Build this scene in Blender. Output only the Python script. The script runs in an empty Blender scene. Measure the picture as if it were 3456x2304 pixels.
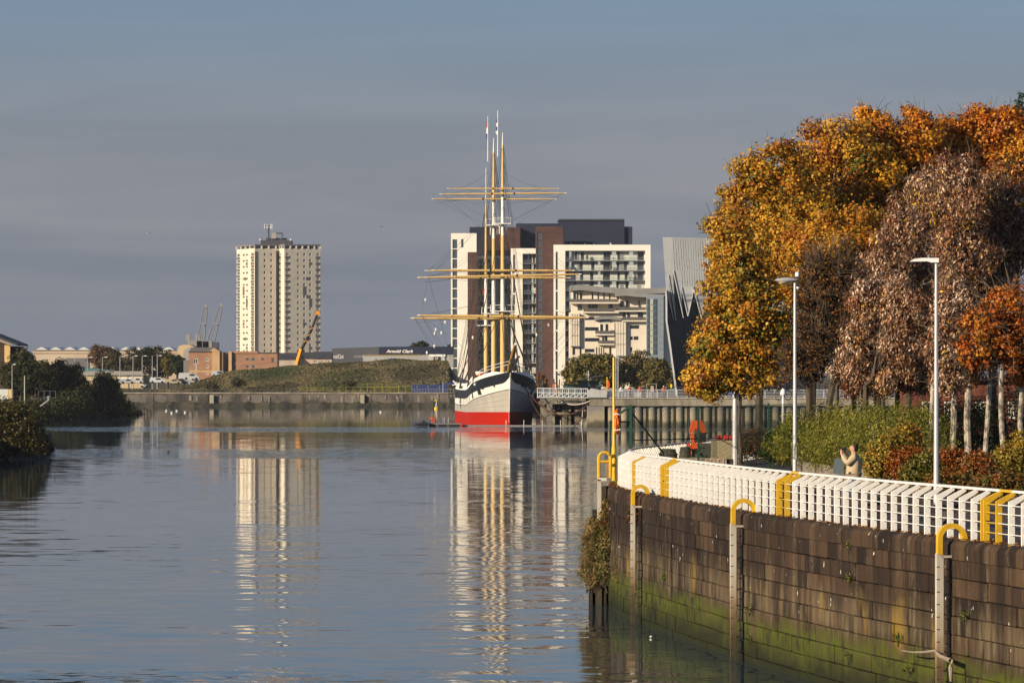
import bpy, bmesh, math, random
import numpy as np
from mathutils import Vector, Matrix, Euler

random.seed(7)
RNG = np.random.default_rng(11)
SC = bpy.context.scene
COL = SC.collection
R = math.radians

# ------------------------------------------------------------------ camera
F = 15000.0            # focal length in photograph pixels (width 3456)
EYE = 7.7              # eye height over the water
HOR = 1265.0           # row of the horizon
cam = bpy.data.cameras.new('camera')
camo = bpy.data.objects.new('camera', cam)
COL.objects.link(camo)
camo.location = (0, 0, EYE)
camo.rotation_euler = (R(90), 0, 0)
cam.sensor_width = 36
cam.lens = F / 3456 * 36
cam.shift_y = (HOR - 1152) / 3456
cam.clip_start = 1
cam.clip_end = 20000
SC.camera = camo

# ------------------------------------------------------------------ light
SUN_AZ, SUN_EL = R(52), R(19)          # left of and behind the camera, low autumn sun
HAZE = 0.000034
SDIR = Vector((-math.sin(SUN_AZ) * math.cos(SUN_EL), -math.cos(SUN_AZ) * math.cos(SUN_EL), math.sin(SUN_EL)))
sun = bpy.data.lights.new('sun', 'SUN')
sun.energy = 5.0
sun.angle = R(0.5)
sun.color = (1.0, 0.83, 0.60)
suno = bpy.data.objects.new('sun', sun)
COL.objects.link(suno)
suno.location = (-60, -60, 60)
suno.rotation_euler = SDIR.to_track_quat('Z', 'Y').to_euler()

world = bpy.data.worlds.new('World')
SC.world = world
world.use_nodes = True
nt = world.node_tree
nt.nodes.clear()
def N(t, **k):
    n = nt.nodes.new(t)
    for a, b in k.items(): setattr(n, a, b)
    return n
sky = N('ShaderNodeTexSky', sky_type='NISHITA')
sky.sun_disc = False
sky.sun_elevation = SUN_EL
sky.sun_rotation = R(180) + SUN_AZ
sky.dust_density = 1.5
sky.ozone_density = 2.0
tc = N('ShaderNodeTexCoord')
sep = N('ShaderNodeSeparateXYZ')
nt.links.new(tc.outputs['Generated'], sep.inputs[0])
def MR(src, a, b, c, d, smooth=True):
    m = N('ShaderNodeMapRange')
    m.interpolation_type = 'SMOOTHSTEP' if smooth else 'LINEAR'
    for i, v in enumerate((a, b, c, d)): m.inputs[i + 1].default_value = v
    nt.links.new(src, m.inputs[0])
    return m.outputs[0]
def MATH(op, a, b):
    m = N('ShaderNodeMath', operation=op)
    for i, v in enumerate((a, b)):
        if isinstance(v, (int, float)): m.inputs[i].default_value = v
        else: nt.links.new(v, m.inputs[i])
    return m.outputs[0]
def MIX(f, a, b):
    m = N('ShaderNodeMix', data_type='RGBA')
    for i, v in ((0, f), (6, a), (7, b)):
        if isinstance(v, (int, float)): m.inputs[i].default_value = v
        elif isinstance(v, tuple): m.inputs[i].default_value = (*v, 1)
        else: nt.links.new(v, m.inputs[i])
    return m.outputs[2]
# streaky high cloud veil: noise on the view direction, squeezed in elevation
mp = N('ShaderNodeMapping')
mp.inputs['Scale'].default_value = (9, 9, 90)
nt.links.new(tc.outputs['Generated'], mp.inputs[0])
nz = N('ShaderNodeTexNoise')
nz.inputs['Scale'].default_value = 1.0
nz.inputs['Detail'].default_value = 5
nz.inputs['Roughness'].default_value = 0.5
nz.inputs['Distortion'].default_value = 0.4
nt.links.new(mp.outputs[0], nz.inputs[0])
nwob = MATH('MULTIPLY', MATH('SUBTRACT', nz.outputs[0], 0.5), 0.016)
zel = MATH('ADD', sep.outputs['Z'], nwob)
hb = N('ShaderNodeMix', data_type='RGBA', blend_type='MULTIPLY')
hb.inputs[0].default_value = 1.0
nt.links.new(sky.outputs[0], hb.inputs[6])
hb.inputs[7].default_value = (0.064, 0.082, 0.112, 1)
clear = hb.outputs[2]
veil = MIX(MR(nz.outputs[0], 0.38, 0.66, 0, 1), (0.206, 0.227, 0.266), (0.252, 0.260, 0.292))
bank = MIX(MR(nz.outputs[0], 0.46, 0.74, 0, 1), (0.146, 0.174, 0.222), (0.188, 0.202, 0.240))
low = MIX(MR(zel, 0.016, 0.040, 0, 1), bank, veil)
blue = MIX(0.70, clear, (0.160, 0.236, 0.325))
allsky = MIX(MR(zel, 0.040, 0.095, 0, 0.92), low, blue)
allsky = MIX(MR(sep.outputs['Z'], 0.10, 0.75, 0, 1), allsky, clear)
bg = N('ShaderNodeBackground')
nt.links.new(allsky, bg.inputs[0])
bg.inputs[1].default_value = 0.80
wo = N('ShaderNodeOutputWorld')
nt.links.new(bg.outputs[0], wo.inputs[0])

vs = SC.view_settings
vs.view_transform = 'Standard'
vs.look = 'None'
vs.exposure = 0.42
vs.gamma = 1.0
vs.use_curve_mapping = False
SC.cycles.max_bounces = 4
SC.cycles.diffuse_bounces = 2
SC.cycles.glossy_bounces = 3
SC.cycles.transparent_max_bounces = 12
SC.cycles.volume_bounces = 0
SC.cycles.caustics_reflective = False
SC.cycles.caustics_refractive = False
SC.cycles.sample_clamp_indirect = 4
SC.cycles.use_adaptive_sampling = True
SC.cycles.adaptive_threshold = 0.025

# ------------------------------------------------------------------ coordinates
def PX(px, D): return (px - 1728.0) * D / F
def PZ(py, D): return EYE - (py - HOR) * D / F
def PT(px, py, D): return Vector((PX(px, D), D, PZ(py, D)))

# ------------------------------------------------------------------ materials
MATS = {}
def mat(name, c, rough=0.8, c2=None, scale=4.0, stretch=(1, 1, 1), amt=1.0, metal=0.0, spec=0.3, bump=0.0, bscale=None,
        lo=0.40, hi=0.62, detail=4, coords='Object'):
    if name in MATS: return MATS[name]
    m = bpy.data.materials.new(name)
    m.use_nodes = True
    t = m.node_tree
    b = t.nodes['Principled BSDF']
    b.inputs['Base Color'].default_value = (*c, 1)
    b.inputs['Roughness'].default_value = rough
    b.inputs['Metallic'].default_value = metal
    b.inputs['Specular IOR Level'].default_value = spec
    if c2 is not None or bump:
        if coords == 'World':
            g = t.nodes.new('ShaderNodeNewGeometry'); src = g.outputs['Position']
        else:
            g = t.nodes.new('ShaderNodeTexCoord'); src = g.outputs['Object']
        mpp = t.nodes.new('ShaderNodeMapping')
        mpp.inputs['Scale'].default_value = stretch
        t.links.new(src, mpp.inputs[0])
        n = t.nodes.new('ShaderNodeTexNoise')
        n.inputs['Scale'].default_value = scale
        n.inputs['Detail'].default_value = detail
        n.inputs['Roughness'].default_value = 0.6
        t.links.new(mpp.outputs[0], n.inputs[0])
        if c2 is not None:
            r = t.nodes.new('ShaderNodeMapRange')
            for i, v in enumerate((lo, hi, 0, amt)): r.inputs[i + 1].default_value = v
            t.links.new(n.outputs[0], r.inputs[0])
            x = t.nodes.new('ShaderNodeMix'); x.data_type = 'RGBA'
            x.inputs[6].default_value = (*c, 1); x.inputs[7].default_value = (*c2, 1)
            t.links.new(r.outputs[0], x.inputs[0])
            t.links.new(x.outputs[2], b.inputs['Base Color'])
        if bump:
            bn = t.nodes.new('ShaderNodeBump')
            bn.inputs['Strength'].default_value = 0.6
            bn.inputs['Distance'].default_value = bump
            if bscale:
                n2 = t.nodes.new('ShaderNodeTexNoise')
                n2.inputs['Scale'].default_value = bscale
                n2.inputs['Detail'].default_value = 4
                t.links.new(mpp.outputs[0], n2.inputs[0])
                t.links.new(n2.outputs[0], bn.inputs['Height'])
            else:
                t.links.new(n.outputs[0], bn.inputs['Height'])
            t.links.new(bn.outputs[0], b.inputs['Normal'])
    MATS[name] = m
    return m

def leafmat(name, rough=0.55, trans=0.35, spec=0.25):
    if name in MATS: return MATS[name]
    m = bpy.data.materials.new(name)
    m.use_nodes = True
    t = m.node_tree
    b = t.nodes['Principled BSDF']
    a = t.nodes.new('ShaderNodeAttribute'); a.attribute_name = 'col'
    t.links.new(a.outputs['Color'], b.inputs['Base Color'])
    b.inputs['Roughness'].default_value = rough
    b.inputs['Specular IOR Level'].default_value = spec
    tr = t.nodes.new('ShaderNodeBsdfTranslucent')
    t.links.new(a.outputs['Color'], tr.inputs[0])
    mx = t.nodes.new('ShaderNodeMixShader')
    mx.inputs[0].default_value = trans
    t.links.new(b.outputs[0], mx.inputs[1]); t.links.new(tr.outputs[0], mx.inputs[2])
    t.links.new(mx.outputs[0], t.nodes['Material Output'].inputs[0])
    MATS[name] = m
    return m

def glassmat(name, tint=(0.55, 0.65, 0.68), fac=0.55):
    if name in MATS: return MATS[name]
    m = bpy.data.materials.new(name)
    m.use_nodes = True
    t = m.node_tree
    b = t.nodes['Principled BSDF']
    b.inputs['Base Color'].default_value = (*[x * 0.4 for x in tint], 1)
    b.inputs['Roughness'].default_value = 0.12
    b.inputs['Specular IOR Level'].default_value = 0.6
    tr = t.nodes.new('ShaderNodeBsdfTransparent')
    tr.inputs[0].default_value = (*tint, 1)
    mx = t.nodes.new('ShaderNodeMixShader')
    mx.inputs[0].default_value = fac
    t.links.new(b.outputs[0], mx.inputs[1]); t.links.new(tr.outputs[0], mx.inputs[2])
    t.links.new(mx.outputs[0], t.nodes['Material Output'].inputs[0])
    MATS[name] = m
    return m

# ------------------------------------------------------------------ mesh helpers
ORG = {}
def origin(o):
    return ORG.get(o.name, Vector((0, 0, 0))) if o else Vector((0, 0, 0))

class MB:
    def __init__(s): s.v = []; s.f = []
    def add(s, verts, faces):
        n = len(s.v)
        s.v += [tuple(x) for x in verts]
        s.f += [tuple(i + n for i in f) for f in faces]
        return s
    def quad(s, a, b, c, d): return s.add([a, b, c, d], [(0, 1, 2, 3)])
    def poly(s, pts): return s.add(pts, [tuple(range(len(pts)))])
    def box(s, c, size, rz=0.0, M=None):
        hx, hy, hz = size[0] / 2, size[1] / 2, size[2] / 2
        vs = [Vector((x, y, z)) for x in (-hx, hx) for y in (-hy, hy) for z in (-hz, hz)]
        m = M if M is not None else Matrix.Rotation(rz, 3, 'Z')
        c = Vector(c)
        return s.add([m @ v + c for v in vs], [(0, 1, 3, 2), (4, 6, 7, 5), (0, 4, 5, 1), (2, 3, 7, 6), (0, 2, 6, 4), (1, 5, 7, 3)])
    def bx(s, x0, x1, y0, y1, z0, z1):
        return s.box(((x0 + x1) / 2, (y0 + y1) / 2, (z0 + z1) / 2), (abs(x1 - x0), abs(y1 - y0), abs(z1 - z0)))
    def tube(s, pts, r, n=6, cap=True):
        pts = [Vector(p) for p in pts]
        rs = r if isinstance(r, (list, tuple)) else [r] * len(pts)
        rings = []
        base = len(s.v)
        for i, p in enumerate(pts):
            d = (pts[min(i + 1, len(pts) - 1)] - pts[max(i - 1, 0)])
            if d.length < 1e-9: d = Vector((0, 0, 1))
            d.normalize()
            a = Vector((0, 0, 1)) if abs(d.z) < 0.9 else Vector((0, 1, 0))
            u = d.cross(a).normalized(); w = d.cross(u).normalized()
            for k in range(n):
                t = 2 * math.pi * k / n
                s.v.append(tuple(p + (u * math.cos(t) + w * math.sin(t)) * rs[i]))
        for i in range(len(pts) - 1):
            for k in range(n):
                a = base + i * n + k; b = base + i * n + (k + 1) % n
                s.f.append((a, b, b + n, a + n))
        if cap:
            s.f.append(tuple(base + k for k in range(n))[::-1])
            s.f.append(tuple(base + (len(pts) - 1) * n + k for k in range(n)))
        return s
    def lathe(s, c, prof, n=12):
        c = Vector(c); base = len(s.v)
        for (r, z) in prof:
            for k in range(n):
                t = 2 * math.pi * k / n
                s.v.append((c.x + r * math.cos(t), c.y + r * math.sin(t), c.z + z))
        for i in range(len(prof) - 1):
            for k in range(n):
                a = base + i * n + k; b = base + i * n + (k + 1) % n
                s.f.append((a, b, b + n, a + n))
        s.f.append(tuple(base + k for k in range(n))[::-1])
        s.f.append(tuple(base + (len(prof) - 1) * n + k for k in range(n)))
        return s
    def prism(s, pts, off):
        """polygon pts (3d) extruded by vector off"""
        off = Vector(off); n = len(pts)
        a = [Vector(p) for p in pts]; b = [p + off for p in a]
        return s.add(a + b, [tuple(range(n))[::-1], tuple(range(n, 2 * n))] + [(i, (i + 1) % n, (i + 1) % n + n, i + n) for i in range(n)])
    def mesh(s, name, m, org=Vector((0, 0, 0)), smooth=False):
        me = bpy.data.meshes.new(name)
        me.from_pydata([(x - org.x, y - org.y, z - org.z) for x, y, z in s.v], [], s.f)
        bm = bmesh.new(); bm.from_mesh(me)
        bmesh.ops.recalc_face_normals(bm, faces=bm.faces)
        bm.to_mesh(me); bm.free()
        if smooth:
            me.polygons.foreach_set('use_smooth', [True] * len(me.polygons))
            try: me.set_sharp_from_angle(angle=R(40))
            except Exception: pass
        if m: me.materials.append(m)
        return me
    def build(s, name, m, parent=None, smooth=False, label=None):
        org = origin(parent)
        me = s.mesh(name, m, org, smooth)
        o = bpy.data.objects.new(name, me)
        COL.objects.link(o)
        if parent: o.parent = parent
        ORG[o.name] = org
        if label: o['label'] = label
        return o

def tag(o, label, cat, group=None):
    o['label'] = label; o['category'] = cat
    if group: o['group'] = group
    return o
def thing(name, label, cat, loc=(0, 0, 0), group=None):
    o = bpy.data.objects.new(name, None)
    o.empty_display_size = 0.5
    COL.objects.link(o)
    o.location = loc
    ORG[o.name] = Vector(loc)
    return tag(o, label, cat, group)
def struct(o, kind='structure'):
    o['kind'] = kind
    return o
def piece(name, me, parent, loc, rz=0.0, scale=(1, 1, 1), rot=None):
    """a part that shares mesh data; loc is in world space"""
    o = bpy.data.objects.new(name, me)
    COL.objects.link(o)
    if parent: o.parent = parent
    o.location = Vector(loc) - origin(parent)
    o.rotation_euler = rot if rot else (0, 0, rz)
    o.scale = scale
    ORG[o.name] = Vector(loc)
    return o
def dup(root, loc, rz=0.0, label=None, group=None, scale=None):
    r = root.copy(); COL.objects.link(r)
    r.location = loc; r.rotation_euler = (0, 0, rz)
    if scale: r.scale = (scale,) * 3
    if label: r['label'] = label
    if group: r['group'] = group
    for ch in list(root.children):
        c = ch.copy(); COL.objects.link(c); c.parent = r
        for g in list(ch.children):
            d = g.copy(); COL.objects.link(d); d.parent = c
    return r

def text_mesh(name, body, size, m, loc, parent=None, shear=0.0, offset=0.0, extrude=0.02, align='CENTER', rot=(R(90), 0, 0), sx=1.0):
    cu = bpy.data.curves.new(name, 'FONT')
    cu.body = body; cu.size = size; cu.shear = shear; cu.offset = offset; cu.extrude = extrude
    cu.align_x = align; cu.align_y = 'CENTER'
    cu.resolution_u = 3
    to = bpy.data.objects.new(name + '_tmp', cu)
    COL.objects.link(to)
    bpy.context.view_layer.update()
    me = bpy.data.meshes.new_from_object(to.evaluated_get(bpy.context.evaluated_depsgraph_get()))
    bpy.data.objects.remove(to); bpy.data.curves.remove(cu)
    me.materials.clear(); me.materials.append(m)
    o = bpy.data.objects.new(name, me)
    COL.objects.link(o)
    if parent: o.parent = parent
    o.location = Vector(loc) - origin(parent)
    o.rotation_euler = rot
    o.scale = (sx, 1, 1)
    return o

def chamfer_box(name, sx, sy, sz, b, m):
    bm = bmesh.new()
    bmesh.ops.create_cube(bm, size=1)
    for v in bm.verts: v.co = Vector((v.co.x * sx, v.co.y * sy, v.co.z * sz))
    if b: bmesh.ops.bevel(bm, geom=bm.edges[:], offset=b, segments=1, affect='EDGES')
    me = bpy.data.meshes.new(name); bm.to_mesh(me); bm.free()
    me.materials.append(m)
    return me

def facade(P, u, Wd, Ht, rects, m, parent, name='wall', depth=0.25):
    """wall sheet from P along horizontal unit u, width Wd, height Ht, real openings with reveals"""
    P = Vector(P); u = Vector(u).normalized()
    n = Vector((u.y, -u.x, 0))          # outward: to the camera when u runs to the right
    xs = sorted({0.0, Wd, *[min(max(a, 0), Wd) for r in rects for a in (r[0], r[1])]})
    zs = sorted({0.0, Ht, *[min(max(a, 0), Ht) for r in rects for a in (r[2], r[3])]})
    mb = MB()
    def q(x, z, d=0.0): return P + u * x + Vector((0, 0, z)) - n * d
    for i in range(len(xs) - 1):
        j = 0
        while j < len(zs) - 1:
            cx, cz = (xs[i] + xs[i + 1]) / 2, (zs[j] + zs[j + 1]) / 2
            if any(r[0] < cx < r[1] and r[2] < cz < r[3] for r in rects): j += 1; continue
            mb.quad(q(xs[i], zs[j]), q(xs[i + 1], zs[j]), q(xs[i + 1], zs[j + 1]), q(xs[i], zs[j + 1]))
            j += 1
    for (a, b, c, d) in [r[:4] for r in rects]:
        mb.quad(q(a, c), q(a, d), q(a, d, depth), q(a, c, depth))
        mb.quad(q(b, c), q(b, d), q(b, d, depth), q(b, c, depth))
        mb.quad(q(a, c), q(b, c), q(b, c, depth), q(a, c, depth))
        mb.quad(q(a, d), q(b, d), q(b, d, depth), q(a, d, depth))
    return mb.build(name, m, parent)

WMESH = {}
def window_meshes(w, h, gm, fm, mull=1, fw=0.07):
    key = (round(w, 2), round(h, 2), gm.name, fm.name if fm else '', mull)
    if key not in WMESH:
        g = MB().box((0, 0, 0), (w, 0.04, h)).mesh('window', gm)
        f = None
        if fm:
            mb = MB()
            mb.box((-w / 2 + fw / 2, -0.05, 0), (fw, 0.06, h)); mb.box((w / 2 - fw / 2, -0.05, 0), (fw, 0.06, h))
            mb.box((0, -0.05, -h / 2 + fw / 2), (w - 2 * fw, 0.06, fw)); mb.box((0, -0.05, h / 2 - fw / 2), (w - 2 * fw, 0.06, fw))
            for k in range(mull): mb.box((-w / 2 + w * (k + 1) / (mull + 1), -0.05, 0), (fw, 0.05, h - 2 * fw))
            f = mb.mesh('frame', fm)
        WMESH[key] = (g, f)
    return WMESH[key]
def window_at(P, u, x, z, w, h, gm, fm, parent, depth=0.2, mull=1, fw=0.07):
    u = Vector(u).normalized(); n = Vector((u.y, -u.x, 0))
    g, f = window_meshes(w, h, gm, fm, mull, fw)
    rz = math.atan2(u.y, u.x)
    loc = Vector(P) + u * x + Vector((0, 0, z)) - n * depth
    o = piece('window', g, parent, loc, rz)
    if f:
        c = bpy.data.objects.new('frame', f); COL.objects.link(c); c.parent = o
    return o

# ------------------------------------------------------------------ foliage
def leaf_object(name, C, Nrm, size, aspect, cols, m, parent=None, jitter=0.35, align=None, alignw=0.0):
    n = len(C)
    C = np.asarray(C, float)
    nr = Nrm + RNG.normal(0, 0.6, (n, 3)); nr /= np.linalg.norm(nr, axis=1)[:, None] + 1e-9
    t = RNG.normal(0, 1, (n, 3))
    if align is not None: t = t * (1 - alignw) + np.asarray(align) * alignw * 1.7
    u = np.cross(nr, t); 
    if align is not None: u = t - nr * (np.sum(t * nr, axis=1)[:, None])
    u /= np.linalg.norm(u, axis=1)[:, None] + 1e-9
    v = np.cross(nr, u)
    L = size * (1 + RNG.uniform(-jitter, jitter, n))[:, None]
    Wd = L * aspect
    fold = nr * L * 0.12
    V = np.empty((n, 4, 3))
    V[:, 0] = C - u * L * 0.5
    V[:, 1] = C + v * Wd * 0.5 - u * L * 0.08 + fold
    V[:, 2] = C + u * L * 0.5
    V[:, 3] = C - v * Wd * 0.5 - u * L * 0.08 + fold
    org = origin(parent)
    V = V.reshape(-1, 3) - np.array(org)
    me = bpy.data.meshes.new(name)
    me.vertices.add(4 * n); me.loops.add(4 * n); me.polygons.add(n)
    me.vertices.foreach_set('co', V.ravel())
    me.loops.foreach_set('vertex_index', np.arange(4 * n, dtype=np.int32))
    me.polygons.foreach_set('loop_start', np.arange(0, 4 * n, 4, dtype=np.int32))
    me.polygons.foreach_set('loop_total', np.full(n, 4, dtype=np.int32))
    me.update()
    at = me.attributes.new('col', 'FLOAT_COLOR', 'FACE')
    cc = np.ones((n, 4)); cc[:, :3] = np.clip(cols, 0, 1)
    at.data.foreach_set('color', cc.ravel())
    me.materials.append(m)
    o = bpy.data.objects.new(name, me); COL.objects.link(o)
    if parent: o.parent = parent
    ORG[o.name] = org
    return o

def pal_cols(pal, w, nclump, per, jit=0.25):
    pal = np.array(pal); w = np.array(w, float); w /= w.sum()
    ci = RNG.choice(len(pal), nclump, p=w)
    base = np.repeat(pal[ci], per, axis=0)
    swap = RNG.random(len(base)) < 0.25
    base[swap] = pal[RNG.choice(len(pal), swap.sum(), p=w)]
    tone = np.repeat(RNG.uniform(.72, 1.25, (nclump, 1)), per, axis=0)
    return base * tone * (1 + RNG.uniform(-jit, jit, (len(base), 1)))

def crown_points(lobes, nclump, rin=0.5):
    """lobes: (x,y,z,rx,ry,rz). clump centres spread through the lobes, more near the outside"""
    lob = np.array(lobes, float)
    vol = lob[:, 3] * lob[:, 4] * lob[:, 5]; vol = vol ** 0.75; vol /= vol.sum()
    li = RNG.choice(len(lob), nclump, p=vol)
    d = RNG.normal(0, 1, (nclump, 3)); d /= np.linalg.norm(d, axis=1)[:, None]
    r = rin + (1 - rin) * np.sqrt(RNG.random(nclump)); r *= RNG.uniform(0.86, 1.10, nclump)
    P = lob[li, :3] + d * lob[li, 3:] * r[:, None]
    return P, d

def tree(name, label, base, lobes, pal, w, nclump, per, spread, size, aspect, lm, barkm, trunk_r=0.18, cat='tree', group=None,
         twigs=60, twig_r=0.02, up=0.0, rin=0.5, align=None, alignw=0.0, nrm_out=0.9, forks=None, jit=0.25, sprays=0, bough=(.24, .46), flat=.75, twigm=None):
    base = Vector(base)
    t = thing(name, label, cat, base, group)
    # boughs: separate leafy masses set through the lobes, each lit as a body of its own, with gaps between
    nb = max(10, int(nclump / 4.2))
    P, d = crown_points(lobes, nb, rin)
    lr = sum((l[3] + l[5]) / 2 for l in lobes) / len(lobes)
    rb = lr * RNG.uniform(bough[0], bough[1], nb)
    n_all = nclump * per
    w_ = rb ** 2.2; bi = RNG.choice(nb, n_all, p=w_ / w_.sum())
    dd = RNG.normal(0, 1, (n_all, 3)); dd /= np.linalg.norm(dd, axis=1)[:, None]
    rr = RNG.random(n_all) ** .45 * (1 + .25 * (RNG.random(n_all) < .10) * RNG.random(n_all) * 2)
    C = P[bi] + dd * (rb[bi] * rr)[:, None] * np.array([1.0, 1.0, flat])
    nr = dd * nrm_out * 1.1 + d[bi] * .35 + np.array([0, 0, up + .1])
    pal_ = np.array(pal); pw_ = np.array(w, float) / sum(w)
    ci = RNG.choice(len(pal_), nb, p=pw_)[bi]
    sw = RNG.random(n_all) < .4
    ci[sw] = RNG.choice(len(pal_), sw.sum(), p=pw_)
    fill = RNG.random(n_all) < .28         # loose infill between the boughs
    Pf, df = crown_points(lobes, int(fill.sum()), .25)
    C[fill] = Pf; nr[fill] = df * .9 + np.array([0, 0, .1])
    cols = pal_[ci] * (RNG.uniform(.78, 1.2, nb)[bi] * (1 + RNG.uniform(-jit, jit, n_all)))[:, None]
    leaf_object('crown', C, nr, size, aspect, cols, lm, t, align=align, alignw=alignw, jitter=.5)
    nclump = nb
    mb = MB()
    cz = sum(l[2] for l in lobes) / len(lobes); cx = sum(l[0] for l in lobes) / len(lobes); cy = sum(l[1] for l in lobes) / len(lobes)
    zlow = min(l[2] - l[5] for l in lobes)
    fork = Vector((base.x + (cx - base.x) * 0.15, base.y + (cy - base.y) * 0.15, max(base.z + 0.8, zlow + 0.3)))
    top = Vector((cx, cy, cz))
    mid = fork.lerp(top, 0.5) + Vector((random.uniform(-.2, .2), random.uniform(-.2, .2), 0))
    mb.tube([base - Vector((0, 0, 0.3)), base + Vector((0, 0, 0.3)), base.lerp(fork, 0.5) + Vector((random.uniform(-.14, .14), 0, 0)), fork + Vector((random.uniform(-.1, .1), 0, 0)), mid, top],
            [trunk_r * 1.35, trunk_r * 1.05, trunk_r * 0.92, trunk_r * 0.8, trunk_r * 0.5, trunk_r * 0.2], 8)
    mb.build('trunk', barkm, t, smooth=True)
    br = MB()
    for l in lobes:
        c = Vector(l[:3]); s = fork.lerp(mid, random.random())
        br.tube([s, s.lerp(c, 0.5) + Vector((0, 0, 0.25)), c], [trunk_r * 0.4, trunk_r * 0.28, trunk_r * 0.12], 5)
    for k in range(twigs):
        p = Vector(P[k % nclump]); l = lobes[random.randrange(len(lobes))]
        s = fork.lerp(top, random.random())
        if s.z > p.z - .3: s = Vector((s.x, s.y, max(fork.z, p.z - .6)))
        e = s.lerp(p, 0.55) + Vector((random.uniform(-.25, .25), random.uniform(-.25, .25), 0.15))
        br.tube([s, e, p], [twig_r * 1.8, twig_r * 1.2, twig_r * 0.6], 3, cap=False)
    for k in range(sprays):       # fine twig sprays at the clumps
        p = Vector(P[k % nclump]); dd = Vector(d[k % nclump]) * .8 + Vector((random.gauss(0, .5), random.gauss(0, .5), random.gauss(.35, .4)))
        q = p + dd.normalized() * random.uniform(.4, 1.0)
        br.tube([p - dd.normalized() * .3, p.lerp(q, .5) + Vector((random.uniform(-.06, .06), 0, .04)), q], [twig_r, twig_r * .7, twig_r * .35], 3, cap=False)
    br.build('branches', twigm or barkm, t)
    return t

def bush(name, label, lobes, pal, w, nclump, per, spread, size, aspect, lm, base, cat='bush', group=None, align=None, alignw=0.0, rin=0.55, nrm_out=0.9, jit=0.28, stems=14, barkm=None):
    t = thing(name, label, cat, base, group)
    P, d = crown_points(lobes, nclump, rin)
    P[:, 2] = np.maximum(P[:, 2], base[2] - 0.2)
    C = np.repeat(P, per, axis=0) + RNG.normal(0, 1, (nclump * per, 3)) * np.asarray(spread)
    nr = np.repeat(d, per, axis=0) * nrm_out
    leaf_object('foliage', C, nr, size, aspect, pal_cols(pal, w, nclump, per, jit), lm, t, align=align, alignw=alignw)
    br = MB()
    for k in range(stems):
        l = lobes[k % len(lobes)]
        s = Vector((l[0] + random.uniform(-.3, .3) * l[3], l[1], base[2] - 0.1)); p = Vector(P[k])
        br.tube([s, s.lerp(p, .6) + Vector((0, 0, .1)), p], [0.03 * l[5] ** 0.5, 0.02 * l[5] ** 0.5, 0.008], 4, cap=False)
    br.build('stems', barkm or mat('bark_dark', (0.06, 0.045, 0.03), 0.9), t)
    return t
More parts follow.
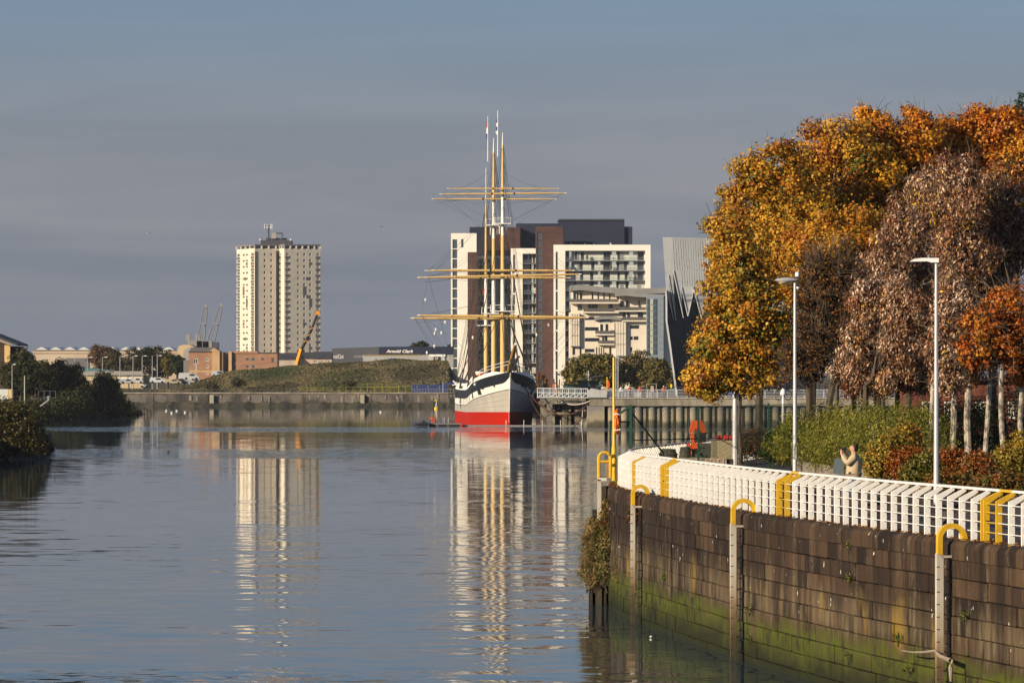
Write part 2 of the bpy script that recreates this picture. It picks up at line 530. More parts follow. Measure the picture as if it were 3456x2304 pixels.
# ================================================================== SETTING
# ---- water
def water_material():
    m = bpy.data.materials.new('river_water'); m.use_nodes = True
    t = m.node_tree; b = t.nodes['Principled BSDF']
    b.inputs['Base Color'].default_value = (0.026, 0.046, 0.064, 1)
    b.inputs['Roughness'].default_value = 0.025
    b.inputs['IOR'].default_value = 2.6
    b.inputs['Specular IOR Level'].default_value = 0.62
    g = t.nodes.new('ShaderNodeNewGeometry')
    def mapping(s):
        n = t.nodes.new('ShaderNodeMapping'); n.inputs['Scale'].default_value = s
        t.links.new(g.outputs['Position'], n.inputs[0]); return n.outputs[0]
    def noise(s, sc, det, rg=0.5):
        n = t.nodes.new('ShaderNodeTexNoise'); n.inputs['Scale'].default_value = sc; n.inputs['Detail'].default_value = det
        n.inputs['Roughness'].default_value = rg
        t.links.new(mapping(s), n.inputs[0]); return n
    def math_(op, a, c):
        n = t.nodes.new('ShaderNodeMath'); n.operation = op
        for i, v in enumerate((a, c)):
            if isinstance(v, (int, float)): n.inputs[i].default_value = v
            else: t.links.new(v, n.inputs[i])
        return n.outputs[0]
    def mrange(v, a, c, d, e):
        n = t.nodes.new('ShaderNodeMapRange'); n.interpolation_type = 'SMOOTHSTEP'
        for i, x in enumerate((a, c, d, e)): n.inputs[i + 1].default_value = x
        t.links.new(v, n.inputs[0]); return n.outputs[0]
    wave = noise((0.34, 0.95, 1), 1.0, 2.5)
    fine = noise((1.3, 3.0, 1), 1.0, 2.0)
    big = noise((0.02, 0.035, 1), 1.0, 3.0)
    sp = t.nodes.new('ShaderNodeSeparateXYZ'); t.links.new(g.outputs['Position'], sp.inputs[0])
    yy = math_('ADD', sp.outputs['Y'], math_('MULTIPLY', math_('SUBTRACT', big.outputs[0], 0.5), 40))
    # wind-ruffled lanes across the river
    b1 = math_('MULTIPLY', mrange(yy, 600, 622, 0, 1), mrange(yy, 662, 640, 0, 1))
    b2 = math_('MULTIPLY', mrange(yy, 400, 418, 0, 1), mrange(yy, 470, 446, 0, 1))
    edge = math_('ADD', sp.outputs['Y'], math_('MULTIPLY', math_('SUBTRACT', big.outputs[0], 0.5), 16))
    b3 = math_('MULTIPLY', mrange(edge, 118, 111, 0, 1), mrange(sp.outputs['X'], 1.0, -6.0, 0, 1))
    lanes = math_('ADD', math_('MULTIPLY', b1, 0.8), math_('ADD', math_('MULTIPLY', b2, 0.35), math_('MULTIPLY', b3, 0.45)))
    calm = mrange(big.outputs[0], 0.35, 0.65, 0.75, 1.25)
    dist = math_('ADD', mrange(sp.outputs['Y'], 105, 300, 0.85, 0.0), mrange(sp.outputs['Y'], 200, 700, 0.45, 0.22))
    amp = math_('MULTIPLY', math_('MULTIPLY', calm, dist), 0.074)
    sw = t.nodes.new('ShaderNodeSeparateColor'); t.links.new(wave.outputs['Color'], sw.inputs[0])
    sf = t.nodes.new('ShaderNodeSeparateColor'); t.links.new(fine.outputs['Color'], sf.inputs[0])
    def comp(a, f):
        w_ = math_('MULTIPLY', math_('SUBTRACT', a, 0.5), amp)
        f_ = math_('MULTIPLY', math_('SUBTRACT', f, 0.5), math_('ADD', math_('MULTIPLY', amp, 0.35), lanes))
        return math_('ADD', w_, f_)
    cx = comp(sw.outputs[0], sf.outputs[0]); cy = comp(sw.outputs[1], sf.outputs[1])
    cb = t.nodes.new('ShaderNodeCombineXYZ')
    t.links.new(cx, cb.inputs[0]); t.links.new(cy, cb.inputs[1]); cb.inputs[2].default_value = 1
    nm = t.nodes.new('ShaderNodeVectorMath'); nm.operation = 'NORMALIZE'
    t.links.new(cb.outputs[0], nm.inputs[0]); t.links.new(nm.outputs[0], b.inputs['Normal'])
    return m
mb = MB(); mb.quad((-4000, -200, 0), (4000, -200, 0), (4000, 9000, 0), (-4000, 9000, 0))
struct(mb.build('water', water_material()))
mb = MB(); mb.quad((-4000, -200, -3), (4000, -200, -3), (4000, 9000, -3), (-4000, 9000, -3))
struct(mb.build('river_bed', mat('mud', (0.05, 0.04, 0.03), 0.9)))

# ---- near quay: edge line (plan)
CTRL = [(30, 20), (21.7, 45), (16.2, 70), (12.3, 88), (10.72, 95.7), (9.54, 101.5), (8.12, 108.7), (5.94, 122), (3.82, 139.4), (3.36, 145), (3.25, 150),
        (3.65, 155.5), (4.7, 161.5), (7.3, 176), (12.6, 207), (22, 232), (60, 256)]
QZ = 4.0
def catmull(pts, n=14):
    out = []
    P = [Vector((a, b, 0)) for a, b in pts]
    for i in range(1, len(P) - 2):
        for k in range(n):
            t = k / n; p0, p1, p2, p3 = P[i - 1:i + 3]
            out.append(0.5 * ((2 * p1) + (p2 - p0) * t + (2 * p0 - 5 * p1 + 4 * p2 - p3) * t * t + (3 * p1 - p0 - 3 * p2 + p3) * t ** 3))
    out.append(P[-2]); return out
EDGE = catmull(CTRL)
ELEN = [0.0]
for a, b in zip(EDGE, EDGE[1:]): ELEN.append(ELEN[-1] + (b - a).length)
def edge_at(s):
    """point, tangent (away from camera), inland normal at arc length s"""
    s = min(max(s, 0), ELEN[-1] - 1e-6)
    i = max(k for k in range(len(ELEN)) if ELEN[k] <= s) if s > 0 else 0
    i = min(i, len(EDGE) - 2)
    f = (s - ELEN[i]) / (ELEN[i + 1] - ELEN[i])
    t = (EDGE[i + 1] - EDGE[i]).normalized()
    return EDGE[i].lerp(EDGE[i + 1], f), t, Vector((t.y, -t.x, 0))
def s_at_px(px, lo=0, hi=None):
    """arc length where the edge shows at column px (near run only)"""
    best = None
    for k in range(len(EDGE)):
        if EDGE[k].y < 60 or EDGE[k].y > 150.2: continue
        c = 1728 + EDGE[k].x / EDGE[k].y * F
        if best is None or abs(c - px) < best[0]: best = (abs(c - px), ELEN[k])
    return best[1]
S_NEAR = max(ELEN[k] for k in range(len(EDGE)) if EDGE[k].y < 86)
S_FAR = max(ELEN[k] for k in range(len(EDGE)) if EDGE[k].y < 164)
S_END = max(ELEN[k] for k in range(len(EDGE)) if EDGE[k].y < 231)

def stone_material():
    m = bpy.data.materials.new('quay_stone'); m.use_nodes = True
    t = m.node_tree; b = t.nodes['Principled BSDF']
    b.inputs['Roughness'].default_value = 0.85; b.inputs['Specular IOR Level'].default_value = 0.2
    g = t.nodes.new('ShaderNodeNewGeometry'); oi = t.nodes.new('ShaderNodeObjectInfo')
    def noise(st, sc, det=4):
        mp_ = t.nodes.new('ShaderNodeMapping'); mp_.inputs['Scale'].default_value = st
        t.links.new(g.outputs['Position'], mp_.inputs[0])
        n = t.nodes.new('ShaderNodeTexNoise'); n.inputs['Scale'].default_value = sc; n.inputs['Detail'].default_value = det
        n.inputs['Roughness'].default_value = 0.62
        t.links.new(mp_.outputs[0], n.inputs[0]); return n.outputs[0]
    def mr(v, a, c, d=0.0, e=1.0):
        n = t.nodes.new('ShaderNodeMapRange')
        for i, x in enumerate((a, c, d, e)): n.inputs[i + 1].default_value = x
        t.links.new(v, n.inputs[0]); return n.outputs[0]
    def mix(f, a, c):
        n = t.nodes.new('ShaderNodeMix'); n.data_type = 'RGBA'
        for i, v in ((0, f), (6, a), (7, c)):
            if isinstance(v, (int, float)): n.inputs[i].default_value = v
            elif isinstance(v, tuple): n.inputs[i].default_value = (*v, 1)
            else: t.links.new(v, n.inputs[i])
        return n.outputs[2]
    def mth(op, a, c):
        n = t.nodes.new('ShaderNodeMath'); n.operation = op
        for i, v in enumerate((a, c)):
            if isinstance(v, (int, float)): n.inputs[i].default_value = v
            else: t.links.new(v, n.inputs[i])
        return n.outputs[0]
    sp = t.nodes.new('ShaderNodeSeparateXYZ'); t.links.new(g.outputs['Position'], sp.inputs[0])
    streak = noise((1.0, 1.15, 0.13), 1.9, 6)
    streak2 = noise((1.0, 1.2, 0.22), 2.0, 6)
    patch = noise((0.5, 0.5, 0.8), 1.0, 5)
    grain = noise((1, 1, 1), 9.0, 4)
    z = mth('ADD', sp.outputs['Z'], mth('MULTIPLY', mth('SUBTRACT', patch, 0.5), 1.3))
    c = mix(oi.outputs['Random'], (0.015, 0.009, 0.006), (0.082, 0.049, 0.027))
    c = mix(mr(streak, 0.42, 0.62, 0, .85), c, (0.014, 0.009, 0.006))
    c = mix(mth('MULTIPLY', mr(streak2, 0.55, 0.70), mr(grain, 0.35, 0.6)), c, (0.125, 0.092, 0.058))
    # washed paler belt above the weed line, ochre lichen in places
    belt = mth('MULTIPLY', mr(z, 1.15, 1.6), mr(z, 2.6, 1.9))
    c = mix(mth('MULTIPLY', belt, mr(streak2, 0.40, 0.66, 0, 0.85)), c, (0.155, 0.118, 0.066))
    c = mix(mth('MULTIPLY', belt, mr(noise((0.25, 0.32, 0.12), 1.7, 3), 0.60, 0.68, 0, 0.7)), c, (0.24, 0.15, 0.022))
    c = mix(mth('MULTIPLY', mr(z, 1.45, 1.12), mr(noise((1, 1, 1), 2.2, 6), 0.36, 0.56, 0.12, 0.95)), c, (0.066, 0.078, 0.008))
    c = mix(mr(z, 1.0, 0.25, 0, 0.9), c, (0.011, 0.013, 0.004))
    fleck = mth('MULTIPLY', mr(noise((1.0, 0.8, 0.55), 6.0, 1), 0.755, 0.775), mr(z, 1.5, 1.9))
    c = mix(fleck, c, (0.5, 0.47, 0.40))
    t.links.new(c, b.inputs['Base Color'])
    bn = t.nodes.new('ShaderNodeBump'); bn.inputs['Strength'].default_value = 0.7; bn.inputs['Distance'].default_value = 0.03
    t.links.new(noise((1, 1, 1), 5.0, 6), bn.inputs['Height']); t.links.new(bn.outputs[0], b.inputs['Normal'])
    return m
STONE = stone_material()

quay = thing('quay_wall', 'dark brown masonry quay wall with green weed above the water, curving along the right bank', 'quay wall', (8.4, 108.7, 0))
core = MB()
smp = [S_NEAR - 30 + k * 1.0 for k in range(int(S_END - S_NEAR + 30) + 1)]
for a, b in zip(smp, smp[1:]):
    (p, t1, n1), (q, t2, n2) = edge_at(a), edge_at(b)
    p = p + n1 * 0.09; q = q + n2 * 0.09
    core.quad((p.x, p.y, -2.5), (q.x, q.y, -2.5), (q.x, q.y, QZ - 0.02), (p.x, p.y, QZ - 0.02))
core.build('wall_core', mat('mortar', (0.012, 0.009, 0.007), 0.95, (0.07, 0.052, 0.034), 1.2, coords='World'), quay)
CH = 0.425
LENS = [1.0, 1.3, 1.6, 1.9]
STM = {}
for L in LENS + [0.7]:
    STM[L] = chamfer_box('stone', L - 0.055, 0.5, CH - 0.018, 0.02, STONE)
far_stones = MB()
for course in range(1, 10):
    s = S_NEAR + random.uniform(-1.5, 0)
    zc = QZ - 0.43 - CH * (course - 0.5)
    while s < S_FAR:
        pmid, tm, nm_ = edge_at(s + 0.8)
        L = 0.7 if 142 < pmid.y < 160 else random.choice(LENS)
        p, t_, n_ = edge_at(s + L / 2)
        loc = (p.x + n_.x * (0.25 + random.uniform(-.022, .02)), p.y + n_.y * 0.25, zc + random.uniform(-.006, .006)); rz = math.atan2(t_.y, t_.x) + random.uniform(-.006, .006)
        if p.y < 127: piece('stone', STM[L], quay, loc, rz)
        else: far_stones.box(loc, (L - .05, .5, CH - .018), rz)
        s += L
fs = far_stones.build('stone_courses', STONE, quay); fs['kind'] = 'stuff'
# rounded coping stones
def coping_mesh(L):
    mb_ = MB(); prof = [(-0.03, -0.43), (-0.03, -0.13), (0.02, -0.04), (0.11, 0.0), (0.55, 0.0), (0.55, -0.43)]
    mb_.prism([(-L / 2 + 0.01, -y, z) for y, z in prof], (L - 0.02, 0, 0))
    return mb_.mesh('coping_stone', STONE)
CPM = {L: coping_mesh(L) for L in (0.7, 1.2, 1.5)}
s = S_NEAR
while s < S_END:
    pm, tm, nm_ = edge_at(s + .6)
    L = 0.7 if 142 < pm.y < 162 else random.choice((1.2, 1.5))
    p, t_, n_ = edge_at(s + L / 2)
    piece('coping_stone', CPM[L], quay, (p.x, p.y, QZ + random.uniform(-.006, .006)), math.atan2(t_.y, t_.x))
    s += L

# promenade ground and planted ground
mb = MB()
for a, b in zip(smp, smp[1:]):
    (p, t1, n1), (q, t2, n2) = edge_at(a), edge_at(b)
    p = p + n1 * 0.5; q = q + n2 * 0.5
    mb.quad((p.x, p.y, QZ - 0.012), (q.x, q.y, QZ - 0.012), (160, q.y, QZ - 0.012), (160, p.y, QZ - 0.012))
struct(mb.build('promenade', mat('setts', (0.045, 0.036, 0.030), 0.85, (0.085, 0.065, 0.05), 3.0, bump=0.02, bscale=7, coords='World')))

# low concrete planter wall behind the promenade, curved, and the soil it holds back
PWALL = catmull([(30, 70), (21.5, 100), (16.2, 121), (13.3, 136), (11.2, 149), (10.3, 160), (10.6, 166), (12.5, 171), (16, 176), (24, 184), (40, 194)], 8)
concrete = mat('concrete_wall', (0.27, 0.235, 0.185), 0.9, (0.17, 0.14, 0.105), 1.3, (1, 1, .5), coords='World', bump=.01, bscale=9)
pw = thing('planter_wall', 'low pale concrete retaining wall below the shrubs behind the promenade', 'wall', (14, 130, QZ))
for k, (a, b) in enumerate(zip(PWALL[::2], PWALL[2::2])):
    t_ = (b - a).normalized(); n_ = Vector((t_.y, -t_.x, 0))
    L = (b - a).length - 0.02; c = (a + b) / 2 + n_ * 0.15
    MB().box((c.x, c.y, QZ + 0.28), (L, 0.3, 0.66), math.atan2(t_.y, t_.x)).build('wall_block', concrete, pw)
mb = MB()
for a, b in zip(PWALL, PWALL[1:]):
    mb.quad((a.x + .2, a.y, QZ + .52), (b.x + .2, b.y, QZ + .52), (150, b.y + 2, QZ + 1.2), (150, a.y, QZ + 1.2))
struct(mb.build('planted_ground', mat('soil', (0.10, 0.055, 0.02), 0.95, (0.05, 0.04, 0.015), 2.0, coords='World')))

# ---- museum quay (middle distance, right)
MQ = 660.0; MZ = 4.35
def mx(px, D=MQ): return PX(px, D)
qconc = mat('quay_concrete', (0.30, 0.265, 0.205), 0.9, (0.15, 0.13, 0.095), 0.5, (1, 1, .35), coords='World')
pile_m = mat('pile_concrete', (0.16, 0.145, 0.125), 0.9, (0.07, 0.062, 0.055), 0.7, (1, 1, .25), coords='World')
def weathered_pile():
    m = bpy.data.materials.new('weathered_pile'); m.use_nodes = True
    t = m.node_tree; b = t.nodes['Principled BSDF']; b.inputs['Roughness'].default_value = .9
    g = t.nodes.new('ShaderNodeNewGeometry'); sp = t.nodes.new('ShaderNodeSeparateXYZ'); t.links.new(g.outputs['Position'], sp.inputs[0])
    n = t.nodes.new('ShaderNodeTexNoise'); n.inputs['Scale'].default_value = 0.9; n.inputs['Detail'].default_value = 4
    t.links.new(g.outputs['Position'], n.inputs[0])
    ad = t.nodes.new('ShaderNodeMath'); ad.operation = 'MULTIPLY_ADD'; t.links.new(n.outputs[0], ad.inputs[0]); ad.inputs[1].default_value = 1.6
    t.links.new(sp.outputs['Z'], ad.inputs[2])
    cr = t.nodes.new('ShaderNodeValToRGB'); e = cr.color_ramp
    mr_ = t.nodes.new('ShaderNodeMapRange'); mr_.inputs[1].default_value = 0.5; mr_.inputs[2].default_value = 4.6
    t.links.new(ad.outputs[0], mr_.inputs[0]); t.links.new(mr_.outputs[0], cr.inputs[0])
    e.elements[0].position = 0.0; e.elements[0].color = (.05, .047, .036, 1)
    e.elements[1].position = 1.0; e.elements[1].color = (.22, .205, .185, 1)
    for p, c in ((.22, (.09, .08, .05, 1)), (.38, (.32, .265, .17, 1)), (.60, (.27, .23, .165, 1)), (.72, (.19, .175, .165, 1))):
        x = e.elements.new(p); x.color = c
    t.links.new(cr.outputs[0], b.inputs['Base Color']); return m
WP = weathered_pile()
mq = thing('pier_wall', 'pale concrete quay on round piles beside the moored ship', 'quay wall', (mx(2300), MQ, 0))
x_l, x_r = mx(1990), mx(3100)
slab = MB(); n = 14
for k in range(n):
    a = x_l + (x_r - x_l) * k / n; b = x_l + (x_r - x_l) * (k + 1) / n
    MB().bx(a + .01, b - .01, MQ, MQ + 1.2, 3.1 + (.03 if k % 2 else 0), MZ - .16).build('beam_panel', qconc, mq)
MB().bx(x_l - .2, x_r, MQ - .15, MQ + 1.2, MZ - .16, MZ).build('capping', mat('capping', (.42, .38, .30), .9, (.30, .26, .2), .6, coords='World'), mq)
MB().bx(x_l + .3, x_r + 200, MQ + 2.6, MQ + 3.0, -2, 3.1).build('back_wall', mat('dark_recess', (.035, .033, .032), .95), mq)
MB().bx(mx(1982), mx(2040), MQ + .1, MQ + 3, -2, 3.1).build('abutment', WP, mq)
pm = MB().lathe((0, 0, 0), [(.58, -2), (.58, 3.12)], 14).mesh('pile', WP, smooth=True)
sm = MB().box((0, 0, .55), (.38, .5, 5.1)).mesh('fender_post', WP)
tm_ = MB().box((0, 0, .55), (.13, .2, 5.1)).mesh('fender_rod', mat('old_timber', (.06, .05, .042), .9))
px = 2062
while px < 2900:
    piece('pile', pm, mq, (mx(px), MQ + .9, 0))
    piece('fender_post', sm, mq, (mx(px + 21), MQ + .9, 0))
    piece('fender_rod', tm_, mq, (mx(px + 30), MQ + .7, 0))
    px += 46.5
# land behind it
mb = MB(); mb.quad((mx(1985), MQ + .2, MZ - .02), (600, MQ + .2, MZ - .02), (600, 1083, MZ - .02), (mx(1985), 1083, MZ - .02))
struct(mb.build('museum_forecourt', mat('paving', (.20, .19, .175), .9, (.15, .14, .13), .4, coords='World')))
# old quay face the ship lies against, with broken timber dolphins
oq = thing('old_quay', 'shadowed old concrete quay and timber fenders under the gangway beside the ship', 'quay wall', (mx(1900, 690), 690, 0))
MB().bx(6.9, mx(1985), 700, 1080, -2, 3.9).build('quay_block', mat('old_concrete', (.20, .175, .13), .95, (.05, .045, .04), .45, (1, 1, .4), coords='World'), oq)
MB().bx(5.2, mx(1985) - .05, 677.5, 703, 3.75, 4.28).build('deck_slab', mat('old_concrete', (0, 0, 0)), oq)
for pxx, w in ((1835, .9), (1868, .35), (1905, .8), (1922, .35), (1950, 1.0), (1972, .4)):
    MB().bx(mx(pxx, 680) - w / 2, mx(pxx, 680) + w / 2, 678, 679, -2, 3.7).build('fender', mat('fender_timber', (.11, .095, .07), .9, (.3, .26, .19), .8, (1, 1, .4), coords='World'), oq)
MB().bx(mx(1818, 677), mx(1978, 677), 676.4, 677.3, 3.3, 3.75).build('waling', mat('fender_timber', (0, 0, 0)), oq)
MB().bx(mx(1845, 677), mx(1960, 677), 677.6, 678, 1.7, 2.0).build('waling', mat('fender_timber', (0, 0, 0)), oq)

# ---- far bank
FB = 1079.0; FZ = 3.4
fq = thing('far_quay', 'long low weathered quay wall on the far bank below the grass mound', 'quay wall', (PX(950, FB), FB, 0))
fqm = mat('far_quay_stone', (.15, .13, .11), .95, (.055, .05, .046), .25, (1, 1, .6), coords='World', lo=.42, hi=.58)
a0, a1 = PX(380, FB), PX(1760, FB); n = 30
for k in range(n):
    a = a0 + (a1 - a0) * k / n; b = a0 + (a1 - a0) * (k + 1) / n
    MB().bx(a + .02, b - .02, FB + random.uniform(-.12, .12), FB + 3, .9, FZ - .25).build('wall_panel', fqm, fq)
MB().bx(a0, a1, FB - .25, FB + 3, FZ - .25, FZ + .05).build('capping', mat('far_capping', (.33, .28, .22), .9, (.2, .17, .14), .3, coords='World'), fq)
mb = MB()
for k in range(60):
    a = a0 + (a1 - a0) * k / 60; b = a0 + (a1 - a0) * (k + 1) / 60
    mb.quad((a, FB - 4 - 1.5 * math.sin(k * 1.1), -.3), (b, FB - 4 - 1.5 * math.sin((k + 1) * 1.1), -.3), (b, FB + .2, 1.15 + .25 * math.sin((k + 1) * 2.3)), (a, FB + .2, 1.15 + .25 * math.sin(k * 2.3)))
mb.build('weed_apron', mat('tidal_weed', (.040, .040, .026), .95, (.075, .065, .04), .2, coords='World'), fq)
stain = mat('lime_stain', (.30, .27, .22), .9, (.20, .18, .15), .9, coords='World')
for k in range(26):
    xx = random.uniform(PX(560, FB), PX(1500, FB)); h = random.uniform(.5, 1.6); w = random.uniform(.12, .55)
    z1 = random.uniform(2.4, 3.1)
    MB().bx(xx, xx + w, FB - .16, FB + .4, z1 - h, z1).build('stained_block', stain, fq)
post = mat('timber_post', (.10, .085, .065), .9)
for xx in (1223, 715):
    MB().bx(PX(xx, FB) - .5, PX(xx, FB) + .5, FB - .9, FB - .35, -.5, FZ - .5).build('buttress', mat('pale_concrete', (.33, .29, .21), .9), fq)

# terrain behind the far quay with the mound
def mound_h(X, D):
    px = 1728 + X / D * F
    h = FZ
    ridge = 0.0
    for (p, y) in zip(range(0), range(0)): pass
    prof = [(200, 1318), (560, 1316), (640, 1302), (760, 1265), (860, 1251), (960, 1242), (1100, 1229), (1200, 1224), (1510, 1223), (1535, 1300), (1600, 1330), (2300, 1330)]
    for (p0, y0), (p1, y1) in zip(prof, prof[1:]):
        if p0 <= px <= p1:
            f = (px - p0) / (p1 - p0); ridge = PZ(y0 + (y1 - y0) * f, 1180); break
    else: ridge = FZ
    ridge = max(ridge, FZ)
    k = min(max((D - 1086) / 90, 0), 1); k = k * k * (3 - 2 * k)
    bump = .5 * math.sin(X * .13 + D * .05) * math.sin(D * .09) + .35 * math.sin(X * .31 + 1.7) * math.sin(D * .21 + X * .1)
    return FZ + (ridge - FZ) * k + bump * k * min((ridge - FZ) / 4, 1)
mb = MB(); xs = np.linspace(-230, 120, 110); ds = list(np.linspace(1083, 1200, 30)) + [1260, 1400, 2000, 4000, 8000]
for d in ds:
    for x in xs:
        xx = x * (d / 1083 if d > 1200 else 1)
        mb.v.append((xx, d, mound_h(xx, d) if d <= 1200 else max(FZ, mound_h(xx, 1195) - (d - 1200) * .02)))
nx = len(xs)
for j in range(len(ds) - 1):
    for i in range(nx - 1):
        a = j * nx + i; mb.f.append((a, a + 1, a + nx + 1, a + nx))
gmat = mat('rough_grass', (.055, .058, .024), .95, (.120, .094, .048), .035, (1, 1.6, 2.2), coords='World', bump=.6, bscale=.35, lo=.44, hi=.60, detail=7)
struct(mb.build('grass_mound', gmat, smooth=True))
n_t = 15000
tx = RNG.uniform(-105, -14, n_t); td = 1088 + 100 * RNG.random(n_t)
patch = np.sin(tx * .11 + td * .07) + np.sin(tx * .23 - td * .05 + 1.3) + RNG.normal(0, .35, n_t)
tc_ = np.array([[.045, .055, .02], [.085, .08, .032], [.150, .118, .058], [.055, .048, .024]])[np.clip((patch + 2) * 1.05, 0, 3).astype(int) % 4] * RNG.uniform(.7, 1.3, (n_t, 1))
tC = np.array([(a, b, mound_h(a, b) + .12) for a, b in zip(tx, td)])
keep = tC[:, 2] > FZ + .2
tuft = leaf_object('grass_tufts', tC[keep], np.tile([0, -1.2, 1.2], (keep.sum(), 1)), .62, .8, tc_[keep], leafmat('far_leaf', .8, .2, .1)); tuft['kind'] = 'stuff'
mb = MB(); mb.quad((-3000, 1200, FZ - .3), (3000, 1200, FZ - .3), (3000, 8500, FZ - .3), (-3000, 8500, FZ - .3))
mb.quad((-3000, 1083, FZ - .3), (-225, 1083, FZ - .3), (-225, 1200, FZ - .3), (-3000, 1200, FZ - .3))
mb.quad((115, 1083, FZ - .3), (3000, 1083, FZ - .3), (3000, 1200, FZ - .3), (115, 1200, FZ - .3))
struct(mb.build('ground', mat('far_ground', (.10, .10, .06), .95, (.07, .06, .045), .02, coords='World')))
# ================================================================== BUILDINGS
DARKGLASS = mat('dark_glass', (.020, .026, .034), .12, spec=.7)
BLUEGLASS = mat('blue_glass', (.06, .085, .10), .12, spec=.7)
PANEGLASS = mat('pane_glass', (.035, .032, .03), .15, spec=.6)
WHITEFR = mat('white_frame', (.72, .68, .60), .5)
GREYFR = mat('grey_frame', (.14, .145, .155), .5)

# ---- tower block
TD = 2000.0; ts = F / TD
a_ = R(65)
tb = Vector((math.cos(a_), -math.sin(a_), 0)); tm = Vector((math.sin(a_), math.cos(a_), 0))
tz0 = 3.0; ztop = PZ(847, TD)
P0 = Vector((PX(794, TD), TD + 10, 0))
P1 = P0 + tb * (9.3 / math.cos(a_)); P2 = P1 + tm * (9.3 / math.sin(a_)); P3 = P2 + tm * (1.6 / math.sin(a_)); 
P4 = P3 + tb * (2.4 / math.cos(a_)); P5 = P4 + tm * (15.9 / math.sin(a_)); P6 = P5 - tb * 26
tower = thing('tower_block', 'tall cream and grey residential tower block with antennas on its roof', 'tower block', (PX(937, TD), TD, tz0))
CREAM = mat('tower_cream', (.66, .59, .47), .85, (.60, .53, .42), .3)
TGREY = mat('tower_grey', (.115, .11, .112), .85, (.14, .135, .135), .3)
fl = 2.70
rows = [ztop - 1.75 - fl * k for k in range(18)]
def tower_face(A, u, W, cols, greys, nm):
    rects = []
    for (f, w, h, gr) in cols:
        x = f * W
        for z in rows: rects.append((x - w / 2, x + w / 2, z - h / 2 - tz0, z + h / 2 - tz0))
    facade((A.x, A.y, tz0), u, W, ztop - tz0, rects, CREAM, tower, nm, .22)
    for (f, w, h, gr) in cols:
        for z in rows:
            window_at((A.x, A.y, 0), u, f * W, z, w, h, DARKGLASS if gr != 2 else PANEGLASS, WHITEFR, tower, .16, 1 if w > 1.1 else 0, .13)
        if gr:
            n_ = Vector((u.y, -u.x, 0))
            for k, z in enumerate(rows[:-1]):
                c = A + u * (f * W) + n_ * .04
                MB().box((c.x, c.y, z - fl / 2), (w + 1.0 * gr, .08, fl - h - .12), math.atan2(u.y, u.x)).build('grey_panel', TGREY, tower)
    n_ = Vector((u.y, -u.x, 0))
    for (f0, f1, r0, r1) in greys:        # decorative grey cladding between window columns
        c = A + u * (W * (f0 + f1) / 2) + n_ * .03
        z1 = rows[r0] - .75; z0 = rows[r1] + .75
        if z1 - z0 < .3: z0 = rows[r1] - .7; z1 = rows[r0] + .7
        MB().box((c.x, c.y, (z0 + z1) / 2), (W * (f1 - f0), .06, z1 - z0), math.atan2(u.y, u.x)).build('cladding_panel', TGREY, tower)
W_A = (P1 - P0).length; W_B = (P2 - P1).length; W_C = (P4 - P3).length; W_D = (P5 - P4).length
tower_face(P0, tb, W_A, [(.10, 3.2, 1.5, .5), (.39, 2.4, 1.1, 0), (.57, 2.4, 1.1, 0), (.88, 3.2, 1.5, .5)],
           [(.52, .62, 1, 2), (.44, .52, 4, 4), (.34, .44, 5, 7), (.52, .62, 7, 9), (.34, .44, 11, 12), (.44, .52, 14, 14), (.52, .62, 15, 16)], 'sunny_wall')
tower_face(P1, tm, W_B, [(.47, .95, 1.4, 0), (.78, .95, 1.4, 0)], [], 'front_wall')
MB().box((P1 + tm * .75 + Vector((tm.y, -tm.x, 0)) * .06 + Vector((0, 0, (tz0 + ztop) / 2)))[:], (1.4, .1, ztop - tz0 - 1), math.atan2(tm.y, tm.x)).build('grey_strip', TGREY, tower)
MB().quad((P2.x, P2.y + .6, tz0), (P3.x, P3.y + .6, tz0), (P3.x, P3.y + .6, ztop), (P2.x, P2.y + .6, ztop)).build('recess_strip', DARKGLASS, tower)  # plain dark sheet set back in the notch between the two wings
tower_face(P3, tb, W_C, [(.16, 1.1, 1.4, .4)], [], 'bay_wall')
tower_face(P4, tm, W_D, [(.09, 1.3, 1.45, .9), (.38, .95, 1.3, 0), (.55, 1.0, 1.4, 0), (.715, 1.0, 1.4, 0), (.925, 1.3, 1.45, .9)],
           [(.68, .76, 1, 2), (.59, .68, 4, 4), (.51, .60, 5, 7), (.60, .68, 7, 7), (.68, .76, 7, 9), (.51, .60, 11, 12), (.59, .68, 14, 14), (.68, .76, 15, 16)], 'front_wall')
bk = MB()
for A, B in ((P5, P6), (P6, P0)):
    bk.quad((A.x, A.y, tz0), (B.x, B.y, tz0), (B.x, B.y, ztop), (A.x, A.y, ztop))
bk.build('rear_wall', CREAM, tower)
plan = [P0, P1, P2, P3, P4, P5, P6]
lz1 = PZ(826, TD)
MB().prism([(p.x, p.y, ztop) for p in plan], (0, 0, .9)).build('cornice', mat('tower_band', (.70, .63, .52), .8), tower)
cen = sum(plan, Vector()) / 7
inn = [cen + (p - cen) * .93 for p in plan]
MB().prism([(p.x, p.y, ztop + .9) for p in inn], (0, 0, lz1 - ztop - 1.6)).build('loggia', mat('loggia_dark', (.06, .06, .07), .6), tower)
MB().prism([(p.x, p.y, lz1 - .7) for p in plan], (0, 0, .7)).build('roof_slab', mat('roof_slab', (.17, .16, .17), .8), tower)
for A, B, n in ((P0, P1, 4), (P1, P2, 3), (P3, P4, 2), (P4, P5, 6)):
    for k in range(n + 1):
        c = A.lerp(B, k / n)
        MB().box((c.x, c.y, (ztop + .9 + lz1 - .7) / 2), (.55, .55, lz1 - .7 - ztop - .9), .4).build('loggia_column', mat('tower_band', (0, 0, 0)), tower)
RD = mat('plant_dark', (.05, .052, .06), .7)
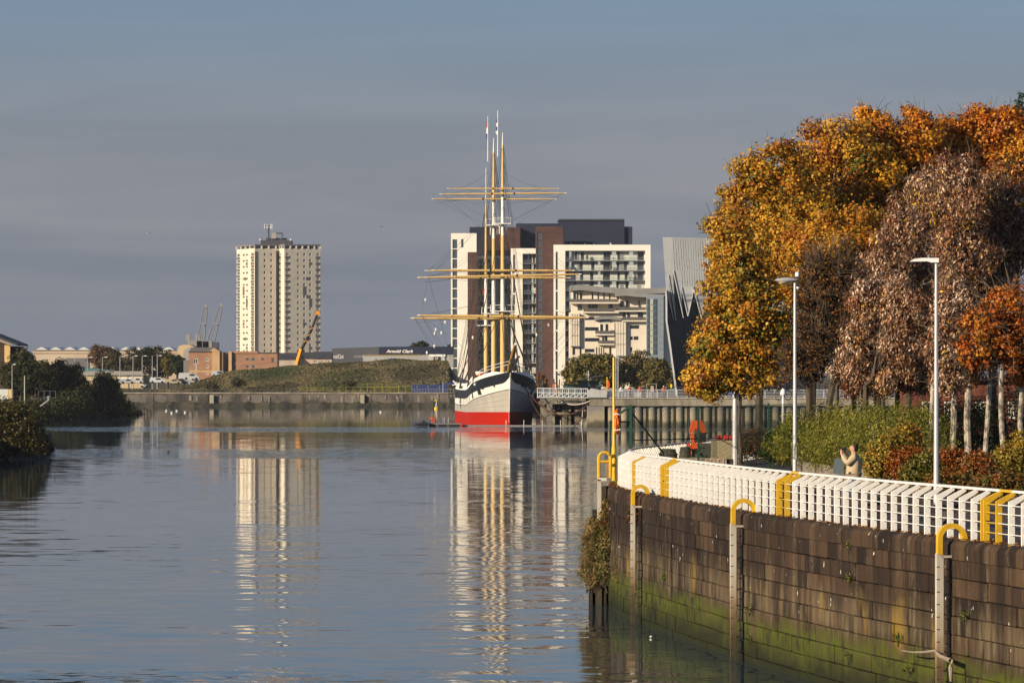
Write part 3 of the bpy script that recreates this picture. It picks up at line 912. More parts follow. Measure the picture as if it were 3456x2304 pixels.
def tbox(nm, x0, x1, y0, y1, dd, m, dep=6): return MB().bx(PX(x0, TD), PX(x1, TD), TD + dd, TD + dd + dep, PZ(y1, TD), PZ(y0, TD)).build(nm, m, tower)
tbox('plant_room', 878, 983, 810, 828, 4, RD, 9); tbox('plant_room', 895, 965, 802, 812, 6, RD, 5)
tbox('tank_housing', 915, 930, 785, 804, 5, mat('plant_pale', (.30, .29, .26), .8), 3); tbox('gantry_beam', 930, 952, 784, 788, 5, RD, 1); tbox('gantry_leg', 949, 952, 786, 804, 5, RD, 1)
mb = MB(); mb.tube([PT(907, 810, TD + 6), PT(906, 770, TD + 6)], .35, 6)
mb.tube([PT(893, 772, TD + 6), PT(917, 772, TD + 6)], .18, 5); mb.tube([PT(893, 762, TD + 6), PT(917, 762, TD + 6)], .14, 5)
mb.build('antenna_mast', RD, tower)
for xx in (890.5, 899, 911, 915.5):
    MB().bx(PX(xx - 1.3, TD), PX(xx + 1.3, TD), TD + 5.5, TD + 6.2, PZ(772, TD), PZ(755, TD)).build('antenna_panel', mat('antenna_white', (.6, .6, .58), .5), tower)
for xx in (878, 982): MB().tube([PT(xx, 812, TD + 4), PT(xx, 806, TD + 4)], .4, 6).build('roof_light', mat('antenna_white', (0, 0, 0)), tower)

# ---- waterfront apartments
AD = 1340.0
def ax(px, D=AD): return PX(px, D)
def az(py, D=AD): return PZ(py, D)
A_Z0 = 3.0
RENDER = mat('white_render', (.80, .755, .67), .85, (.76, .71, .62), .12)
BRICK = mat('red_brown_brick', (.092, .048, .040), .9, (.065, .036, .032), .25, (1, 1, 3))
NAVY = mat('navy_cladding', (.018, .024, .045), .5, (.024, .03, .052), .2)
BALG = glassmat('balcony_glass', (.90, .94, .94), .91)
SLABM = mat('balcony_slab', (.22, .225, .22), .8)
PALE = mat('balcony_wall', (.60, .58, .52), .85, (.52, .51, .46), .3)
def zy(v): return 700 + v * .39974         # rows / columns measured on an enlargement
def zx(v): return 1480 + v * .39966
def block(parent, nm, x0, x1, y0, D, dep, m, y1=None):
    z1 = az(y0, D); z0 = A_Z0 if y1 is None else az(y1, D)
    return MB().bx(PX(x0, D), PX(x1, D), D, D + dep, z0, z1).build(nm, m, parent)
U = Vector((1, 0, 0))
def slot_facade(parent, x0, x1, ytop, D, slots, m, nm='wall', glass=BLUEGLASS, dep=14, ybot=None, fr=GREYFR):
    """front wall with openings given in photograph pixels (x0,x1,y0,y1); side and back closed"""
    X0, X1 = PX(x0, D), PX(x1, D); Zt = PZ(ytop, D); Zb = A_Z0 if ybot is None else PZ(ybot, D)
    rects = [(PX(a, D) - X0, PX(b, D) - X0, PZ(d, D) - Zb, PZ(c, D) - Zb) for a, b, c, d in slots]
    rects = [r for r in rects if r[2] >= 0]
    facade((X0, D, Zb), U, X1 - X0, Zt - Zb, rects, m, parent, nm, .3)
    mb = MB()
    mb.quad((X0, D, Zb), (X0, D + dep, Zb), (X0, D + dep, Zt), (X0, D, Zt)); mb.quad((X1, D, Zb), (X1, D + dep, Zb), (X1, D + dep, Zt), (X1, D, Zt))
    mb.quad((X0, D, Zt), (X1, D, Zt), (X1, D + dep, Zt), (X0, D + dep, Zt)); mb.quad((X0, D + dep, Zb), (X1, D + dep, Zb), (X1, D + dep, Zt), (X0, D + dep, Zt))
    mb.build('side_walls', m, parent)
    for r in rects:
        window_at((X0, D, Zb), U, (r[0] + r[1]) / 2, (r[2] + r[3]) / 2, r[1] - r[0], r[3] - r[2], glass, fr, parent, .25, 0, .06)

flats = thing('apartment_tower', 'slim white apartment tower with a glazed corner strip behind the ship', 'apartment block', (ax(1565), AD, A_Z0))
sl = []
y = zy(270)
while y < zy(1400): sl.append((zx(118), zx(158), y, y + 30.5)); y += 33.5
sl.append((zx(191), zx(211), zy(268), zy(338)))
slot_facade(flats, zx(105), zx(320), zy(218), AD, sl, RENDER)
block(flats, 'brick_wall', zx(246), zx(326), zy(377), AD - .6, .5, BRICK)
sl = [(zx(262), zx(280), zy(425) + 33.5 * k, zy(425) + 33.5 * k + 28) for k in range(12)]
for s_ in sl: window_at((ax(s_[0]), AD - .6, 0), U, (ax(s_[1]) - ax(s_[0])) / 2, az((s_[2] + s_[3]) / 2), ax(s_[1]) - ax(s_[0]), az(s_[2]) - az(s_[3]), PALE, GREYFR, flats, .04, 0)

mid = thing('apartment_block', 'brown brick and glass apartment block with navy roof storeys behind the masts', 'apartment block', (ax(1650), AD + 20, A_Z0))
block(mid, 'roof_storey', zx(262), zx(420), zy(165), AD + 24, 16, NAVY)
block(mid, 'roof_storey', zx(655), zx(1050), zy(135), AD + 26, 16, NAVY)
block(mid, 'brick_wall', zx(420), zx(690), zy(167), AD + 22, 14, BRICK)
X0, X1 = zx(326), zx(612)
block(mid, 'rear_wall', X0, X1, zy(410), AD + 16, 5, PALE)
for k in range(20):
    yy = zy(425) + 33.6 * k * .62
    if yy > 1262: break
    MB().bx(ax(X0), ax(X1), AD + 13.6, AD + 16, az(yy + 18), az(yy + 16.6)).build('balcony_slab', SLABM, mid)
    MB().bx(ax(X0), ax(X1), AD + 13.7, AD + 13.75, az(yy + 16.4), az(yy + 7)).build('balcony_glass', BALG, mid)
    for j, (a, b) in enumerate(((335, 372), (412, 436), (478, 508), (545, 566))):
        if (k + j) % 3 == 2: a += 14; b += 10
        window_at((ax(zx(a)), AD + 16, 0), U, (ax(zx(b)) - ax(zx(a))) / 2, az(yy + 8), ax(zx(b)) - ax(zx(a)), 1.5, DARKGLASS, None, mid, -.03, 0)
block(mid, 'glass_strip', zx(478), zx(512), zy(420), AD + 13, .6, BLUEGLASS)

def balcony_block(root, x0, x1, ytop, wall_x1, beam_y1, right_x, D, slots_x, doors, ybot_px, pitch=33.6, seed=1):
    rnd = random.Random(seed)
    sl = []
    y = beam_y1 + 4
    while y < 1275: sl.append((slots_x[0], slots_x[1], y, y + 62)); y += 67
    slot_facade(root, x0, wall_x1, ytop, D, sl, RENDER)
    block(root, 'top_beam', wall_x1, x1, ytop, D, 9, RENDER, beam_y1)
    if right_x: block(root, 'end_wall', right_x, x1, beam_y1, D, 9, RENDER)
    xr = right_x or x1
    X0, X1 = PX(wall_x1, D), PX(xr, D)
    # recessed wall with full-height doors
    lev = []
    y = beam_y1
    while y < ybot_px: lev.append(y); y += pitch
    rects = []
    Zb = PZ(ybot_px, D); Zt = PZ(beam_y1, D)
    dd = []
    for L in lev:
        for (f, w) in doors:
            if rnd.random() < .12: continue
            f2 = f + rnd.uniform(-.012, .012)
            a = X0 + (X1 - X0) * f2; b = a + w
            z1 = PZ(L + 2.0, D); z0 = PZ(L + 32, D)
            if b < X1 - .1 and z0 > Zb: rects.append((a - X0, b - X0, z0 - Zb, z1 - Zb))
    facade((X0, D + 2.2, Zb), U, X1 - X0, Zt - Zb, rects, PALE, root, 'recessed_wall', .15)
    for r in rects: window_at((X0, D + 2.2, Zb), U, (r[0] + r[1]) / 2, (r[2] + r[3]) / 2, r[1] - r[0], r[3] - r[2], DARKGLASS if rnd.random() < .75 else BLUEGLASS, GREYFR, root, .12, 1 if r[1] - r[0] > 1.4 else 0, .07)
    for L in lev[1:]:
        MB().bx(X0 + .02, X1 - .02, D + .15, D + 2.15, PZ(L + .9, D), PZ(L - .6, D)).build('balcony_slab', SLABM, root)
        MB().bx(X0 + .02, X1 - .02, D + .2, D + .25, PZ(L - 1.3, D), PZ(L - 12.5, D)).build('balcony_glass', BALG, root)
        for q in range(int((X1 - X0) / 3.2)):
            xx = X0 + 1.6 + q * 3.2
            MB().bx(xx, xx + .07, D + .12, D + .2, PZ(L - 1.3, D), PZ(L - 13, D)).build('balcony_post', GREYFR, root)
        for q in range(int((X1 - X0) / 7)):
            if rnd.random() < .6:
                xx = X0 + rnd.uniform(1, X1 - X0 - 1); s_ = rnd.uniform(.25, .5)
                MB().lathe((xx, D + 1.0, PZ(L - 1.2, D)), [(s_ * .5, 0), (s_ * .7, .5), (s_ * 1.2, 1.0), (s_ * .7, 1.5), (.05, 1.8)], 7).build('potted_plant', mat('pot_plant', (.05, .07, .03), .9, (.1, .1, .05), 3), root)
    MB().bx(X0, X1, D + 2.5, D + 9, Zb, Zt).build('inner_core', PALE, root)
    # vertical ladder-like glazed screens that break up the balconies
    for f in (((.05, .65), (.41, .7), (.585, 1.2), (.80, 1.25)) if len(doors) > 4 else ((.68, .6),)):
        xx = X0 + (X1 - X0) * f[0]
        for L in lev:
            if rnd.random() < .3: continue
            z1, z0 = PZ(L + 3, D), PZ(L + 30, D)
            if z0 < Zb: continue
            m_ = MB()
            for q in range(5):
                zc = z0 + (z1 - z0) * (q + .5) / 5
                m_.box((xx + f[1] / 2, D + .3, zc), (f[1], .06, (z1 - z0) / 5 * .6))
            m_.build('louvre_screen', mat('louvre', (.50, .56, .58), .4), root)

b2 = thing('apartment_wing', 'narrow white framed apartment wing with stacked balconies right of the masts', 'apartment block', (ax(1770), AD - 6, A_Z0))
balcony_block(b2, zx(610), zx(822), zy(345), zx(710), zy(390), None, AD - 6, (zx(630), zx(647)), [(.03, 1.4), (.52, .6), (.78, .7)], 1290, seed=3)
brick = thing('stair_tower', 'tall red brown brick stair tower with a strip of glazing', 'apartment block', (ax(1855), AD - 3, A_Z0))
sl = [(zx(834), zx(874), zy(212) + 26 * k, zy(212) + 26 * k + 23) for k in range(18)]
slot_facade(brick, zx(821), zx(1050), zy(160), AD - 7, sl, BRICK, dep=12)
b3 = thing('apartment_slab', 'wide white framed apartment building with rows of glass balconies', 'apartment block', (ax(2030), AD - 10, A_Z0))
balcony_block(b3, zx(972), zx(1790), zy(315), zx(1070), zy(365), zx(1745), AD - 10, (zx(990), zx(1007)),
              [(.005, .85), (.11, .7), (.185, 1.0), (.32, 1.0), (.47, 2.1), (.645, .75), (.75, .9), (.915, 1.85)], 1290, seed=5)
navy = thing('navy_block', 'dark navy flat roofed block rising behind the white framed apartments', 'apartment block', (ax(2000), AD + 12, A_Z0))
block(navy, 'front_wall', zx(1016), zx(1570), zy(98), AD + 12, 18, NAVY)
block(navy, 'low_end', zx(1570.5), zx(1637), zy(162), AD + 13, 16, NAVY)
MB().bx(ax(zx(1012)), ax(zx(1574)), AD + 11.6, AD + 30, az(zy(98)), az(zy(94))).build('roof_edge', mat('roof_edge', (.08, .085, .10), .6), navy)
for v in (1122, 1235, 1312, 1453):
    MB().tube([PT(zx(v), zy(318), AD + 5), PT(zx(v), zy(300), AD + 5)], [.18, .28], 6).build('roof_vent', WHITEFR, navy)

# front block with swept roofs
FD = AD - 60
CREAMW = mat('cream_render', (.70, .62, .50), .85, (.64, .56, .45), .15)
ROOFG = mat('swept_roof', (.24, .235, .225), .6, (.20, .195, .19), .3)
fb = thing('terraced_apartments', 'cream terraced apartment building with swept grey roofs and balconies', 'apartment block', (PX(2080, FD), FD, A_Z0))
def ux(v): return 1900 + v * .3188
def uy(v): return 800 + v * .3189
def roofsheet(nm, pts, D, dep, th=1.0):
    mb = MB(); P = [(PX(ux(a), D), D, PZ(uy(b), D)) for a, b in pts]
    for p, q in zip(P, P[1:]):
        mb.prism([p, q, (q[0], q[1], q[2] - th), (p[0], p[1], p[2] - th)], (0, dep, 0))
    return mb.build(nm, ROOFG, fb)
sl = [(ux(232), ux(334), uy(842), uy(878)), (ux(232), ux(380), uy(953), uy(990)), (ux(232), ux(400), uy(1067), uy(1105)), (ux(232), ux(334), uy(1182), uy(1218)),
      (ux(712), ux(808), uy(932), uy(970)), (ux(712), ux(740), uy(1050), uy(1088)), (ux(748), ux(800), uy(1050), uy(1088)), (ux(712), ux(735), uy(1165), uy(1208))]
slot_facade(fb, ux(70), ux(885), uy(795), FD, sl, CREAMW, glass=DARKGLASS, dep=18)
roofsheet('main_roof', [(75, 512), (180, 503), (350, 520), (600, 540), (800, 545), (1000, 538), (1115, 533)], FD + .5, 18, 1.6)
roofsheet('lower_roof', [(550, 592), (660, 583), (780, 595), (900, 602), (1090, 608)], FD - 1.5, 12, 1.0)
roofsheet('small_roof', [(335, 850), (400, 838), (500, 835), (618, 850)], FD - 1.5, 9, .9)
def fbox(nm, a, b, c, d, D, dep, m): return MB().bx(PX(ux(a), D), PX(ux(b), D), D, D + dep, PZ(uy(d), D), PZ(uy(c), D)).build(nm, m, fb)
fbox('penthouse_wall', 90, 885, 575, 795, FD + 3, 14, CREAMW)
fbox('penthouse_core', 140, 880, 545, 578, FD + 4, 12, mat('roof_soffit', (.16, .155, .15), .8))
for a, b in ((110, 135), (145, 160), (178, 200), (304, 318), (366, 378), (428, 440), (487, 500), (570, 590)): fbox('tall_window', a, b, 585, 655, FD + 2.9, .2, DARKGLASS)
for a, b in ((155, 200), (265, 300), (302, 335), (337, 368), (482, 530)): fbox('tall_window', a, b, 706, 775, FD + 2.9, .2, BLUEGLASS)
for a, b in ((605, 634), (664, 690), (800, 812)): fbox('tall_window', a, b, 672, 750, FD + 2.6, .6, DARKGLASS)
for a, b in ((632, 662), (680, 708), (792, 822), (824, 846)): fbox('tall_window', a, b, 795, 870, FD - .1, .3, DARKGLASS)
RAILM = glassmat('terrace_rail', (.50, .47, .42), .40)
for a, b, c in ((75, 592, 690), (215, 592, 790), (548, 882, 775), (625, 882, 880), (338, 545, 1025), (368, 545, 1128)):
    fbox('terrace_slab', a, b, c, c + 14, FD - 1.6, 4.6 if c < 800 else 1.7, CREAMW)
    fbox('terrace_rail', a + 4, b - 2, c - 36, c - 2, FD - 1.5, .06, RAILM)
    for q in range(int((b - a) / 26)): fbox('rail_post', a + 6 + q * 26, a + 8 + q * 26, c - 38, c, FD - 1.6, .08, GREYFR)
fbox('bay_wall', 388, 545, 905, 1128, FD - .6, .6, CREAMW); fbox('bay_glass', 402, 500, 862, 912, FD - .5, .5, mat('bay_blue', (.16, .20, .21), .3))
for a, b, c, d in ((395, 418, 920, 1000), (450, 474, 920, 1000), (415, 430, 1042, 1105), (440, 465, 1042, 1105), (505, 542, 985, 1020)): fbox('bay_window', a, b, c, d, FD - .75, .2, DARKGLASS)
for x0_, x1_, rws in ((85, 168, ((815, 920), (930, 1036), (1046, 1150))), (565, 660, ((905, 1015), (1025, 1130), (1142, 1252)))):
    fbox('bay_box', x0_ - 8, x1_ + 6, rws[0][0] - 8, rws[-1][1] + 8, FD - 1.2, 1.2, CREAMW)
    for c, d in rws:
        for q in range(3):
            a = x0_ + 16 + q * (x1_ - x0_ - 8) / 3
            fbox('bay_window', a, a + 4.5, c, d, FD - 1.22, .1, PANEGLASS)
        fbox('bay_band', x0_ + 4, x1_, d + 1, d + 9, FD - 1.23, .1, GREYFR)
for c, d in ((1165, 1245),):
    for a, b in ((100, 128), (176, 196), (350, 362), (378, 388), (402, 412), (426, 436), (490, 512)): fbox('tall_window', a, b, c, d, FD - .03, .2, PANEGLASS)
gs = thing('glazed_stairwell', 'blue grey glazed stairwell and metal clad end of the cream apartments', 'building', (PX(2215, FD), FD - 2, A_Z0))
def gbox(nm, a, b, c, d, D, dep, m): return MB().bx(PX(ux(a), D), PX(ux(b), D), D, D + dep, PZ(uy(d), D), PZ(uy(c), D)).build(nm, m, gs)
CLAD = mat('blue_cladding', (.22, .26, .30), .5, (.19, .23, .27), .2)
gbox('clad_wall', 885, 1065, 615, 1520, FD - 3, 16, CLAD); gbox('end_wall', 1066, 1140, 640, 1520, FD - 1, 12, CREAMW)
for k in range(9):
    c = 655 + k * 66
    for a, b, m_ in ((892, 915, BLUEGLASS), (922, 955, mat('stair_pale', (.42, .42, .36), .4)), (963, 992, BLUEGLASS)): gbox('stair_pane', a, b, c, c + 58, FD - 3.2, .15, m_)
    gbox('clad_joint', 1003, 1063, c, c + 2, FD - 3.05, .1, GREYFR)
MB().bx(PX(2418, 1700), PX(2450, 1700), 1700, 1720, A_Z0, PZ(680, 1700)).build('core', BLUEGLASS, tag(thing('distant_tower', 'distant glassy tower top showing just left of the golden maple crown', 'tower block', (PX(2434, 1700), 1700, A_Z0)), 'distant glassy tower top showing just left of the golden maple crown', 'tower block'))

# ---- museum with zigzag metal roof
MD = 722.0
mus = thing('museum', 'grey metal clad museum with zigzag roof edge over dark glass', 'museum', (PX(2330, MD), MD, MZ))
ZINC = mat('zinc_cladding', (.39, .405, .405), .5, (.34, .355, .36), .5, (1, 1, .15), metal=.15)
ZINC2 = mat('zinc_edge', (.58, .60, .59), .45, metal=.2)
SEAM = mat('zinc_seam', (.33, .345, .345), .5)
MGL = mat('museum_glass', (.012, .014, .022), .10, spec=.6)
def vpt(a, b, D=MD): return PT(ux(a), uy(b), D)
def panel(pts, D, dep=.5, m=ZINC, nm='roof_panel'):
    return MB().prism([vpt(a, b, D) for a, b in pts], (0, dep, 0)).build(nm, m, mus)
# one folded sheet: the left spikes hang from the back facet, the right ones from the front facet
panel([(1055, 0), (2600, 40), (2600, 300), (1300, 300), (1163, 352), (1196, 888), (1113, 405), (1168, 866), (1093, 560)], MD + 2.4, .5)
panel([(1140, 196), (2600, 262), (2600, 425), (1215, 352), (1163, 352), (1150, 300)], MD + 1.5, .4)
panel([(1163, 354), (1215, 351), (2600, 420), (2600, 900), (1560, 600), (1470, 860), (1385, 535), (1318, 835), (1250, 535), (1273, 858)], MD, .6)
for q in ([(1163, 352), (1172, 352), (1277, 850), (1273, 860)], [(1250, 535), (1256, 528), (1321, 815), (1318, 838)], [(1385, 530), (1318, 838), (1327, 834), (1386, 575)], [(1385, 530), (1386, 575), (1462, 862), (1472, 862)],
          [(1093, 560), (1101, 560), (1170, 860), (1168, 868)], [(1113, 403), (1119, 400), (1199, 880), (1196, 890)]):
    panel(q, MD - .25 if q[0][0] > 1150 else MD + 2.2, .2, ZINC2, 'roof_trim')
panel([(1100, 380), (2600, 500), (2600, 1720), (1215, 1720), (1140, 1100), (1105, 880)], MD + 5, .6, MGL, 'glass_front')
panel([(1093, 560), (1103, 640), (1105, 890), (1140, 1130), (1200, 1568), (1215, 1720), (1206, 1720), (1190, 1568), (1130, 1130), (1096, 890)], MD + 1, 4, ZINC2, 'edge_fin')
for a in range(1270, 2400, 120): panel([(a, 560), (a + 6, 560), (a + 6, 1720), (a, 1720)], MD + 4.8, .15, RD, 'mullion')
for b in (895, 1085, 1225): panel([(1110 + max(0, b - 900) * .13, b), (2600, b), (2600, b + 5), (1110 + max(0, b - 900) * .13, b + 5)], MD + 4.7, .15, RD, 'transom')
for k in range(40):
    a = 1160 + k * 26
    panel([(a, 2 + (a - 1055) * .026), (a + 2, 2 + (a - 1055) * .026), (a + 14, 196 + (a - 1140) * .045), (a + 12, 196 + (a - 1140) * .045)], MD + 2.33, .1, SEAM, 'standing_seam')
    panel([(a + 10, 200 + (a - 1130) * .045), (a + 12, 200 + (a - 1130) * .045), (a + 26, 350 + (a - 1200) * .05), (a + 24, 350 + (a - 1200) * .05)], MD + 1.43, .1, SEAM, 'standing_seam')
    if k > 3:
        panel([(a - 10, 356 + (a - 1200) * .05), (a - 8, 356 + (a - 1200) * .05), (a + 2, 520), (a, 520)], MD - .07, .1, SEAM, 'standing_seam')

# ---- far bank buildings
def place_rect(parent, nm, x0, x1, y0, y1, D, dep, m): return MB().bx(PX(x0, D), PX(x1, D), D, D + dep, PZ(y1, D), PZ(y0, D)).build(nm, m, parent)
# car showroom
CD = 1290.0
show = thing('car_showroom', 'low grey and navy car showroom on top of the grass mound with Arnold Clark sign', 'showroom', (PX(1320, CD), CD, PZ(1235, CD)))
SGREY = mat('showroom_grey', (.085, .088, .10), .6, (.075, .078, .09), .2); SBLUE = mat('showroom_navy', (.020, .026, .052), .5)
SWH = mat('showroom_white', (.36, .35, .335), .6, (.31, .305, .30), .15)
mb = MB(); mb.prism([PT(1121, 1175, CD), PT(1279, 1170, CD), PT(1279, 1240, CD), PT(1121, 1240, CD)], (0, 18, 0)); mb.build('grey_wing', SGREY, show)
mb = MB(); mb.prism([PT(1279.3, 1170, CD - .4), PT(1530, 1169, CD - .4), PT(1530, 1195.5, CD - .4), PT(1279.3, 1196, CD - .4)], (0, 18, 0)); mb.build('fascia', SBLUE, show)
mb = MB(); mb.prism([PT(1225, 1198.5, CD - .2), PT(1530, 1196.5, CD - .2), PT(1530, 1240, CD - .2), PT(1225, 1240, CD - .2)], (0, 12, 0)); mb.build('front_wall', SWH, show)
mb = MB(); mb.prism([PT(1225, 1197.2, CD - .5), PT(1420, 1196.0, CD - .5), PT(1420, 1197.2, CD - .5), PT(1225, 1198.4, CD - .5)], (0, .4, 0)); mb.build('yellow_line', mat('yellow_line', (.55, .36, .05), .6), show)
SIGNW = mat('sign_white', (.82, .80, .76), .5)
text_mesh('lettering', 'Arnold Clark', 1.22, SIGNW, PT(1348.5, 1185.5, CD - .55), show, shear=.28, offset=.035, extrude=.05, sx=1.17)
place_rect(show, 'entrance_canopy', 1448, 1503, 1195.5, 1203, CD - .6, .5, mat('canopy_white', (.75, .73, .68), .6))
place_rect(show, 'entrance_wall', 1444, 1502, 1203, 1240, CD - .5, .3, mat('pale_wall', (.45, .44, .42), .6))
dk = place_rect(show, 'dark_sign', 1463, 1485, 1203.5, 1240, CD - .75, .2, mat('sign_black', (.018, .018, .022), .4))
mb = MB(); c = PT(1474, 1209.5, CD - .85)
mb.tube([c + Vector((.42 * math.cos(t), 0, .32 * math.sin(t))) for t in [k * math.pi / 8 for k in range(17)]], .06, 5, cap=False)
mb.tube([c + Vector((-.40, 0, .08)), c + Vector((-.15, 0, .13)), c + Vector((0, 0, -.12)), c + Vector((.15, 0, .13)), c + Vector((.40, 0, .08))], .05, 5); mb.build('winged_emblem', SIGNW, show)
mb = MB(); c = PT(1320, 1211.5, CD - .35)
mb.prism([c + Vector((.97 * math.cos(t), 0, .43 * math.sin(t))) for t in [k * math.pi / 12 for k in range(24)]], (0, .1, 0)); ov = mb.build('oval_sign', mat('oval_blue', (.018, .06, .26), .35), show)
mb = MB(); mb.tube([c + Vector((.90 * math.cos(t), -.03, .38 * math.sin(t))) for t in [k * math.pi / 12 for k in range(25)]], .03, 4, cap=False); mb.build('oval_rim', SIGNW, show)
text_mesh('script', 'Ford', .62, SIGNW, c + Vector((0, -.06, 0)), show, shear=.4, extrude=.02, sx=1.1)
text_mesh('tall_lettering', 'ArnoldClark', 1.75, SIGNW, PT(1139.5, 1203.5, CD - .12), show, offset=.012, extrude=.05, sx=.40)
text_mesh('small_lettering', 'MOTORSTORE', 1.05, mat('sign_grey', (.42, .42, .42), .6), PT(1212, 1204, CD - .12), show, offset=.01, extrude=.04, sx=.40)
text_mesh('faint_mark', 'A', 1.1, mat('sign_faint', (.24, .25, .28), .6), PT(1268, 1213, CD - .32), show, extrude=.02)

# pale houses with dark slate roofs
SLATE = mat('slate_roof', (.045, .045, .052), .8, (.06, .058, .062), .4); PINK = mat('pink_harling', (.46, .36, .28), .9, (.42, .32, .25), .4)
def house(label, x0, x1, yr, ye, yb, D, wins, dep=9, chim=None):
    h = thing('house', label, 'house', (PX((x0 + x1) / 2, D), D, PZ(yb, D)), 'pale houses beside the showroom')
    X0, X1 = PX(x0, D), PX(x1, D); Zb, Ze, Zr = PZ(yb, D), PZ(ye, D), PZ(yr, D)
    rects = [(PX(a, D) - X0, PX(b, D) - X0, PZ(d, D) - Zb, PZ(c, D) - Zb) for a, b, c, d in wins]
    facade((X0, D, Zb), U, X1 - X0, Ze - Zb, rects, PINK, h, 'wall', .15)
    MB().bx(X0, X1, D + .4, D + dep, Zb, Ze).build('inner_walls', PINK, h)
    for r in rects: window_at((X0, D, Zb), U, (r[0] + r[1]) / 2, (r[2] + r[3]) / 2, r[1] - r[0], r[3] - r[2], PANEGLASS, WHITEFR, h, .12, 1, .12)
    e = .3
    MB().prism([(X0 - .02, D - e, Ze), (X0 - .02, D + dep + e, Ze), (X0 - .02, D + dep / 2, Zr)], (X1 - X0 + .04, 0, 0)).build('roof', SLATE, h)
    for cxx in chim or []:
        MB().bx(PX(cxx - 2.5, D), PX(cxx + 2.5, D), D + dep / 2 - .4, D + dep / 2 + .4, Zr - .5, Zr + 1.0).build('chimney', PINK, h)
    return h
HD = 1270
house('pale house with slate roof behind the orange crane boom', 938, 1000, 1190, 1213, 1245, HD, [(944, 951, 1217, 1226), (953, 960, 1217, 1226), (984, 992, 1217, 1226)])
house('small pale house just right of the orange crane boom', 1000.5, 1056, 1188, 1210, 1245, HD + 4, [(1018, 1027, 1216, 1225)])
house('pale house with two windows beside the grey showroom wing', 1056.5, 1120, 1186, 1211, 1245, HD - 3, [(1058, 1070, 1214, 1224), (1083, 1092, 1214, 1224), (1106, 1115, 1214, 1224)])
# brick flats
TANB = mat('tan_brick', (.34, .19, .115), .9, (.27, .145, .09), .3, (1, 1, 3)); TANL = mat('buff_brick', (.50, .33, .18), .9, (.44, .28, .15), .3)
BW = 1250
fl1 = thing('brick_flats', 'tan brick flats with a gabled grey roof below the shipyard cranes', 'flats', (PX(695, BW), BW, PZ(1278, BW)))
X0, X1 = PX(637, BW), PX(735, BW); Zb = PZ(1280, BW)
wn = [(653, 668, 1210, 1228), (693, 705, 1208, 1218), (655, 664, 1232, 1248), (693, 705, 1232, 1241), (655, 664, 1257, 1272), (695, 704, 1257, 1264)]
rects = [(PX(a, BW) - X0, PX(b, BW) - X0, PZ(d, BW) - Zb, PZ(c, BW) - Zb) for a, b, c, d in wn]
facade((X0, BW, Zb), U, X1 - X0, PZ(1187, BW) - Zb, rects, TANB, fl1, 'wall', .15)
for r in rects: window_at((X0, BW, Zb), U, (r[0] + r[1]) / 2, (r[2] + r[3]) / 2, r[1] - r[0], r[3] - r[2], BLUEGLASS, WHITEFR, fl1, .12, 1, .1)
place_rect(fl1, 'inner_walls', 637, 735, 1187, 1280, BW + .5, 9, TANB); place_rect(fl1, 'buff_base', 637, 722, 1250, 1256, BW - .08, .07, TANL)
place_rect(fl1, 'projecting_bay', 716, 741, 1184, 1280, BW - 1.2, 9, TANL); place_rect(fl1, 'corner_bay', 741.3, 752, 1190, 1280, BW - .6, 8, TANL)
MB().prism([PT(634, 1187, BW - .4), PT(741, 1187, BW - .4), PT(728, 1172, BW + 4), PT(650, 1172, BW + 4)], (0, 5, 0)).build('roof', mat('grey_tile', (.14, .125, .11), .9), fl1)
MB().prism([PT(706, 1185.5, BW - 1.3), PT(744, 1185.5, BW - 1.3), PT(722, 1173.5, BW - 1.3)], (0, 9, 0)).build('gable', TANL, fl1)
place_rect(fl1, 'glazed_link', 752.5, 770, 1188, 1280, BW + 2, 5, mat('link_grey', (.12, .125, .12), .6))
place_rect(fl1, 'left_annex', 619, 636.6, 1215, 1280, BW + 3, 5, mat('annex_grey', (.16, .16, .165), .8))
fl2 = thing('long_brick_flats', 'long low red brick flats at the left foot of the grass slope', 'flats', (PX(850, BW), BW, PZ(1260, BW)))
X0, X1 = PX(778, BW), PX(936, BW); Zb = PZ(1275, BW)
wn = [(789, 797, 1207, 1224), (830, 840, 1207, 1216), (850, 860, 1207, 1217), (882, 891, 1207, 1216), (916, 925, 1207, 1223), (789, 797, 1232, 1246), (830, 840, 1232, 1241), (850, 860, 1232, 1242)]
rects = [(PX(a, BW) - X0, PX(b, BW) - X0, PZ(d, BW) - Zb, PZ(c, BW) - Zb) for a, b, c, d in wn]
facade((X0, BW, Zb), U, X1 - X0, PZ(1191, BW) - Zb, rects, TANB, fl2, 'wall', .15)
for r in rects: window_at((X0, BW, Zb), U, (r[0] + r[1]) / 2, (r[2] + r[3]) / 2, r[1] - r[0], r[3] - r[2], BLUEGLASS, GREYFR, fl2, .12, 1, .1)
place_rect(fl2, 'inner_walls', 778, 936, 1189, 1275, BW + .5, 9, TANB); place_rect(fl2, 'buff_corner', 771, 782, 1186, 1275, BW - .8, 9, TANL)
MB().prism([PT(780, 1185, BW), PT(868, 1185, BW), PT(872, 1191.5, BW - .3), PT(778, 1191.5, BW - .3)], (0, 9, 0)).build('parapet', TANB, fl2)
place_rect(fl2, 'roof_edge', 868, 938, 1189, 1192, BW - .2, 9, SLATE)

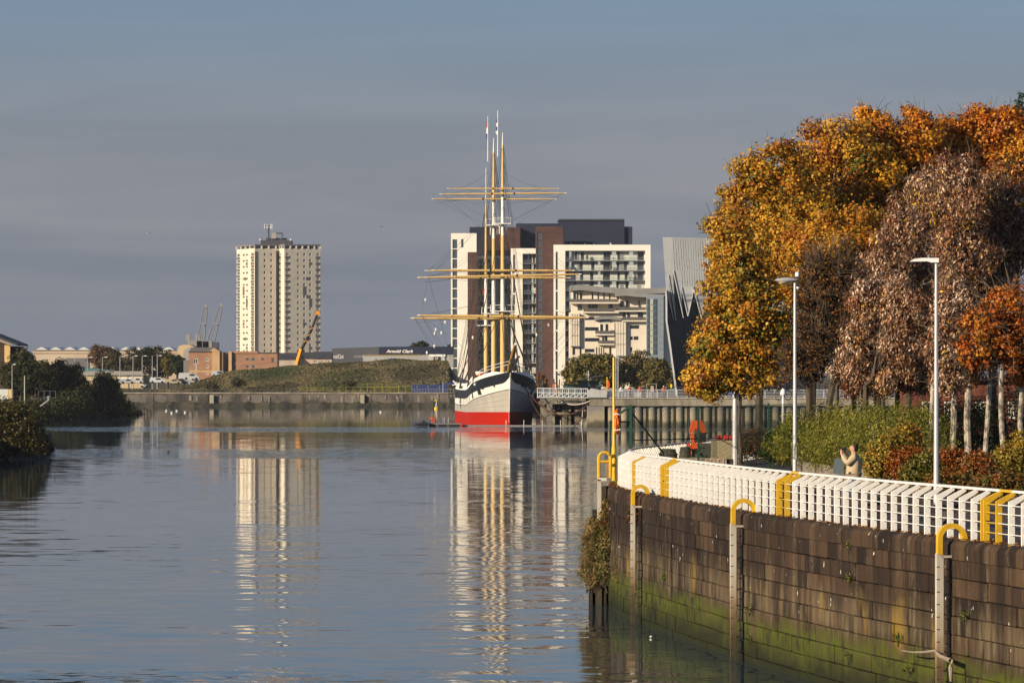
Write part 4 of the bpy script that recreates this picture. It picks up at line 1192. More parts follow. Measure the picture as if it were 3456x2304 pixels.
# shipyard sheds and cranes, far left
LD = 1900.0
shed = thing('shipyard_shed', 'long pale shipyard shed with a row of white gabled rooflights', 'shed', (PX(350, LD), LD, FZ))
place_rect(shed, 'wall', 110, 645, 1182, 1290, LD, 30, mat('shed_cream', (.52, .43, .32), .9, (.45, .36, .27), .06, (1, 1, 3)))
place_rect(shed, 'stripe', 110, 645, 1190, 1192.5, LD - .3, .25, mat('shed_brown', (.36, .25, .17), .9))
place_rect(shed, 'eaves', 108, 648, 1180.5, 1182, LD - .6, 31, mat('eaves', (.22, .22, .22), .8))
for k in range(11):
    x0_ = 120 + k * 47.5
    MB().prism([PT(x0_, 1180.3, LD + 1), PT(x0_ + 41, 1180.3, LD + 1), PT(x0_ + 24, 1171.5, LD + 1), PT(x0_ + 17, 1171.5, LD + 1)], (0, 28, 0)).build('rooflight', mat('rooflight', (.55, .55, .54), .6), shed)
place_rect(shed, 'dark_door', 220, 300, 1208, 1250, LD - .4, .3, mat('shed_door', (.13, .125, .13), .8))
hall = thing('fabrication_hall', 'buff curved roof hall end beside the shipyard cranes', 'shed', (PX(630, LD), LD - 40, FZ))
MB().prism([PT(600, 1182, LD - 40), PT(603, 1168, LD - 40), PT(615, 1163, LD - 40), PT(638, 1163, LD - 40), PT(655, 1170, LD - 40), PT(655, 1290, LD - 40), PT(600, 1290, LD - 40)], (0, 25, 0)).build('hall_shell', mat('hall_buff', (.50, .37, .22), .9), hall)
MB().prism([PT(618, 1195, LD - 60), PT(625, 1178, LD - 60), PT(640, 1172, LD - 60), PT(652, 1178, LD - 60), PT(656, 1195, LD - 60), PT(656, 1290, LD - 60), PT(618, 1290, LD - 60)], (0, 15, 0)).build('curved_roof', mat('hall_grey', (.30, .29, .27), .8), hall)
CRM = mat('crane_grey', (.24, .235, .23), .8); CRD = mat('crane_dark', (.06, .065, .085), .7)
def shipcrane(label, base, tip):
    c = thing('shipyard_crane', label, 'crane', (PX(base[0], LD), LD, FZ), 'shipyard cranes')
    A, B = PT(*base, LD), PT(*tip, LD)
    ax_ = (B - A); n_ = Vector((ax_.z, 0, -ax_.x)).normalized()
    jib = MB(); N_ = 11
    for sd in (-1, 1):
        for dy in (0, 1.6):
            jib.tube([A + n_ * sd * 1.6 + Vector((0, dy, 0)), A.lerp(B, .9) + n_ * sd * .8 + Vector((0, dy, 0)), B + Vector((0, dy, 0))], [.18, .14, .1], 4)
    for k in range(N_):
        f0, f1 = k / N_ * .9, (k + 1) / N_ * .9
        w0, w1 = 1.6 - .8 * f0, 1.6 - .8 * f1
        jib.tube([A.lerp(B, f0) - n_ * w0, A.lerp(B, f1) + n_ * w1], .08, 3); jib.tube([A.lerp(B, f0) + n_ * w0, A.lerp(B, f1) - n_ * w1], .08, 3)
    jib.build('jib', CRM, c)
    MB().box(B, (1.4, 1.6, 1.4)).build('jib_head', CRM, c)
    MB().box(A.lerp(B, .52), (3.0, 2.4, .5), 0).build('walkway', CRM, c)
    m_ = MB(); m_.bx(A.x - 5.5, A.x + 1, LD - 1, LD + 4, A.z - 2, A.z + 1.5); m_.bx(A.x - 6.2, A.x - 4.2, LD, LD + 3, A.z + 1.5, A.z + 4.2); m_.build('machinery_house', CRM, c)
    MB().bx(A.x + 1.2, A.x + 3.8, LD - 1, LD + 4, A.z - 3, A.z + 1).build('counterweight', CRD, c)
    leg = MB()
    for dx in (-3, 2): leg.tube([(A.x + dx, LD, A.z - 2), (A.x + dx * 1.5, LD, FZ)], .5, 5)
    leg.build('portal_legs', CRM, c)
    return c
shipcrane('left of two pale lattice shipyard cranes beside the tower block', (675, 1160), (695, 1032))
shipcrane('right of two pale lattice shipyard cranes, leaning over towards the tower block', (708, 1162), (747, 1030))
# mobile crane boom in front of the tower
ORY = mat('crane_orange', (.68, .26, .02), .5); BLK = mat('crane_black', (.02, .02, .022), .5)
mc = thing('mobile_crane', 'telescopic mobile crane with orange base section and black boom before the tower', 'crane', (PX(1005, 1235), 1235, PZ(1240, 1235)))
D_ = 1235
MB().tube([PT(1003, 1232, D_), PT(1018, 1178, D_)], [.78, .66], 4).build('boom_base', ORY, mc)
MB().tube([PT(1018, 1178, D_), PT(1052, 1110, D_)], [.45, .40], 4).build('boom_section', BLK, mc)
MB().tube([PT(1052, 1110, D_), PT(1070, 1062, D_)], [.36, .28], 4).build('boom_section', BLK, mc)
for p in ((1031, 1151), (1041, 1131), (1053, 1108)): MB().box(PT(*p, D_ - .3), (.9, .5, .22), 0, Matrix.Rotation(R(-26), 3, 'Y')).build('boom_collar', ORY, mc)
MB().box(PT(1073, 1056, D_), (1.1, .9, 1.0)).build('boom_head', ORY, mc)
m_ = MB(); m_.bx(PX(985, D_), PX(1012, D_), D_, D_ + 3, PZ(1252, D_), PZ(1236, D_)); m_.build('carrier', ORY, mc)

# low depot building with green roof and a beige unit, left
ED = 1180.0
dep_ = thing('beige_depot', 'long low beige depot with a shallow roof on the far bank', 'shed', (PX(390, ED), ED, FZ))
BEI = mat('beige_sheet', (.50, .40, .24), .8, (.45, .35, .2), .2)
place_rect(dep_, 'front_wall', 262, 484, 1266, 1310, ED, 14, BEI)
MB().prism([PT(255, 1266, ED - .5), PT(488, 1266, ED - .5), PT(478, 1252, ED + 6), PT(270, 1252, ED + 6)], (0, 4, 0)).build('roof', mat('beige_roof', (.42, .37, .27), .8), dep_)
place_rect(dep_, 'end_wall', 484.5, 500, 1262, 1310, ED + 3, 10, mat('beige_end', (.52, .40, .20), .8))
place_rect(dep_, 'white_door', 400, 446, 1273, 1292, ED - .2, .15, mat('canopy_white', (0, 0, 0)))
place_rect(dep_, 'white_door', 452, 480, 1273, 1291, ED - .2, .15, mat('canopy_white', (0, 0, 0)))
place_rect(dep_, 'sign_board', 307, 314, 1277, 1281, ED - .2, .15, mat('canopy_white', (0, 0, 0)))
place_rect(dep_, 'dado_line', 262, 484, 1267, 1269, ED - .12, .1, mat('pale_wall', (0, 0, 0)))
gd = thing('green_roof_unit', 'low unit with a teal green roof behind the beige depot', 'shed', (PX(330, 1215), 1215, FZ))
place_rect(gd, 'wall', 268, 395, 1254, 1310, 1215, 10, mat('unit_grey', (.2, .2, .19), .8))
MB().prism([PT(262, 1254, 1214), PT(400, 1252, 1214), PT(310, 1241, 1219), PT(266, 1242, 1219)], (0, 3, 0)).build('roof', mat('teal_roof', (.10, .20, .20), .7), gd)
MB().bx(PX(290, 1219), PX(300, 1219), 1219, 1221, PZ(1245, 1219), PZ(1238, 1219)).build('vent', RD, gd)
# brown brick building at the left edge
GD_ = 800.0
lb = thing('gabled_brick_building', 'dark brick building with overhanging gable roof at the left edge', 'building', (PX(10, GD_), GD_, 3.5))
DB = mat('dark_brick', (.045, .032, .030), .9, (.06, .042, .036), .5)
place_rect(lb, 'wall', -160, 52, 1168, 1400, GD_ + 4, 14, DB)
MB().prism([PT(-160, 1074, GD_), PT(58, 1160, GD_), PT(58, 1166, GD_), PT(-160, 1082, GD_)], (0, 18, 0)).build('roof', SLATE, lb)
MB().prism([PT(-160, 1084, GD_ + 1), PT(38, 1160, GD_ + 1), PT(36, 1166, GD_ + 1), PT(-160, 1098, GD_ + 1)], (0, .5, 0)).build('bargeboard', mat('bargeboard', (.35, .27, .21), .8), lb)
place_rect(lb, 'gable_wall', -160, 30, 1166, 1400, GD_ + 3, 1.2, DB)
place_rect(lb, 'buff_pier', 15, 34, 1164, 1240, GD_ + 2.4, 1, mat('buff_pier', (.62, .42, .19), .9))
MB().prism([PT(-160, 1090, GD_ + 3), PT(30, 1163, GD_ + 3), PT(30, 1166.5, GD_ + 3), PT(-160, 1166.5, GD_ + 3)], (0, 1, 0)).build('gable_wall', DB, lb)
# ================================================================== THE SHIP
BOW = Vector((PX(1719, 679), 679.0, 0)); sa = R(3.9)
AFT = Vector((-math.sin(sa), math.cos(sa), 0)); STB = Vector((math.cos(sa), math.sin(sa), 0))
def sp_(l, t, z): return BOW + AFT * l + STB * t + Vector((0, 0, z))
ship = thing('sailing_ship', 'three masted steel sailing ship with yellow masts and red, grey and black painted hull', 'ship', tuple(BOW))
RED = mat('hull_red', (.40, .009, .001), .6, (.33, .016, .004), .5, (1, 1, .2), coords='World', spec=.12)
GREY = mat('hull_grey', (.44, .41, .36), .5, (.37, .34, .29), .6, (1, 1, .12), coords='World')
WHITE = mat('hull_white', (.80, .76, .67), .5, (.74, .69, .60), .4, (1, 1, .3), coords='World')
BLACK = mat('hull_black', (.014, .015, .020), .42)
YEL = mat('mast_yellow', (.66, .44, .165), .5, (.60, .39, .14), .8, (1, 1, .2))
WSPAR = mat('spar_white', (.74, .71, .64), .5)
IRON = mat('dark_iron', (.02, .019, .018), .6)
ROPE = mat('rope', (.03, .026, .022), .9)
BEAM = 5.05; LOA = 74.0
def stem_l(z): return -2.4 * (max(z, 0) / 8.3) ** 2
def half(l, z):
    """half breadth at l metres behind the stem, height z: fine entry, flared towards the deck"""
    k = min(max(z / 8.0, 0), 1)
    ent = 23 - 7.5 * k; pw = 1.75 + .5 * k
    d = l - stem_l(z)
    b = BEAM * (1 - (1 - min(max(d / ent, 0), 1)) ** pw)
    if l > 56: b *= (1 - ((l - 56) / (LOA + 4 - 56)) ** 2.2) ** .5
    return max(b, .05)
def sheer(zb, za):
    def f(l):
        g = max(0, 1 - l / 30.0) ** 1.55
        s_ = max(0, (l - 50) / 24) ** 2 * .8
        return za + (zb - za) * g + s_
    return f
blo_ = sheer(6.62, 3.9)
def blo(l): return blo_(l) + .95 * max(0, 1 - l / 1.6) ** 2
bands = [(lambda l: -1.5, lambda l: 2.05 - .25 * min(l / 30, 1), RED, 'hull_boot_top'),
         (lambda l: 2.05 - .25 * min(l / 30, 1), sheer(5.55, 2.85), GREY, 'hull_side'),
         (sheer(5.55, 2.85), blo, WHITE, 'painted_band'),
         (blo, sheer(8.2, 5.3), BLACK, 'bulwark')]
ls = [0, .4, .9, 1.6, 2.5, 3.6, 5, 6.6, 8.5, 10.5, 13, 16, 19, 22, 26, 31, 37, 44, 52, 58, 63, 67, 70, 72.5, 74]
for lo, hi, m_, nm in bands:
    mb = MB()
    for side in (-1, 1):
        nsub = 4
        def P(l, k):
            z = lo(l) + (hi(l) - lo(l)) * k / nsub
            z_ = max(z, 0)
            ll = stem_l(z_) + l * (LOA - stem_l(z_)) / LOA
            return sp_(ll, side * (half(ll, z_) if l > 0 else .05), z)
        for i in range(len(ls) - 1):
            for k in range(nsub):
                mb.quad(P(ls[i], k), P(ls[i + 1], k), P(ls[i + 1], k + 1), P(ls[i], k + 1))
    # close the stem and stern
    for l in (0, LOA):
        for k in range(4):
            def Q(s_, kk):
                z = lo(l) + (hi(l) - lo(l)) * kk / 4; z_ = max(z, 0); ll = stem_l(z_) + l * (LOA - stem_l(z_)) / LOA
                return sp_(ll, s_ * (half(ll, z_) if l > 0 else .05), z)
            mb.quad(Q(-1, k), Q(1, k), Q(1, k + 1), Q(-1, k + 1))
    o = mb.build(nm, m_, ship, smooth=True)
btop = sheer(8.2, 5.3)
# dark line between grey and white, white stem bar
for side in (-1, 1):
    mb = MB(); f = sheer(5.55, 2.85); pts = []
    for l in ls:
        z = f(l); ll = stem_l(z) + l * (LOA - stem_l(z)) / LOA; pts.append(sp_(ll, side * ((half(ll, z) if l > 0 else .05) + .01), z))
    mb.tube(pts, .055, 4); mb.build('rubbing_strake', BLACK, ship)
SEAMG = mat('plate_seam', (.30, .275, .24), .6)
for fz in (.30, .55, .8):
    for side in (-1, 1):
        mb = MB(); pts = []
        for l in ls:
            z = (2.0 - .25 * min(l / 30, 1)) * (1 - fz) + sheer(5.55, 2.85)(l) * fz; ll = stem_l(z) + l * (LOA - stem_l(z)) / LOA; pts.append(sp_(ll, side * ((half(ll, z) if l > 0 else .05) + .004), z))
        mb.tube(pts, .022, 4); mb.build('plate_seam', SEAMG, ship)
mb = MB(); mb.tube([sp_(stem_l(z) - .03, 0, z) for z in (2.2, 3.5, 5.5, 6.6, 7.3, 8.0)], [.06, .06, .07, .10, .14, .12], 6); mb.build('stem_bar', WHITE, ship)
for k in range(9):
    z = .5 + k * .22
    MB().box(sp_(stem_l(z) - .05, -.07, z), (.10, .05, .09)).build('draught_mark', WHITE, ship)
# forecastle bulwark (white) and deck
mb = MB(); prev = None
for side in (-1, 1):
    prev = None
    for l in [1.2, 2, 3, 4.2, 5.6, 7.2, 9, 11, 13]:
        z0 = btop(l); h = .6 * min((l - 1.0) / 3, 1)
        a = sp_(l + stem_l(z0), side * half(l + stem_l(z0), z0), z0 - .01); b = sp_(l + stem_l(z0), side * (half(l + stem_l(z0), z0) - .12), z0 + h)
        if prev: mb.quad(prev[0], a, b, prev[1])
        prev = (a, b)
mb.build('forecastle_bulwark', WHITE, ship)
mb = MB()
for l0, l1 in zip(ls[2:], ls[3:]):
    z0, z1 = btop(l0) - .5, btop(l1) - .5
    mb.quad(sp_(l0, -half(l0, z0) + .08, z0), sp_(l1, -half(l1, z1) + .08, z1), sp_(l1, half(l1, z1) - .08, z1), sp_(l0, half(l0, z0) - .08, z0))
mb.build('deck', mat('deck_planks', (.30, .21, .12), .8), ship)
# black ports painted along the white band (real raised plates)
def side_pt(l, z, side, out=.02):
    n_ = STB * side
    return sp_(l, side * (half(l, z) + out), z)
w0, w1 = sheer(5.55, 2.85), blo
for side in (-1, 1):
    for l in (8.2, 13.5, 18, 22, 26, 30, 34, 38, 42, 46):
        z0, z1 = w0(l) + .12, w1(l) - .02
        mb = MB(); wd = 1.7 if l < 10 else (.9 if l < 15 else .45)
        mb.prism([side_pt(l, z0, side), side_pt(l + wd, z0, side), side_pt(l + wd, z1, side), side_pt(l, z1, side)], -STB * side * .08); mb.build('port_plate', BLACK, ship)
    # hawse pipes and small fittings
    for l, z in ((2.6, 6.0), (6.8, 5.6)):
        c = side_pt(l, z, side, .03)
        MB().tube([c - STB * side * .2, c + STB * side * .12 - AFT * .1], [.18, .14], 8).build('hawse_pipe', IRON, ship)
    c = side_pt(10.6, btop(10.6) - .5, side, .03)
    for k in range(4): MB().box(side_pt(10.1 + k * .35, btop(10.6) - .52, side, .03), (.06, .22, .34)).build('name_letter', SIGNW, ship)
# forecastle rails
mb = MB()
for side in (-1, 1):
    pts = [(l, btop(l) + .85 + .9) for l in (1.0, 3, 5.5, 8.5, 12)]
    for dz in (0, -.5):
        mb.tube([sp_(l + stem_l(z), side * (half(l + stem_l(8), 8) - .45) * (0.9 if l > 1.5 else .4), z + dz) for l, z in pts], .045, 4)
    for l, z in pts: 
        q = sp_(l + stem_l(z), side * (half(l + stem_l(8), 8) - .45) * (0.9 if l > 1.5 else .4), z); mb.tube([q, q - Vector((0, 0, 1.1))], .045, 4)
mb.build('forecastle_rail', WSPAR, ship)
# deck clutter: pinrails, deadeyes at the shrouds, white boats, deck house
mb = MB()
for side in (-1, 1):
    for l in list(np.arange(13.5, 62, 1.1)):
        z = btop(l); q = sp_(l, side * (half(l, z) - .15), z); mb.tube([q, q + Vector((0, 0, 1.0))], .07, 4)
    for dz in (.35, .7, 1.0):
        mb.tube([sp_(l, side * (half(l, btop(l)) - .15), btop(l) + dz) for l in (13.5, 18, 24, 30, 38, 48, 62)], .06, 4)
mb.build('bulwark_rail', WSPAR, ship)
MB().box(sp_(27, 0, btop(27) + .7), (5, 9, 2.4), sa).build('deck_house', WHITE, ship)
MB().box(sp_(19, -2.6, btop(19) + 1.4), (1.8, 3.2, 1.3), sa).build('orange_locker', mat('locker_orange', (.55, .13, .02), .6), ship)
for t in (-2.4, 2.4):
    mb = MB(); c = sp_(31, t, btop(31) + 2.6)
    mb.lathe(c, [(.1, -.5), (.8, -.2), (1.0, .25), (.95, .35)], 10); mb.build('ship_boat', WHITE, ship)
MB().box(sp_(4.0, 1.2, btop(4) + 1.2), (.9, .9, 1.0), sa).build('windlass', IRON, ship)
mb = MB(); mb.tube([sp_(1.5, 1.0, 8.6), sp_(1.2, 1.2, 10.2), sp_(-.6, 1.5, 10.5)], .16, 5); mb.build('cathead', IRON, ship)

# masts
def mast(l, segs, fl_px=None):
    D = (BOW + AFT * l).y
    M_ = thing_part(l)
    for (y0, y1, m_, r0, r1) in segs:
        rake = .012
        a = sp_(l + (PZ(y0, D) - 8) * rake, 0, PZ(y0, D)); b = sp_(l + (PZ(y1, D) - 8) * rake, 0, PZ(y1, D))
        MB().tube([a, b], [r0, r1], 12).build('mast_section', m_, ship, smooth=True)
def thing_part(l): return None
mast(15, [(1300, 1050, YEL, .42, .40), (1080, 930, WSPAR, .36, .33), (932, 795, YEL, .33, .30), (800, 664, WSPAR, .28, .24), (668, 490, YEL, .24, .17), (490, 447, WSPAR, .13, .06)])
mast(37, [(1310, 1058, YEL, .42, .40), (1085, 938, WSPAR, .36, .33), (940, 805, YEL, .33, .30), (810, 680, WSPAR, .28, .24), (684, 512, YEL, .24, .17), (512, 466, WSPAR, .13, .06)])
mast(57, [(1310, 1098, YEL, .38, .36), (1120, 940, WSPAR, .32, .28), (945, 690, YEL, .26, .15), (690, 566, WSPAR, .09, .05)])
# yards
def yard(l, y, hpx, r, colr=YEL, tilt=0.0):
    D = (BOW + AFT * l).y; z = PZ(y, D); h = hpx * D / F
    c = sp_(l - .7 + (z - 8) * .012, 0, z)
    u = (STB + Vector((0, 0, tilt))).normalized()
    r *= .88
    mb = MB(); mb.tube([c + u * t for t in (-h * .985, -h * .6, 0, h * .6, h * .985)], [r * .55, r * .85, r, r * .85, r * .55], 8)
    yo = mb.build('yard', colr, ship, smooth=True)
    for s_ in (-1, 1): MB().tube([c + u * s_ * h * .985, c + u * s_ * h * 1.02], r * .5, 8).build('yard_tip', WSPAR, yo)
    for s_ in (-.18, .18, -.62, .62): MB().tube([c + u * (h * s_ - .12), c + u * (h * s_ + .12)], r * 1.12, 8).build('yard_band', IRON if abs(s_) < .3 else YEL, yo)
    return c, u, h
Y = {}
for k, (l, y, hp, r, tl) in {'f1': (15, 1068, 284, .27, -.012), 'f2': (15, 931, 260, .22, .022), 'f3': (15, 913, 237, .21, 0), 'f4': (15, 654, 211, .17, .012), 'f5': (15, 637, 186, .14, .002),
                              'm1': (37, 1074, 276, .27, 0), 'm2': (37, 937, 254, .22, 0), 'm3': (37, 914, 230, .20, 0), 'm4': (37, 672, 207, .16, 0)}.items():
    Y[k] = yard(l, y, hp, r, YEL, tl)
# tops and crosstrees
for l, y, w in ((15, 1050, 1.9), (37, 1058, 1.9), (57, 1098, 1.6), (15, 755, 1.2), (37, 760, 1.2)):
    D = (BOW + AFT * l).y; z = PZ(y, D); c = sp_(l + .3, 0, z)
    mb = MB(); mb.box(c, (2 * w, 1.8, .16), sa)
    for t in (-w, w): mb.tube([c + STB * t, c + STB * t + Vector((0, 0, .95))], .06, 4)
    mb.tube([c + STB * -w + Vector((0, 0, .95)), c + STB * w + Vector((0, 0, .95))], .05, 4)
    for t in (-.5, .5): mb.tube([c + STB * t - Vector((0, 0, 1.6)), c + STB * t], .09, 5)
    mb.build('top_platform', WSPAR, ship)
# rigging
rg = MB()
def rz_(l, y): return PZ(y, (BOW + AFT * l).y)
def line(a, b, r=.03, sag=0.0):
    if sag:
        m1 = a.lerp(b, .33) - Vector((0, 0, sag * .9)); m2 = a.lerp(b, .67) - Vector((0, 0, sag * .9)); rg.tube([a, m1, m2, b], r, 3, cap=False)
    else: rg.tube([a, b], r, 3, cap=False)
for l, yt, ym, yu in ((15, 1055, 765, 500), (37, 1062, 770, 520), (57, 1100, 945, 720)):
    zl = rz_(l, yt); zm = rz_(l, ym); zu = rz_(l, yu)
    for s_ in (-1, 1):
        for k in range(6):
            d = .3 + k * .85
            foot = sp_(l + d, s_ * (half(l + d, 5) + .05), btop(l + d) + .2)
            line(foot, sp_(l, s_ * .45, zl), .05)
        for k in range(5):
            d = 4.6 + k * .7
            foot = sp_(l + d, s_ * (half(l + d, 5) + .05), btop(l + d) + .2)
            line(foot, sp_(l + .3, s_ * .3, zm), .04)
        for k in range(3):
            d = 7.8 + k * .7
            foot = sp_(l + d, s_ * (half(l + d, 5) + .05), btop(l + d) + .2)
            line(foot, sp_(l + .3, s_ * .2, zu - k * 2.2), .032)
        for k in range(3):
            line(sp_(l + .2, s_ * 1.8, zl), sp_(l + .2 + .2 * k, s_ * .35, zm), .025)
            line(sp_(l + .2, s_ * 1.1, zm), sp_(l + .2, s_ * .2, zu), .022)
        for k in range(17):     # ratlines on the lower shrouds
            f = .06 + k * .052
            a0 = sp_(l + .3, s_ * (half(l + .3, 5) + .05), btop(l) + .2).lerp(sp_(l, s_ * .45, zl), f)
            a1 = sp_(l + 4.5, s_ * (half(l + 4.5, 5) + .05), btop(l + 4) + .2).lerp(sp_(l, s_ * .45, zl), f)
            line(a0, a1, .02)
def yp(k, s_): c, u, h = Y[k]; return c + u * s_ * h * .97
for s_ in (-1, 1):
    for k, (l, yv) in {'f1': (15, 1010), 'f2': (15, 790), 'f3': (15, 700), 'f4': (15, 560), 'f5': (15, 520), 'm1': (37, 1015), 'm2': (37, 800), 'm3': (37, 720), 'm4': (37, 590)}.items():
        if k in ('f1', 'm1', 'f3', 'm3'): line(yp(k, s_), sp_(l, 0, rz_(l, yv)), .018)
        c, u, h = Y[k]
        rg.tube([c + u * s_ * h * t - Vector((0, 0, .5 + .35 * math.sin(t * 9))) for t in (.05, .3, .6, .95)], .018, 3, cap=False)   # footropes
        line(yp(k, s_), sp_(l + 16, s_ * 1.2 if k[1] in '45' else s_ * 3, rz_(l + 16, yv + 60) if k[1] != '1' else btop(l + 18) + 1.2), .018, .8)     # braces
    line(yp('f1', s_), sp_(24, s_ * 6.1, btop(24) + .5), .022); line(yp('f1', s_), yp('f2', s_), .015); line(yp('f4', s_), yp('f5', s_), .012)
    line(yp('m1', s_), sp_(44, s_ * 6.2, btop(44) + .5), .022); line(yp('f2', s_), sp_(30, s_ * 6.2, btop(30) + 1), .018); line(yp('f1', s_), sp_(3, s_ * 3, 9), .018)
    line(yp('f4', s_), sp_(15.6, s_ * .4, rz_(15, 760)), .014); line(yp('m4', s_), sp_(37.6, s_ * .4, rz_(37, 770)), .014)
    line(yp('f4', s_), sp_(36, s_ * .5, rz_(37, 800)), .014)
TIP = sp_(-13.2, 0, 12.25)
for zt, f in ((1052, .55), (1060, .45), (940, .8), (760, .9), (640, 1.0), (500, 1.0)):
    line(sp_(14.8, 0, rz_(15, zt)), sp_(0, 0, 8.2).lerp(TIP, f), .03)
line(sp_(14.8, .3, rz_(15, 1052)), sp_(0, .4, 8.4), .05); line(sp_(14.8, -.3, rz_(15, 1052)), sp_(0, -.4, 8.4), .05)
for l0, l1, a, b in ((15, 37, 1250, 1065), (15, 37, 1060, 770), (15, 37, 765, 520), (37, 57, 1250, 1105), (37, 57, 1065, 945), (37, 57, 770, 730)):
    line(sp_(l0, 0, rz_(l0, a)), sp_(l1, 0, rz_(l1, b)), .028)
rgo = rg.build('rigging', ROPE, ship); rgo['kind'] = 'stuff'
# blocks hanging on the rigging
bm_ = MB().lathe((0, 0, 0), [(.05, -.28), (.16, -.1), (.16, .12), (.05, .28)], 8).mesh('block', WSPAR)
for px_, py_ in ((1436, 1012), (1467, 1125), (1471, 1112), (1490, 1123), (1503, 1087), (1441, 1190), (1466, 1168), (1596, 1139), (1852, 1097), (1811, 1130), (1873, 1189)):
    piece('block', bm_, ship, PT(px_, py_, 705))
# bowsprit
MB().tube([sp_(2.5, 0, 7.7), sp_(-3, 0, 9.2), sp_(-9, 0, 11.0), TIP], [.40, .40, .34, .22], 10).build('bowsprit', mat('spar_ochre', (.40, .22, .045), .55), ship, smooth=True)
MB().tube([TIP, TIP + (TIP - sp_(-9, 0, 11.0)).normalized() * .4], .2, 8).build('bowsprit_cap', WSPAR, ship)
mb = MB()
for s_ in (-1, 1):
    mb.tube([sp_(1.5, s_ * 2.2, 8.3), sp_(-8, 0, 10.6)], .035, 4); mb.tube([sp_(0, s_ * .2, 6.5), sp_(-9, 0, 10.8)], .035, 4)
mb.build('bowsprit_guys', ROPE, ship)
for f_ in (-5, -8): MB().tube([sp_(f_, 0, 7.7 - f_ * .3 - .3), sp_(f_ - .25, 0, 7.7 - f_ * .3 - .25)], .46, 10).build('bowsprit_band', IRON, ship)
# flag poles at the trucks
FW, FR, FBL = mat('flag_white', (.75, .74, .72), .8), mat('flag_red', (.5, .03, .03), .8), mat('flag_blue', (.02, .035, .16), .8)
for l, x0_, yt, yb, cols, nm in ((15, 1680, 373, 528, (FBL, FW, FBL, FW), 'flag'), (37, 1646.5, 392, 545, (FR, FW, FBL), 'flag')):
    D = (BOW + AFT * l).y
    MB().tube([PT(x0_, yb, D), PT(x0_, yt, D)], [.09, .05], 6).build('flag_pole', WSPAR, ship)
    n = len(cols); y0 = yt + (26 if l == 15 else 16); y1 = y0 + (55 if l == 15 else 64)
    for k, c in enumerate(cols):
        a, b = y0 + (y1 - y0) * k / n, y0 + (y1 - y0) * (k + 1) / n
        MB().prism([PT(x0_ - 1, a, D), PT(x0_ - 3.5 - 1.5 * k, a + 4, D), PT(x0_ - 4.5 - (1.0 if k < n - 1 else -1.5), b + 2, D), PT(x0_ - .6, b - .5, D)], (0, .12, 0)).build('flag_stripe', c, ship)
D = (BOW + AFT * 57).y
MB().prism([PT(1632, 972, D - 2), PT(1629, 985, D - 2), PT(1633, 1000, D - 2), PT(1636, 975, D - 2)], (0, .1, 0)).build('red_ensign', FR, ship)
# accommodation ladder / platform hanging on the port side
mb = MB()
for k in range(2):
    mb.bx(PX(1513, 720), PX(1541, 720), 719, 722, PZ(1327 + k * 14, 720) - .05, PZ(1327 + k * 14, 720) + .05)
for x in (1515, 1526, 1539): mb.tube([PT(x, 1326, 719), PT(x, 1345, 719)], .06, 4)
mb.build('side_platform', IRON, ship); MB().bx(PX(1517, 719), PX(1534, 719), 719, 720.5, PZ(1362, 719), PZ(1345, 719)).build('platform_cabin', IRON, ship)
mb = MB(); mb.tube([PT(1530, 1285, 735), PT(1560, 1318, 725)], .12, 5); mb.tube([PT(1527, 1300, 735), PT(1552, 1292, 730)], .1, 5); mb.build('boat_davit', WSPAR, ship)

# ---- mooring chains and ropes
CHN = mat('rusty_chain', (.075, .028, .014), .9)
def catenary(a, b, sag, n=14): return [a.lerp(b, k / n) - Vector((0, 0, sag * 4 * (k / n) * (1 - k / n))) for k in range(n + 1)]
hw = side_pt(2.6, 6.05, 1, .2)
def hang(nm, label, cat, a, b, sag, r, m): return tag(MB().tube(catenary(a, b, sag), r, 5).build(nm, m), label, cat)
hang('mooring_chain', 'thick rusty chain drooping from the bow towards the quay', 'chain', hw, PT(2005, 1345, 662), 3.4, .085, CHN)
hang('mooring_chain', 'rusty chain looping low from under the bow to the quay edge', 'chain', hw + Vector((.3, .3, -.2)), PT(2000, 1352, 662), 5.6, .07, CHN)
hang('mooring_rope', 'pale mooring rope sagging from the forecastle to the quay', 'rope', side_pt(9, 7.0, 1, .1), PT(2012, 1340, 661), 2.3, .075, mat('pale_rope', (.55, .50, .42), .9))
hang('mooring_rope', 'dark mooring rope running steeply down from the ship towards the fenders', 'rope', side_pt(8, 6.6, 1, .1), PT(1875, 1396, 668), .2, .07, ROPE)
hang('mooring_rope', 'dark mooring rope sloping up from the hull to the old quay', 'rope', side_pt(14, 2.0, 1, .1), PT(1905, 1345, 676), 1.0, .07, ROPE)
hang('mooring_rope', 'lower dark mooring rope curving from the waterline to the quay steps', 'rope', side_pt(14, 1.2, 1, .1), PT(1893, 1370, 676), .8, .07, ROPE)

# ---- gangway, kiosk and quay clutter
GW = mat('gangway_white', (.55, .56, .56), .5)
gw = thing('gangway', 'white lattice gangway bridging the quay and the ship', 'gangway', (PX(1900, 672), 672, 3.8))
D = 672
mb = MB()
for dy in (0, 2):
    for y in (1311, 1326, 1341): mb.tube([PT(1812, y - 1, D + dy), PT(1985, y + 1, D + dy)], .09, 4)
mb.build('chord', GW, gw)
for k in range(9):
    x = 1815 + k * 21
    MB().tube([PT(x, 1310, D), PT(x, 1342, D)], .08, 4).build('post', GW, gw); MB().tube([PT(x, 1341, D), PT(x + 20, 1327, D)], .07, 4).build('brace', GW, gw)
for k in range(24): MB().tube([PT(1815 + k * 7, 1312, D + 2), PT(1815 + k * 7, 1340, D + 2)], .035, 4).build('baluster', GW, gw)
MB().bx(PX(1812, D), PX(1985, D), D, D + 2, PZ(1344, D), PZ(1341.5, D)).build('walkway', mat('gangway_deck', (.16, .16, .16), .8), gw)
